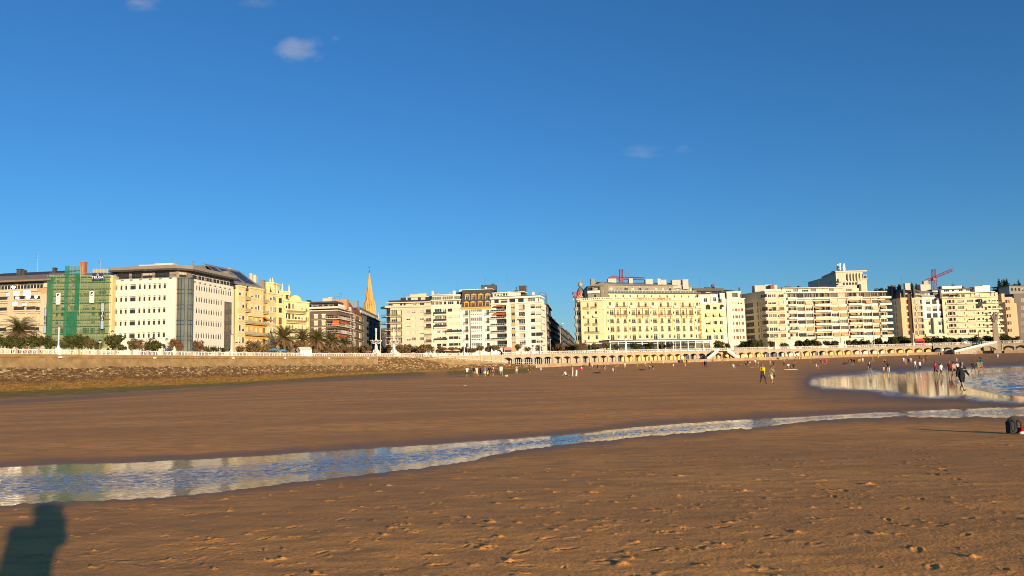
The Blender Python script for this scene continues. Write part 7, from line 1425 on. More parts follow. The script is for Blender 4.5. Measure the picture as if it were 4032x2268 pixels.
T_=[  # zoom, x, ytop, half width, kind, label
(1,40,1120,75,'green',"dark green bushy tree left of the hedge palm, at the frame edge"),(1,150,1128,85,'green',"dark green bushy tree right under the leftmost palm"),(1,270,1125,90,'green',"dark green bushy tree just right of the leftmost palm"),(1,400,1115,90,'green',"dark green bushy tree before the right part of the beige block"),(1,520,1120,70,'green',"dark green bushy tree before the seam of beige block and scaffold"),
(1,640,1135,75,'green',"dark green bushy tree left of the white post at the scaffold"),(1,790,1150,60,'olive',"lower olive tree right of the white post at the scaffold"),(1,930,1105,95,'green',"tall dark green tree below the dense green net tower"),(1,1060,1110,85,'green',"dark green tree in the middle below the scaffold"),(1,1170,1150,60,'olive',"thin olive tree below the right half of the scaffold"),(1,1275,1190,55,'olive',"small olive tree behind the short globe lamp"),(1,1490,1108,120,'green',"wide dark green tree covering the left corner of the white office block"),
(2,400,1165,62,'olive',"thin brownish tree before the wide windows of the white office block"),(2,485,1168,58,'brown',"brownish tree next to the dark bush of the white office block"),(2,590,1175,40,'brown',"small brown tree left of the round green one at the white office block"),(2,685,1160,105,'green',"round dark green tree before the white office block"),(2,925,1168,55,'brown',"brown tree left of the glazed corner tower"),(2,1005,1185,48,'red',"reddish tree at the foot of the glazed corner tower"),(2,1258,1180,70,'brown',"brown tree with bare stems before the right wing of the white office"),(2,1385,1255,60,'olive',"low olive bush before the right wing of the white office"),(2,1480,1270,40,'green',"lowest dark bush before the right wing of the white office"),
(3,60,1085,35,'green',"small dark bush before the stair bay of the white office"),(3,285,1055,50,'brown',"small brown tree below the left bay of the yellow house"),(3,450,985,92,'brown',"tall brown tree below the ochre balconies of the yellow house"),(3,655,1000,95,'brown',"wide brown tree left of the largest palm"),(3,850,1020,60,'olive',"olive bush in front of the trunk of the largest palm"),(3,1045,1025,65,'brown',"brown bush between the first and second of the five palms"),(3,1190,1045,65,'brown',"brown bush between the second and third of the five palms"),(3,1370,1040,75,'brown',"brown bush between the third and fourth of the five palms"),(3,1530,1050,70,'brown',"brown bush between the fourth and fifth of the five palms"),(3,1660,1060,65,'brown',"brown bush right of the fifth palm"),
(4,700,1060,62,'brown',"brown bush before the ochre house of the side street"),(4,800,1060,45,'olive',"small olive bush before the shaded grey house"),(4,870,1035,70,'brown',"brown tree left of the left ornate lamp column"),(4,1105,1035,75,'brown',"brown tree between the two ornate lamp columns"),(4,1165,1050,60,'brown',"brown bush just left of the right ornate lamp column"),(4,1295,1045,60,'brown',"brown tree just right of the right ornate lamp column"),(4,1345,1085,40,'green',"low dark bush before the beige corner block"),(4,1420,1030,70,'brown',"brown tree before the beige corner block's blind wall"),(4,1495,1080,40,'green',"low dark bush before the windows of the beige corner block"),(4,1580,1035,80,'brown',"broad brown tree before the right half of the beige corner block"),
(5,760,1020,75,'brown',"brown tree before the seam of beige block and cream block"),(5,930,1015,78,'brown',"brown tree before the left balconies of the cream block"),(5,1060,1030,62,'brown',"brown tree before the middle of the cream block"),(5,1170,1020,65,'brown',"brown tree before the right edge of the cream block"),(5,1275,1025,55,'brown',"brown tree before the left edge of the mansard house"),(5,1365,1030,55,'olive',"olive tree below the oriel windows of the mansard house"),(5,1480,1005,50,'brown',"slim brown tree right of the oriel windows of the mansard house"),(5,1600,1015,52,'brown',"brown tree before the right balconies of the mansard house"),(5,1700,995,50,'brown',"brown tree before the left edge of the white corner block"),
(6,760,1025,35,'olive',"small tree before the ochre strip of the white corner block"),(6,945,995,45,'brown',"slim brown tree before the small balconies of the white corner block"),(6,1070,1030,45,'brown',"low brown tree before the white corner block"),(6,1240,1005,45,'brown',"brown tree before the wide windows of the white corner block"),(6,1400,1015,35,'olive',"small olive tree at the left side of the dark street"),(6,1480,1010,55,'brown',"brown tree in the left of the dark street mouth"),(6,1540,985,60,'brown',"tallest brown tree in the dark street mouth"),(6,1640,1005,55,'brown',"brown tree in the right of the dark street mouth"),(6,1725,985,58,'brown',"brown tree just left of the round hotel tower"),(6,1800,995,50,'brown',"brown tree at the foot of the round hotel tower"),
(7,240,1030,42,'olive',"olive tree under the round hotel tower balconies"),(7,320,1022,48,'brown',"brown tree before the short left front of the hotel"),(7,465,1020,40,'brown',"round-headed brown tree before the hotel's left doorway"),(7,615,1008,42,'brown',"round-headed brown tree at the left end of the terrace pavilion"),(7,740,1025,52,'olive',"olive tree in the left bays of the terrace pavilion"),(7,1010,1012,55,'green',"dark green tree in the middle left of the terrace pavilion"),(7,1180,1012,78,'green',"widest dark green tree before the terrace pavilion"),(7,1290,1045,42,'green',"low green tree right of the widest one at the terrace pavilion"),(7,1350,1010,32,'brown',"slim brown tree before the terrace pavilion"),(7,1438,1012,42,'green',"round green tree before the right half of the terrace pavilion"),
(8,640,985,78,'olive',"broad olive tree before the house with yellow awnings"),(8,742,1025,45,'green',"low dark tree between the yellow awning house and the white house"),(8,945,985,65,'green',"dark green tree at the left end of the clump by the shaded corner block"),(8,1050,968,80,'green',"tallest dark green tree of the clump by the shaded corner block"),(8,1150,975,60,'green',"dark green tree at the right end of the clump by the shaded corner block"),(8,1310,990,50,'olive',"olive tree below the bay windows of the corner block"),(8,1475,1005,45,'olive',"low olive tree at the right edge of the corner block"),(8,1640,978,58,'green',"round green tree at the left end of the long balcony block"),(8,1745,985,55,'green',"dark green tree second along the long balcony block"),(8,1805,965,62,'green',"larger dark green tree third along the long balcony block"),(8,1905,975,58,'green',"dark green tree fourth along the long balcony block"),
(9,1170,975,45,'olive',"olive tree before the middle awnings of the long balcony block"),(9,1255,985,62,'green',"dark green tree right of the middle of the long balcony block"),(9,1440,985,40,'olive',"small olive tree by the white post of the long balcony block"),(9,1550,968,58,'green',"round dark green tree before the right half of the long balcony block"),(9,1640,975,58,'green',"dark green tree next to the round one of the long balcony block"),(9,1700,985,45,'green',"small dark green tree before the right third of the long balcony block"),(9,1830,962,58,'green',"dark green tree at the right end of the long balcony block"),
(10,75,955,62,'green',"dark green tree at the corner of the long balcony block"),(10,185,990,45,'olive',"low olive tree in the gap beside the shaded beige house"),(10,290,945,65,'green',"green tree before the shaded side of the beige house"),(10,400,935,90,'green',"largest dark green tree before the beige house"),(10,480,955,45,'green',"dark green tree left of the tall post at the beige house"),(10,700,945,50,'green',"first dark tree of the row under the white glass-roofed house"),(10,790,942,62,'green',"second dark tree of the row under the white glass-roofed house"),(10,880,935,70,'green',"third and tallest dark tree of the row by the white glass-roofed house"),(10,985,945,60,'green',"fourth dark tree of the row, under the first stepped balconies"),(10,1080,945,55,'green',"fifth dark tree of the row, under the stepped balconies"),(10,1175,950,52,'green',"sixth dark tree of the row, under the stepped balconies"),(10,1280,945,60,'green',"seventh dark tree of the row, left of the ramp's white post"),(10,1385,925,62,'green',"eighth dark tree of the row, right behind the ramp's white post"),(10,1500,925,62,'green',"dark tree left of the tall stone column"),(10,1570,935,50,'green',"dark tree directly left behind the tall stone column"),(10,1735,905,75,'green',"dark tree right of the tall stone column"),(10,1840,925,65,'olive',"rightmost promenade tree before the orange beige block")]
for n,x,yt,r,k,lab in T_:tree(n,x,yt,r,k,None,lab)
# ---- date palms
FR=M("palm frond green",(.055,.06,.018),(.13,.11,.035),2,.6);FD=M("dry palm frond",(.17,.10,.045),(.26,.16,.075),2,.8);PT=M("palm trunk",(.09,.06,.035),(.16,.11,.065),4,.9,.6)
def palm_meshes(var):
 rr=random.Random(90+var);g,d,t=MB(),MB(),MB()
 def frond(mb,el,az,L_,droop,w_):
  pts=[];p=Vector((0,0,0));e=el;c,s=math.cos(az),math.sin(az);n=9
  for i in range(n+1):pts.append(p.copy());p=p+Vector((math.cos(e)*c,math.cos(e)*s,math.sin(e)))*(L_/n);e-=droop/n*(.5+i/n*1.1)
  mb.tube(pts,[.05*(1-i/(n+2)) for i in range(n+1)],4,0,False)
  side=Vector((-s,c,0))
  for i in range(1,n*3):
   q=i/3;a=pts[int(q)].lerp(pts[min(int(q)+1,n)],q-int(q));t_=(pts[min(int(q)+1,n)]-pts[int(q)]).normalized();ll=w_*math.sin(math.pi*min(1,.18+.8*i/(n*3)))**.7
   for sg in(-1,1):
    d_=(side*sg+t_*.7+Vector((0,0,rr.uniform(-.5,.25)))).normalized()*ll;k=t_*.05
    mb.add([a-k,a+k,a+d_],[(0,1,2)])
 for k in range(52):frond(g,rr.uniform(.15,1.45),k*2.4+rr.uniform(-.3,.3),rr.uniform(3.6,4.5),rr.uniform(1.1,1.7),.75)
 for k in range(46):frond(d,rr.uniform(-.7,.35),k*2.4+rr.uniform(-.3,.3),rr.uniform(3.0,4.2),rr.uniform(.7,1.3),.75)
 return g.mesh("green_fronds",FR),d.mesh("dry_fronds",FD)
PALMS=[palm_meshes(0),palm_meshes(1),palm_meshes(2)]
tk=MB();tk.tube([(0,0,0),(.05,0,.35),(0,0,.7),(0,0,1)],[.42,.34,.36,.5],10);TRK=tk.mesh("trunk",PT)
for i,(n,x,yc,r,sc_,off,lab) in enumerate([(1,252,1075,235,1.3,-22,"leftmost date palm, rising behind the hedge before the beige block"),(3,850,960,175,1.55,-10,"largest and first of the five date palms, before the yellow turret house"),(3,1090,975,150,1.35,-10,"second of the five date palms, right of the largest"),(3,1285,985,160,1.45,-9,"third of the five date palms, before the brown block"),(3,1470,1000,140,1.3,-9,"fourth of the five date palms, below the orange awnings"),(3,1640,1030,110,1.05,-9,"fifth and smallest of the five date palms, before the side street")]):
 px,py=zz(n,x,yc);p,a=onprom(px,off);h=at(px,py,p.y).z-DECK;t=empty("date_palm",p,lab,"palm","date palms on the promenade");g,d=PALMS[i%3]
 m=mobj("trunk",TRK,t);m.scale=(1,1,h);mobj("green_fronds",g,t,(0,0,h),i*1.3,(sc_,)*3);mobj("dry_fronds",d,t,(0,0,h-.15),i*2.1,(sc_,)*3)
 # ---- wooded hill at the right and far left of the tower block
hm=MB();hill=[(at(3380,1300,900).x,900,30),(at(3460,1300,900).x,900,at(3460,1152,900).z),(at(3560,1300,900).x,900,at(3560,1152,900).z),(at(3700,1300,900).x,900,at(3700,1170,900).z),(at(3890,1300,800).x,800,at(3890,1150,800).z),(at(3960,1300,750).x,750,at(3960,1135,750).z),(at(4200,1300,700).x,700,at(4200,1110,700).z),(at(4700,1300,700).x,700,at(4700,1110,700).z)]
for i in range(len(hill)-1):
 a,c=hill[i],hill[i+1];hm.quad((a[0],a[1]-120,5),(c[0],c[1]-120,5),c,a);hm.quad(a,c,(c[0],c[1]+150,5),(a[0],a[1]+150,5))
tag(hm.build("hill",M("hill scrub",(.02,.026,.012),(.04,.045,.02),.1,.9)),kind='structure')
def hill_tree(px,ytop,Y,wpx,kind,label,hh=12):
 p=at(px,ytop,Y);t=empty("hill_tree",(p.x,Y,p.z-hh),label,"tree","dark trees on the hill");w_=wpx/FPX*Y;mobj("crown",crown_mesh(kind,R.randrange(5)),t,(0,0,hh*.6),R.uniform(0,6),(w_,w_,hh*.42));m=mobj("trunk",trunk_mesh(0),t);m.scale=(3,3,hh*.5)
for i,(n,x,yt,Y,w_,lab) in enumerate([(9,1790,318,880,14,"first dark tree on the hill ridge, right of the tower block"),(9,1850,320,885,15,"second dark tree on the hill ridge, right of the tower block"),(9,1910,318,880,15,"third dark tree on the hill ridge, right of the tower block"),(9,1965,325,880,12,"fourth dark tree on the hill ridge, right of the tower block"),(10,60,322,880,14,"fifth dark tree on the hill ridge, left of the dark chimneys"),(10,140,318,870,16,"sixth dark tree on the hill ridge, left of the dark chimneys"),(10,200,328,870,12,"seventh dark tree on the hill ridge, touching the dark chimneys"),(10,540,255,860,18,"dark tree peeping between the chimneys of the beige house"),(10,590,262,860,12,"smaller dark tree beside the zinc roof's chimney"),
(10,1610,255,700,16,"leftmost dark tree on the right hill"),(10,1650,205,700,12,"slim tall dark tree at the left of the right hill"),(10,1700,198,705,20,"broad dark tree left of the tallest one on the right hill"),(10,1752,185,690,11,"tallest slim dark cypress-like tree on the right hill"),(10,1820,205,700,24,"wide flat dark tree right of the tallest one on the right hill"),(10,1880,215,705,20,"dark tree near the edge on the right hill"),(10,1905,205,690,8,"thin dark tree near the edge on the right hill")]):
 hill_tree(*zz(n,x,yt),Y,w_,'dark',lab,14 if n==9 else 20)
b=Bld("house","grey house half hidden among the trees on the right hill",4010,640);f=b.face(3975,640,4110,655,1150);zt=f.Z(10,1900,285)
for k in range(6):f.win(2+k*4.2,4+k*4.2,zt-4,zt-1.6,'dark',.3)
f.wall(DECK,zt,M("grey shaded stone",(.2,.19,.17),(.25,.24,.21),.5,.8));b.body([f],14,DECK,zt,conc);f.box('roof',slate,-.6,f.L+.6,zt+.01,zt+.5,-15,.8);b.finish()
# ------------------------------------------------------------------ cranes
CRN=M("pink red crane paint",(.30,.075,.085),(.25,.06,.07),1,.6)
def crane(px0,ytop,ybase,xj0,yj0,xj1,yj1,Y,n,label):
 P=lambda x,y:at(*zz(n,x,y),Y);m0,m1=P(px0,ybase),P(px0,ytop);rt=empty("tower_crane",(m0.x,Y,m0.z-40),label,"crane","red tower cranes");w_=.9
 def lattice(a,c,r,k,name):
  mb=MB(rt.location);t=(c-a).normalized();s1=t.cross(Vector((0,1,0))).normalized()*r;s2=Vector((0,r,0));cs=[s1+s2,s1-s2,-s1-s2,-s1+s2]
  for v in cs:mb.bar(a+v,c+v,.22)
  for i in range(k):
   q0,q1=a.lerp(c,i/k),a.lerp(c,(i+1)/k)
   for j in range(4):mb.bar(q0+cs[j],q1+cs[(j+1)%4],.13)
  mb.build(name,CRN,rt)
 jc=P(px0,yj0+(yj1-yj0)*(px0-xj0)/(xj1-xj0));base=m0-Vector((0,0,40));lattice(base,jc,1.4,16,"mast");lattice(jc,m1,1.1,5,"apex");lattice(jc,P(xj1,yj1),.85,14,"jib");lattice(jc,P(xj0,yj0),.85,5,"counter_jib")
 mb=MB(rt.location);q=P(xj0,yj0);mb.box(q.x-1.6,q.x+2.2,Y-1.2,Y+1.2,q.z-2.4,q.z+.6);mb.build("counterweight",M("crane counterweight",(.42,.36,.27),None,1,.8) if n==10 else CRN,rt)
 mb=MB(rt.location)
 for e,t in((P(xj1,yj1),.55),(P(xj0,yj0),.9)):mb.bar(m1,jc.lerp(e,t),.1)
 mb.build("stay_cable",grey_metal,rt);mb=MB(rt.location);mb.box(jc.x-1.4,jc.x+1.4,Y-1.5,Y+1.5,jc.z-2.4,jc.z-.2);mb.build("cab",CRN,rt)
crane(808,65,260,672,175,1112,190,620,7,"red tower crane with a level jib behind the grand hotel")
crane(805,65,320,690,225,1055,72,640,10,"red tower crane with a raised jib and grey counterweight at the right")
# ------------------------------------------------------------------ vehicles and small things on the promenade
def paint(n,c):return M(n,c,None,1,.25,0,.5)
def car(kind,px,off,col,label,rz=0.,cat="car"):
 p,a=onprom(px,off);rt=empty("parked_car" if kind=='car' else "van",p,label,cat,"vehicles on the seafront road");rt.rotation_euler=(0,0,a+rz);L_,W_,H_=(4.2,1.75,1.48) if kind=='car' else(5.2,2.0,2.35)
 prof=[(-.5,.25),(-.5,.62),(-.47,.66),(-.28,.70),(-.17,1.0),(.22,1.0),(.40,.68),(.495,.6),(.5,.25)] if kind=='car' else[(-.5,.18),(-.5,.97),(-.47,1.0),(.30,1.0),(.42,.60),(.495,.5),(.5,.18)]
 mb=MB();n=len(prof);vs=[(x*L_,-W_/2*(.86 if z>.8 else 1),z*H_) for x,z in prof]+[(x*L_,W_/2*(.86 if z>.8 else 1),z*H_) for x,z in prof]
 mb.add(vs,[tuple(range(n))]+[tuple(range(2*n-1,n-1,-1))]+[(i,i+n,(i+1)%n+n,(i+1)%n) for i in range(n)]);mb.build("body",col,rt)
 wi=MB()
 for sg in(-1,1):
  for x0,x1 in(((-.25,-.03),(.0,.28)) if kind=='car' else((-.42,-.1),(-.05,.3))):wi.add([(x0*L_,sg*(W_/2*.96+.01),H_*.70),(x1*L_,sg*(W_/2*.96+.01),H_*.70),((x1-.06)*L_,sg*(W_/2*.88+.012),H_*.94),((x0+.03)*L_,sg*(W_/2*.88+.012),H_*.94)],[(0,1,2,3) if sg<0 else(3,2,1,0)])
 wi.build("window",dark_glass,rt)
 for x in(-.31,.31):
  for sg in(-1,1):wm=MB();wm.tube([(x*L_,sg*W_/2*.8,.32),(x*L_,sg*(W_/2+.02),.32)],.32,12);wm.build("wheel",black_metal,rt)
 for sg in(-1,1):hl=MB();hl.box(L_*.494,L_*.505,sg*W_*.36-.14,sg*W_*.36+.14,H_*.42,H_*.52);hl.build("headlight",white_paint,rt)
 return rt
car('car',1612,-7,paint("red car paint",(.45,.02,.02)),"red parked car behind the balustrade right of the right ornate lamp column");car('car',1640,-7.5,paint("dark red car paint",(.28,.02,.02)),"dark red parked car next to the red one by the ornate lamps");car('van',1678,-7,paint("pale blue van paint",(.35,.5,.55)),"pale blue and white van behind the balustrade before the beige corner block",0,"van")
car('van',1955,-8,paint("silver van paint",(.42,.42,.38)),"silver van parked below the white corner block left of the red kiosk",0,"van");car('car',2100,-8,paint("white car paint",(.75,.74,.7)),"white car below the wide windows of the white corner block");car('van',3810,-7,paint("white bus paint",(.6,.65,.68)),"whitish blue van behind the balustrade left of the right ramp",0,"van");car('car',2960,-8,paint("black car paint",(.03,.03,.035)),"black car near the shaded corner block");car('car',3735,-7,paint("grey car paint",(.3,.3,.3)),"grey car under the row of dark trees at the right");car('car',1268,-6,paint("blue car paint",(.05,.12,.3)),"dark blue car behind the balustrade under the palms")
def kiosk(px,off,w_,h,label,m):
 p,a=onprom(px,off);rt=empty("kiosk",p,label,"kiosk");rt.rotation_euler=(0,0,a);mb=MB();mb.box(-w_/2,w_/2,-1.2,1.2,0,h*.72);mb.build("booth",m,rt);mb=MB();mb.add([(-w_/2*.8,-1.4,h),(w_/2*.55,-1.4,h),(w_/2+.4,-1.4,h*.72),(-w_/2-.3,-1.4,h*.72),(-w_/2*.8,1.3,h),(w_/2*.55,1.3,h),(w_/2+.4,1.3,h*.72),(-w_/2-.3,1.3,h*.72)],[(3,2,1,0),(4,5,6,7),(0,1,5,4),(1,2,6,5),(3,0,4,7),(2,3,7,6)]);mb.build("roof",m,rt);mb=MB();mb.box(-w_/2+.3,w_/2-.3,-1.23,-1.19,h*.35,h*.62);mb.build("counter_window",dark_glass,rt)
kiosk(1998,-4,3.6,3.4,"bright red kiosk with rounded roof below the white corner block",M("red kiosk panel",(.5,.02,.02),None,1,.4));kiosk(3620,-4,4.2,3.6,"red kiosk behind the balustrade before the beige house",M("red kiosk panel",(.5,.02,.02)))
p,a=onprom(1198,-1.5);rt=empty("beach_hut",p,"small white gabled hut behind the balustrade in front of the palms","hut");rt.rotation_euler=(0,0,a-.5);mb=MB();mb.box(-2.0,2.0,-1.5,1.5,0,2.2);mb.add([(2.0,-1.5,2.2),(2.0,1.5,2.2),(2.0,0,3.1),(-2.0,-1.5,2.2),(-2.0,1.5,2.2),(-2.0,0,3.1)],[(0,1,2),(4,3,5)]);mb.build("wall",white_paint,rt);mb=MB();mb.add([(-2.2,-1.8,2.05),(2.2,-1.8,2.05),(2.2,0,3.2),(-2.2,0,3.2),(2.2,1.8,2.05),(-2.2,1.8,2.05)],[(0,1,2,3),(3,2,4,5)]);mb.build("roof",M("cream hut roof",(.66,.6,.5),None,1,.7),rt)
def parasol(px,off,h,r,col,label):
 p,a=onprom(px,off);rt=empty("parasol",p,label,"parasol","parasols on the promenade");mb=MB();mb.bar((0,0,0),(0,0,h),.04);mb.build("pole",grey_metal,rt);mb=MB();mb.lathe([(r,h-.7),(r*.97,h-.55),(r*.5,h-.15),(.03,h+.05)],n=8,smooth=False);mb.build("canopy",col,rt)
parasol(1078,-4,2.7,1.9,M("blue parasol cloth",(.10,.28,.5),None,1,.8),"blue parasol left of the largest palm's trunk");parasol(1112,-4.5,2.5,1.5,M("blue parasol cloth",(.10,.28,.5)),"smaller blue parasol right of the largest palm's trunk");parasol(1450,-5,2.4,1.6,M("pink parasol cloth",(.5,.2,.22),None,1,.8),"pinkish parasol left of the left ornate lamp column");parasol(1795,-5,2.8,2,M("cream parasol cloth",(.62,.52,.34),None,1,.8),"cream parasol before the right edge of the cream block");parasol(1760,-5,2.8,2,M("cream parasol cloth",(.62,.52,.34)),"cream parasol before the middle of the cream block")
# ------------------------------------------------------------------ clouds
def cloud(n_,x,y,w_,h_,dens,label,seed):
 Y=3500.;p=at(x,y,Y);W,H=w_/FPX*Y*1.15,h_/FPX*Y*1.15;mb=MB();mb.ball((0,0,0),1,16);o=mb.build("cloud",None,None,p) if 0 else None
 m=bpy.data.materials.new("cloud vapour");m.use_nodes=True;t=m.node_tree;t.nodes.clear();out=t.nodes.new("ShaderNodeOutputMaterial");v=t.nodes.new("ShaderNodeVolumePrincipled");t.links.new(v.outputs[0],out.inputs['Volume']);v.inputs['Color'].default_value=(1,1,1,1);v.inputs['Anisotropy'].default_value=0
 tc=t.nodes.new("ShaderNodeTexCoord");n=t.nodes.new("ShaderNodeTexNoise");n.noise_dimensions='4D';n.inputs['W'].default_value=seed;n.inputs['Scale'].default_value=2.1;n.inputs['Detail'].default_value=5;n.inputs['Roughness'].default_value=.6;t.links.new(tc.outputs['Object'],n.inputs['Vector'])
 ln=t.nodes.new("ShaderNodeVectorMath");ln.operation='LENGTH';t.links.new(tc.outputs['Object'],ln.inputs[0]);a=t.nodes.new("ShaderNodeMapRange");a.inputs[1].default_value=.2;a.inputs[2].default_value=1.;a.inputs[3].default_value=.34;a.inputs[4].default_value=-.2;t.links.new(ln.outputs['Value'],a.inputs[0])
 s_=t.nodes.new("ShaderNodeMath");s_.operation='ADD';t.links.new(n.outputs[0],s_.inputs[0]);t.links.new(a.outputs[0],s_.inputs[1]);r=t.nodes.new("ShaderNodeMapRange");r.inputs[1].default_value=.54;r.inputs[2].default_value=.92;r.inputs[3].default_value=0;r.inputs[4].default_value=dens*.42;t.links.new(s_.outputs[0],r.inputs[0]);t.links.new(r.outputs[0],v.inputs['Density'])
 me=mb.mesh("cloud",m);o=mobj("cloud",me,None,p,0,(W,H,H));tag(o,label,"cloud","small clouds")
cloud(0,1172,192,150,74,.012,"small puffy white cloud high left of the middle",1.3);cloud(0,1322,152,30,18,.007,"tiny wisp of cloud just right of the puffy one",4.2);cloud(0,555,12,110,45,.010,"faint cloud touching the top edge at the left",7.7);cloud(0,1010,8,120,40,.005,"very faint cloud touching the top edge above the puffy one",2.9)
cloud(0,2520,598,130,46,.0055,"faint pinkish cloud low in the sky right of centre",5.1);cloud(0,2690,588,55,28,.005,"smaller faint cloud right of the low pinkish one",8.4)
# ------------------------------------------------------------------ people
def cloth(c):return M("cloth %.2f %.2f %.2f"%c,c,tuple(v*.8 for v in c),9,.85,.15)
SKIN=[M("tanned skin",(.36,.19,.11),(.31,.16,.09),8,.55),M("light skin",(.46,.27,.18),(.4,.23,.15),8,.55),M("brown skin",(.25,.13,.075),(.21,.11,.06),8,.55)]
COL={'k':(.018,.018,.022),'w':(.72,.70,.66),'r':(.45,.03,.025),'y':(.80,.52,.02),'o':(.6,.2,.04),'n':(.03,.04,.09),'b':(.10,.19,.38),'g':(.22,.24,.11),'c':(.62,.52,.36),'h':(.36,.27,.16),'p':(.75,.03,.13),'d':(.20,.02,.03),'t':(.05,.18,.17),'e':(.25,.25,.26),'s':None}
HAIR={'k':(.02,.015,.012),'b':(.07,.04,.02),'g':(.30,.28,.25),'l':(.28,.17,.07)}
POSE={  # lean, hipL, kneeL, hipR, kneeR, armL(fwd, out, elbow), armR
'stand':(2,3,4,-3,2,(5,9,12),(2,8,15)),'walk':(4,24,6,-16,20,(-18,8,14),(20,8,22)),'walk2':(5,-14,24,22,4,(18,10,25),(-16,12,10)),'bend':(66,2,8,-2,10,(60,6,15),(75,8,20)),'up':(0,4,2,-4,4,(165,14,18),(160,16,25)),'phone':(3,2,3,-3,3,(70,-26,112),(62,-16,112)),
'sit':(-8,112,118,104,112,(38,8,45),(35,10,50)),'flat':(-14,86,6,92,30,(-38,12,5),(-35,14,5)),'lie':(0,2,4,6,14,(12,12,20),(20,16,60)),'kneel':(38,60,140,45,130,(70,8,10),(62,8,15)),'arms':(2,6,8,-8,4,(12,70,10),(10,75,15)),'hip':(1,4,3,-2,6,(8,10,30),(30,18,88))}
def skel(ps):
 ln,hL,kL,hR,kR,aL,aR=POSE[ps];r_=math.radians;up=Vector((0,-math.sin(r_(ln)),math.cos(r_(ln))));P={'pel':Vector((0,0,.92))}
 P['mid']=P['pel']+up*.22;P['sho']=P['pel']+up*.49;P['nek']=P['pel']+up*.57;hd=(up+Vector((0,-.15,.45))).normalized();P['hed']=P['nek']+hd*.145;P['up']=up
 for s,h,k,a in((1,hL,kL,aL),(-1,hR,kR,aR)):
  D=lambda q,o=0:Vector((s*math.sin(r_(o)),-math.sin(r_(q))*math.cos(r_(o)),-math.cos(r_(q))*math.cos(r_(o))))
  hip=P['pel']+Vector((s*.095,0,-.03));kn=hip+D(h,3)*.43;an=kn+D(h-k,1)*.42;f=D(h-k+88,4);sh=P['sho']+Vector((s*.175,0,0));el=sh+D(a[0],a[1])*.285;wr=el+D(a[0]+a[2],a[1]*.4)*.25;P[s]=(hip,kn,an,an+f*.17+Vector((0,0,-.045)),sh,el,wr,D(a[0]+a[2],a[1]*.2),f)
 return P
_tmp={}
def remesh(mb,vox,name,smooth_it=2):
 o=mb.build("t",[SKIN[0]]);m=o.modifiers.new("r",'REMESH');m.mode='VOXEL';m.voxel_size=vox;m.use_smooth_shade=True
 if smooth_it:q=o.modifiers.new("s",'SMOOTH');q.iterations=smooth_it;q.factor=.5
 me=bpy.data.meshes.new_from_object(o.evaluated_get(bpy.context.evaluated_depsgraph_get()));old=o.data;bpy.data.objects.remove(o);bpy.data.meshes.remove(old);me.name=name;return me
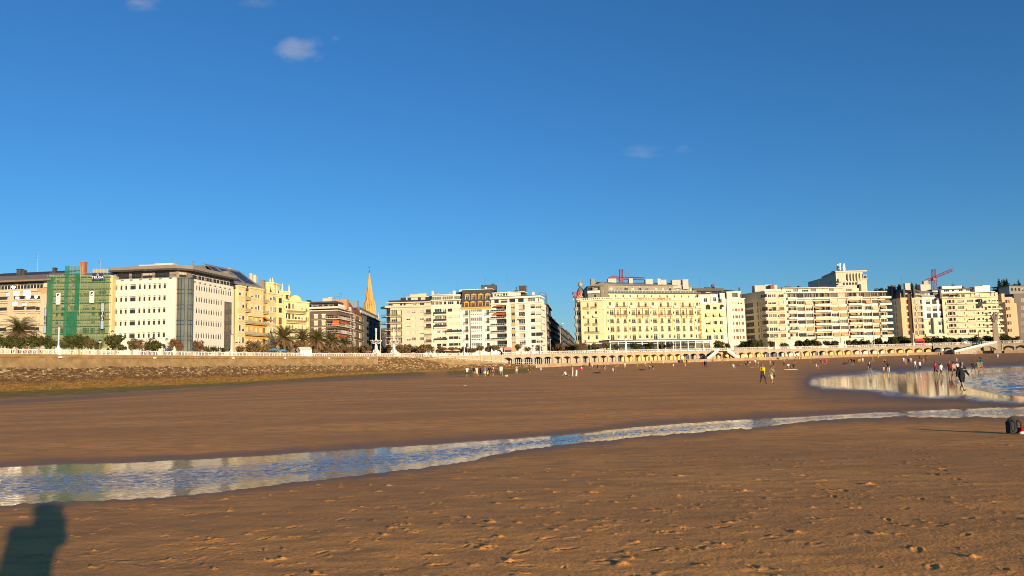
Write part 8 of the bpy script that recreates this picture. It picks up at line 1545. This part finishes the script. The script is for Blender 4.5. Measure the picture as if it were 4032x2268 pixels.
def part(ps,what,near):
 key=(ps,what,near)
 if key in _tmp:return _tmp[key]
 P=skel(ps);mb=MB();up=P['up'];lat=Vector((1,0,0));T=lambda pts,rs:(mb.tube(pts,rs,10),mb.ball(pts[0],rs[0],10),mb.ball(pts[-1],rs[-1],10))
 e={'body':0,'shirt':.018,'long_shirt':.022,'dress':.024}.get(what,.02)
 if what in('body','shirt','long_shirt','dress'):
  for s in(-1,1):T([P['pel']+lat*s*.065-up*(.06 if e else .04),P['mid']+lat*s*.055,P['sho']+lat*s*.085-up*.08,P['sho']+lat*s*.09-up*.02],[.105+e,.098+e,.108+e,.07+e])
  T([P['pel']+Vector((0,-.02,0)),P['mid']+Vector((0,-.035,0)),P['sho']-up*.1],[.09+e,.095+e,.09+e])
  for s in(-1,1):
   hip,kn,an,toe,sh,el,wr,hd,f=P[s];T([P['sho']+lat*s*.1,sh],[.06+e*.6,.056+e])
   if what=='body':T([sh,sh.lerp(el,.5),el,el.lerp(wr,.35),wr],[.054,.048,.036,.04,.025])
   else:q=.72 if what!='long_shirt' else 1;T([sh,sh.lerp(el,q)],[.054+e,.044+e]);(T([el,el.lerp(wr,.93)],[.04+e,.03+e]) if q==1 else 0)
 if what=='dress':T([P['pel'],P[1][0].lerp(P[1][1],.5).lerp(P[-1][0].lerp(P[-1][1],.5),.5),P[1][1].lerp(P[-1][1],.5)],[.15,.17,.19])
 if what=='body':
  T([P['sho'],P['nek'],P['hed']-up*.05],[.062,.052,.05]);h=P['hed'];mb.ball(h,.1,14,0,(.78,.98,1.18));mb.ball(h+Vector((0,-.035,-.055)),.062,10,0,(.85,1,1));mb.ball(h+Vector((0,-.098,-.012)),.017,8,0,(.8,1.2,1.4))
  for s in(-1,1):mb.ball(h+Vector((s*.079,.012,-.01)),.026,8,0,(.5,.8,1.3));mb.ball(h+Vector((s*.03,-.09,.03)),.018,8,0,(1.4,.6,.5))
  for s in(-1,1):
   hip,kn,an,toe,sh,el,wr,hd,f=P[s];T([hip,hip.lerp(kn,.4),kn,kn.lerp(an,.35),an],[.092,.082,.054,.06,.036]);T([an+Vector((0,.02,-.03)) if abs(f.z)<.5 else an,toe],[.042,.03]);T([toe,toe+f*.06],[.03,.022])
   sd=hd.cross(Vector((0,1,0)));sd=(sd if sd.length>.2 else hd.cross(Vector((1,0,0)))).normalized();pn=hd.cross(sd)
   T([wr,wr+hd*.085],[.026,.034]);
   for k,(o,L_) in enumerate(((-.028,.066),(-.009,.078),(.010,.074),(.027,.058))):b0=wr+hd*.085+sd*o;b1=b0+(hd+pn*.15).normalized()*L_*.5;T([b0,b1,b1+(hd+pn*.7).normalized()*L_*.5],[.0105,.0095,.008])
   b0=wr+hd*.03-sd*.03;T([b0,b0+(hd*.8-sd*.7).normalized()*.035,b0+(hd-sd*.35).normalized()*.065],[.013,.011,.009])
 elif what in('shorts','trousers','trunks'):
  q={'shorts':.78,'trunks':.3,'trousers':1}[what];T([P['pel']+lat*-.06+up*.05,P['pel']+lat*.06+up*.05],[.108,.108]);T([P['pel']+lat*-.06-up*.04,P['pel']+lat*.06-up*.04],[.115,.115])
  for s in(-1,1):
   hip,kn,an=P[s][:3];T([hip,hip.lerp(kn,q)],[.106,.106-.03*q])
   if q==1:T([kn,an.lerp(kn,.06)],[.074,.058])
 elif what in('hair','long_hair','hat'):
  h=P['hed'];mb.ball(h+Vector((0,.022,.022)),.1,12,0,(.86,.98,1.12));mb.ball(h+Vector((0,-.02,.07)),.075,10,0,(.95,1,.7))
  if what=='long_hair':T([h+Vector((0,.06,0)),h+Vector((0,.085,-.12)),P['sho']+Vector((0,.10,-.06))],[.075,.07,.045])
  if what=='hat':mb.lathe([(.20,-.01),(.2,.01),(.11,.03),(.10,.12),(.02,.13)],h+Vector((0,0,.04)),14)
 elif what=='eyes':
  for s in(-1,1):mb.ball(P['hed']+Vector((s*.031,-.091,.012)),.0135,8)
  _tmp[key]=mb.mesh("eyes",cloth(COL['k']));return _tmp[key]
 _tmp[key]=remesh(mb,(.0075 if near else .011) if what=='body' else .013,what);return _tmp[key]
_low={}
def lowest(ps,near):
 if(ps,near) not in _low:_low[ps,near]=min(v.co.z for v in part(ps,'body',near).vertices)
 return _low[ps,near]
def paint_part(o,m):o.data.materials[0] if o.data.materials else o.data.materials.append(m);o.material_slots[0].link='OBJECT';o.material_slots[0].material=m
def person(pos,ps,rot,top,bot,hair,label,sc=1.,near=False,group=None,skin=None):
 o=mobj("person",part(ps,'body',near));paint_part(o,SKIN[R.randrange(3)] if skin is None else SKIN[skin]);tag(o,label,"person",group)
 lo=lowest(ps,near);o.scale=(sc,)*3;o.rotation_euler=(0,0,rad(rot));o.location=(pos[0],pos[1],pos[2]-lo*sc)
 if ps=='lie':o.rotation_euler=(rad(-86),0,rad(rot));o.location=(pos[0],pos[1],pos[2]+.13*sc)
 K=[]
 if top[0]!='s':K.append(({'+':'long_shirt','*':'dress'}.get(top[1:],'shirt'),COL[top[0]]))
 bot=bot.replace('s','h')
 if bot:K.append(({'+':'trousers','-':'trunks'}.get(bot[1:],'shorts'),COL[bot[0]]))
 if hair:K.append(({'+':'long_hair','^':'hat'}.get(hair[1:],'hair'),HAIR[hair[0]] if hair[1:]!='^' else COL['w']))
 for nm,c in K:paint_part(mobj(nm,part(ps,nm,False),o),cloth(c))
 if near:mobj("eyes",part(ps,'eyes',True),o)
 return o
def backpack(pos,rot,col,label,sc=1.,worn=True):
 rt=empty("backpack",pos,label,"backpack");rt.rotation_euler[2]=rad(rot);mb=MB();mb.box(-.14,.14,-.07,.06,.02,.34);mb.ball((0,0,.34),.14,12,0,(1,.55,.75));mb.ball((0,-.05,.15),.12,10,0,(1,.5,1));me=remesh(mb,.014,"bag",4);o=mobj("bag",me,rt);paint_part(o,cloth(col))
 mb=MB()
 for s in(-1,1):mb.tube([(s*.08,.07,.38),(s*.10,.16,.30),(s*.10,.15,.15),(s*.09,.07,.06)],.014,6)
 mb.build("strap",cloth(COL['k']),rt);rt.scale=(sc,)*3;return rt
PPL=[  # zoom, x, y of the feet, height in zoom px (0: adult), pose, turn, top, bottom, hair, label
(11,218,390,150,'stand',170,'w','n','k',"person in white shirt and dark shorts, leftmost of the group by the ramp wall"),(11,318,383,142,'walk',200,'k','e','k',"person in dark shirt, second from left in the group by the ramp wall"),(11,358,386,148,'stand',190,'c','c','b',"person in cream top and cream shorts in the group by the ramp wall"),(11,402,381,142,'walk2',160,'r','k','k',"person in red shirt in the group by the ramp wall"),
(11,474,382,148,'stand',170,'b','w','b',"person in grey blue shirt and white shorts beside the yellow board"),(11,543,377,140,'hip',200,'k','h','k',"person in black shirt and khaki shorts, right of the yellow board"),(11,590,375,142,'stand',150,'w','d','k',"person in white top and dark red shorts, right end of the ramp wall group"),(11,714,381,158,'walk',185,'w+','h','b',"person in loose white long sleeved shirt and khaki shorts, alone right of the group"),
(11,935,349,124,'walk2',180,'s','w','k',"bare backed person in white shorts near the mossy end of the ramp wall"),(11,1133,342,106,'walk',120,'s','k-','b',"child in dark swimwear with a yellow ball near the mossy end of the ramp"),(11,1744,383,158,'stand',-60,'c+','w+','b',"person in beige top and white trousers facing the one in pink"),(11,1805,383,140,'bend',70,'p+','w+','k+',"person in bright pink top and white trousers bending forward"),(11,1650,382,0,'flat',60,'w','k','k',"person in white sitting on the sand left of the pair in beige and pink"),
(11,1878,304,0,'bend',60,'n','w','b',"person in dark top bending over a blue towel"),(11,1995,264,92,'stand',0,'k','d','k',"person in black top and dark red shorts left of the standing dark group"),(11,2032,262,60,'stand',40,'w','n','b',"small child in white in the standing dark group"),(11,2058,268,66,'stand',90,'n','n','k',"child in navy at the right of the standing dark group"),(11,2110,263,0,'sit',100,'k','k','k',"person in black sitting right of the standing dark group"),(11,2205,281,66,'stand',20,'k','w','b',"child in black top and white shorts beside a bare shouldered one"),(11,2226,281,62,'stand',-20,'s','r-','b',"bare shouldered child beside the one in black and white"),(11,2395,238,0,'flat',-80,'s','r-','b',"sunbather sitting alone below the ochre arcade start"),(11,2506,285,108,'walk',30,'c','s','l',"light haired person in cream walking below the ochre bays"),
(11,2170,336,0,'lie',90,'k','k+','k',"person in black lying on the sand right of the pink top pair"),(11,2336,335,0,'sit',80,'w','k','k',"person in white sitting next to the one lying in black"),
(12,327,259,62,'stand',0,'n','k','k',"child in dark clothes standing alone left of the dark lying pair"),(12,409,262,70,'walk2',10,'g','g','b',"small person in olive walking alone below the ochre bays"),(12,515,206,52,'walk',90,'w','w+','g',"person all in white by the low wall below the ochre bays"),(12,572,195,0,'sit',0,'w','n','k',"person in white sitting against the low wall, left one"),(12,615,196,0,'flat',70,'k','n','b',"person in black stretched against the low wall, right one"),(12,530,291,0,'lie',90,'k','n+','k',"person in dark clothes lying left of the bending bare one"),(12,582,292,88,'bend',-60,'s','w-','b',"bare person in white trunks bending between two dark ones on the sand"),(12,640,292,0,'kneel',-70,'k','b','k',"person in black kneeling right of the bending bare one"),
(12,855,190,0,'lie',80,'n','e','k',"person lying by the low wall left of the bins"),(12,927,250,57,'stand',0,'w','r','b',"child in white shirt and red shorts standing alone"),(12,1097,245,52,'up',20,'c','s','l',"child in cream with raised arms below the white sign"),(12,1357,241,78,'stand',180,'r*','','b+',"person in a red dress, left of three standing close together below the stairs"),(12,1381,240,88,'stand',0,'k','k+','k',"person all in black, middle of three standing close together below the stairs"),(12,1409,240,88,'stand',20,'n+','n+','k',"person in navy, right of three standing close together below the stairs"),(12,1490,172,42,'stand',0,'d','k','k',"person in dark red near the foot of the right stair"),(12,1640,176,0,'sit',-60,'o','h','b',"person sitting by the low wall right of the twin stairs"),(12,1797,271,0,'sit',30,'w','w','g',"person in white sitting alone on the open sand below the twin stairs"),
(12,1910,217,0,'lie',100,'d','k','k',"person in dark red lying left of the standing dark pair"),(12,1972,216,0,'flat',80,'k','k','b',"person in black sitting left of the standing dark pair"),(12,2001,211,74,'stand',0,'k','k+','k',"person all in black standing above the sitting one"),(12,2036,206,76,'walk',60,'s','w','b',"bare chested person in white shorts by the low wall"),(12,2114,221,88,'walk2',10,'w','k','k',"person in white shirt and black shorts behind the yellow shirted walker"),(12,2156,246,92,'stand',180,'s','t','k',"bare backed person in teal shorts just left of the yellow shirted walker"),(12,2331,226,84,'up',0,'s','h','b',"bare chested person in khaki shorts with raised arms behind the green shirted walker"),(12,2379,256,108,'stand',0,'k','k','k',"person in dark clothes standing right behind the green shirted walker"),(12,2531,221,84,'hip',0,'s','k+','b',"bare chested person in dark trousers right of the walking pair"),
(13,985,226,78,'walk',40,'k','s','b',"person in black top walking above the sitting white group"),(13,1250,246,68,'arms',30,'s','k-','k',"child with outstretched arms in the middle of the right beach"),(13,1352,305,0,'sit',70,'w','h','k',"person in white shirt sitting alone with back to the sun"),(13,880,315,0,'sit',10,'w','n','k',"left of the seated group with white towels"),(13,925,317,0,'flat',-60,'s','n','b',"middle of the seated group with white towels"),(13,968,320,0,'sit',-30,'k','k','k',"right of the seated group, in black"),(13,1430,220,0,'sit',60,'d','k','k',"person in dark red sitting left of the pair in red"),(13,1500,241,98,'stand',0,'d','k','k',"person in dark red standing left of the pink dress"),(13,1523,245,98,'stand',20,'p*','','b+',"person in a pink dress beside the one in dark red"),
(13,1712,146,0,'lie',90,'r','k','k',"person lying by the low wall before the striped bays"),(13,1810,151,0,'sit',40,'s','r','b',"person sitting by the low wall before the striped bays"),(13,1896,216,82,'stand',90,'o','k','b',"person in orange left of the standing group in black and white"),(13,1945,246,114,'stand',10,'k','w+','k',"person in black top and white trousers in the middle of the standing group"),(13,1992,246,100,'walk2',-40,'k','e+','k',"person in black top and grey trousers, right of the one in white trousers"),(13,2062,211,72,'stand',0,'o*','','b+',"person in an orange dress beside a tall one in white"),(13,2088,208,72,'stand',0,'y','h','k',"child in yellow beside the orange dress"),(13,2136,246,122,'walk',20,'w','g+','g',"tall person in white beside the orange dress"),(13,2302,200,96,'walk2',120,'c','s','l',"person in beige walking alone by the low wall at the right"),(13,2512,226,0,'kneel',-40,'o','k','k',"person in orange crouching at the right beach"),
(13,2258,402,188,'walk',185,'k','e','b^',"person in black top with a white sun hat at the edge of the wet sand"),(14,177,462,86,'walk2',190,'y','y','k',"child in bright yellow at the edge of the wet sand"),(14,244,466,152,'stand',180,'k','c+','k',"person in black shirt and beige trousers beside the yellow child"),(14,460,342,96,'walk',10,'w','s','k',"person in white, left of the group of four on the right beach"),(14,488,347,84,'stand',-20,'o','s','b',"person in orange in the group of four on the right beach"),(14,531,336,92,'walk2',10,'b','k','k',"person in blue in the group of four on the right beach"),(14,562,336,86,'walk',0,'c','h','b',"person in beige, right of the group of four on the right beach"),(14,625,415,122,'walk',5,'w','e+','g',"older person in white shirt and grey trousers, left of a pair"),(14,692,418,116,'stand',10,'w','k+','k',"person in white shirt and black trousers, right of a pair"),(14,686,291,76,'stand',0,'k','k','k',"person in black at the left of the far dark group"),(14,713,302,76,'walk',30,'n','n','k',"person in navy in the far dark group"),(14,745,312,74,'bend',50,'e','h','b',"stooping person in grey in the far dark group"),(14,782,306,88,'stand',180,'k','d+','k+',"long haired person at the right of the far dark group"),
(14,920,528,204,'walk',15,'d+','k','k',"person in dark red sweater and black shorts wading left of the black dress"),(14,996,526,188,'walk2',30,'w','k','k+',"person in white top and black skirt wading beside the dark red sweater"),(14,1126,515,206,'stand',-30,'d','k','g',"person in dark red shirt standing left of the bare back"),(14,1187,545,222,'walk',175,'s','k-','k',"bare backed person in black trunks left of the large dark walker"),(14,1233,470,150,'walk2',200,'w','k','k',"person in white shirt partly behind the large dark walker"),(14,1216,332,86,'stand',0,'e','s','b',"person in grey striped top with a red bag, far behind the large dark walker"),(14,1456,466,156,'walk',180,'k+','k','k',"person in black walking away, left of three right of the large walker"),(14,1528,462,160,'walk2',175,'g','h+','b',"person in khaki walking away, middle of three right of the large walker"),(14,1576,460,164,'walk',185,'t','p','k',"person in teal top and pink shorts, right of three right of the large walker"),(14,1472,236,62,'stand',0,'h','k','k',"person in khaki below the long right ramp"),(14,1550,271,0,'flat',60,'k','k','k',"person in black sitting near the tall stone column"),(14,1657,266,34,'stand',0,'r','r','b',"tiny child in red near the tall stone column"),(14,1698,226,54,'stand',0,'k','h','k',"person in black at the foot of the tall stone column"),(14,1783,263,66,'walk',10,'n','n','k',"person in navy, left of the far pair right of the column"),(14,1803,263,66,'walk2',10,'w','w','b',"person in white, right of the far pair right of the column")]
FT={}
for n,x,yf,hp,ps,rot,top,bot,hair,lab in PPL:
 px,py=zz(n,x,yf);p=foot(px,py,30,385);s=ZM[n][2]
 sc=1.0 if not hp else min(1.16,max(.5,hp/s/FPX*p.y/1.70));bz={'bend':1.25}.get(ps,1.);
 person(p,ps,rot,top,bot,hair,lab,min(1.1,sc*bz) if ps=='bend' else sc);FT[lab]=p
 # the two walkers and the dark walker in front
def near_person(n,x,y,h,*a):px,py=zz(n,x,y);p=foot(px,py,20,200);return p,person(p,*a,sc=min(1.1,max(.9,h/ZM[n][2]/FPX*p.y/1.72)),near=True)
p,o=near_person(12,2228,498,278,'walk',8,'y','b','g',"grey haired person in bright yellow shirt and blue shorts, left of a walking pair");p,o=near_person(12,2356,501,262,'walk2',14,'g','c','k',"dark haired person in olive shirt and light shorts, right of a walking pair")
mb=MB();mb.tube([(-.16,-.17,.48),(-.02,-.2,.30),(.12,-.2,.12),(.2,-.12,.02)],.018,6);mb.ball((.22,-.1,-.12),.12,10,0,(.8,.6,1));s_=mb.build("shoulder_bag",cloth(COL['k']),None,(p.x,p.y,p.z+.92));tag(s_,"black shoulder bag worn across the olive shirt of the right walker","bag");s_.rotation_euler[2]=rad(14)
p,o=near_person(14,1303,742,402,'walk2',6,'k+','k','g',"stout person in black sweatshirt and shorts walking barefoot through the wet sand");o.scale=(o.scale[0]*1.04,o.scale[1]*1.08,o.scale[2]);b_=mobj("chest_print",text_mesh("= = =",.09,.004,white_l),o,(.10,-.165,1.30));b_.rotation_euler=(math.pi/2+.1,0,0)
for lab,c in(("person in dark shirt, second from left in the group by the ramp wall",'k'),("person in red shirt in the group by the ramp wall",'n'),("person in white top and dark red shorts, right end of the ramp wall group",'d')):q=FT[lab];backpack((q.x+.02,q.y-.2,q.z+.98),0,COL[c],{'k':"black backpack worn by the second from left by the ramp wall",'n':"navy backpack worn by the red shirt by the ramp wall",'d':"dark red backpack worn at the right end of the ramp wall group"}[c])
# walkers along the railing and on the ramp
for k in range(26):
 px=[58,82,107,160,215,272,287,352,520,560,680,705,790,845,1022,1145,1262,1385,1655,1664,1686,1693,1700,1780,1792,1905][k];q=-1.4-(k%3)
 if k>17:q=float(RO(s_of(px)))-1.6;zb=float(RT(s_of(px)))-.08
 else:zb=DECK
 p,a=onprom(px,q,zb);c='wkrcbonwgk'[k%10];person(p,('walk','walk2','stand')[k%3],90 if k%2 else-90,c,'nhk'[k%3],'kbl'[k%3],"promenade walker %s the balustrade"%("just behind" if k<18 else "on the ramp below"),1.,False,"walkers on the promenade" if k<18 else "walkers on the ramp")
 # the photographer, whose shadow falls over the sand; hat added to widen it
ph=person((-.07,-.50,gz(-.07,-.50)),'phone',180,'k+','n+','b^',"photographer in dark clothes and a brimmed hat holding up a phone, just behind the viewpoint",1.02,True)
mb=MB();mb.box(-.075,.075,-.006,.006,-.04,.04);tag(mb.build("phone",black_metal,None,(0,-.10,1.56)),"black phone held level in the photographer's hands","phone");ph.scale=(1.3,1.12,1.02)
# ------------------------------------------------------------------ things on the sand
q=foot(*zz(14,2015,1335),10,60);bp_=backpack(q,200,(.03,.03,.035),"dark grey backpack standing on the sand at the right edge",1.0,False);bp_.scale=(1.05,1.05,.95)
mb=MB();mb.lathe([(0,0),(.085,0),(.10,.15),(.105,.16),(.09,.15),(.08,.02)],n=16);tag(mb.build("beach_bucket",M("red plastic",(.55,.02,.015),None,1,.35),None,q+Vector((.24,-.03,0))),"red beach bucket next to the dark grey backpack","bucket");mb=MB();mb.ball((0,0,.03),.06,10,0,(1.6,.9,.7));tag(mb.build("shoe",cloth(COL['w']),None,q+Vector((.17,-.12,0))),"pale shoe at the foot of the dark grey backpack","shoe")
p=foot(*zz(11,508,345),50,200);mb=MB();mb.ball((0,0,.55),.55,14,0,(.42,.08,1));o=mb.build("bodyboard",M("lime board",(.62,.6,.04),None,1,.4),None,p);o.rotation_euler[1]=.5;tag(o,"lime yellow board held upright in the group by the ramp wall","board");p=foot(*zz(11,1103,300),50,200);mb=MB();mb.ball((0,0,.16),.16,12);tag(mb.build("beach_ball",M("yellow ball",(.8,.5,.02),None,1,.4),None,p+Vector((0,0,.35))),"yellow beach ball by the child near the mossy ramp end","ball")
def flat(n,x,y,w_,d_,h,col,label,name,cat):p=foot(*zz(n,x,y),30,385);mb=MB();mb.box(-w_/2,w_/2,-d_/2,d_/2,-.02,h);me=remesh(mb,.06,name,2) if h>.1 else mb.mesh(name,SKIN[0]);o=mobj(name,me,None,p);paint_part(o,cloth(col));tag(o,label,cat)
flat(11,1900,305,1.6,1.0,.04,(.08,.12,.3),"blue towel at the feet of the bending person in dark top","towel","towel");flat(13,900,322,2.6,1.3,.05,(.7,.68,.64),"white towel under the seated group on the right beach","towel","towel");flat(12,2075,246,1.8,.7,.05,(.5,.12,.12),"reddish towel below the person in white shirt and black shorts","towel","towel");flat(11,790,376,.5,.3,.25,(.6,.5,.35),"pale bag on the sand right of the white shirted loner","bag","bag");flat(11,700,352,.4,.3,.18,(.04,.03,.03),"dark bag behind the white shirted loner","bag","bag");flat(13,1838,232,1.0,.5,.4,(.03,.025,.02),"black heap of bags left of the standing group","bag","bag");flat(11,190,512,.35,.1,.02,(.7,.68,.6),"white scrap of paper on the open sand below the ramp group","paper","litter");flat(14,1200,325,.3,.3,.35,(.5,.03,.03),"red bag held by the far person in grey stripes","bag","bag")
def post(n,x,y0,y1,label,r_=.10):
 p=foot(*zz(n,x,y1),60,388);h=max(1.2,at(*zz(n,x,y0),p.y).z-p.z);rt=empty("beach_post",p,label,"post","white posts on the beach");mb=MB();mb.lathe([(r_*1.6,0),(r_*1.5,.5),(r_,.6),(r_*.8,h)],n=8);mb.build("pole",white_paint,rt);mb=MB();mb.ball((0,0,h),r_*1.3,8);mb.build("knob",white_paint,rt)
for n,x,y0,y1,lab in((12,776,85,188,"tall white post on the sand below the ochre bays"),(14,512,165,222,"white post on the sand before the right arcade"),(11,1288,238,285,"short white post left of the bathers, by the ramp end"),(11,1218,170,252,"white post at the end of the ramp, left one"),(11,1108,170,228,"white post by the mossy ramp end")):post(n,x,y0,y1,lab)
def sign(n,x,y0,yb,label):
 p=foot(*zz(n,x,yb),60,388);h=at(*zz(n,x,y0),p.y).z-p.z;rt=empty("beach_sign",p,label,"sign","white signs on the beach");mb=MB();mb.bar((0,0,0),(0,0,h),.05);mb.build("pole",grey_metal,rt);mb=MB();mb.box(-.55,.55,-.08,-.052,h-.75,h);mb.build("board",white_paint,rt);mb=MB();mb.box(-.3,.3,-.1,-.082,h-.5,h-.35);mb.box(-.1,.3,-.1,-.082,h-.62,h-.502);mb.build("pictogram",palebl,rt)
sign(12,1060,90,178,"white sign board before the ochre bays left of the twin stairs");sign(12,1981,60,168,"white sign board before the ochre bays right of the twin stairs");sign(13,1037,50,150,"white sign board before the white bays of the long arcade");sign(14,1021,125,210,"white sign board at the foot of the long right ramp")
for i,(n,x,y,c) in enumerate([(12,1000,176,'k'),(12,1022,176,'n'),(12,1052,178,'k'),(12,1090,176,'y'),(12,1116,175,'k'),(12,1148,174,'y'),(13,1010,148,'h'),(13,1058,150,'y'),(13,1095,148,'h'),(13,2390,118,'y'),(14,960,212,'h'),(14,985,210,'k'),(14,1225,200,'y'),(14,1255,200,'h')]):
 p=foot(*zz(n,x,y),60,388);rt=empty("litter_bin",p,("black" if c=='k' else "yellow" if c=='y' else "navy" if c=='n' else "tan")+" litter bin on the sand by the low wall","bin","litter bins along the low wall");mb=MB();mb.lathe([(.30,0),(.36,.95),(.3,.95),(.28,.1)],n=12);mb.build("drum",cloth(COL[c]),rt);mb=MB();mb.lathe([(.38,.95),(.38,1.02),(.2,1.1),(0,1.12)],n=12);mb.build("lid",black_metal,rt)
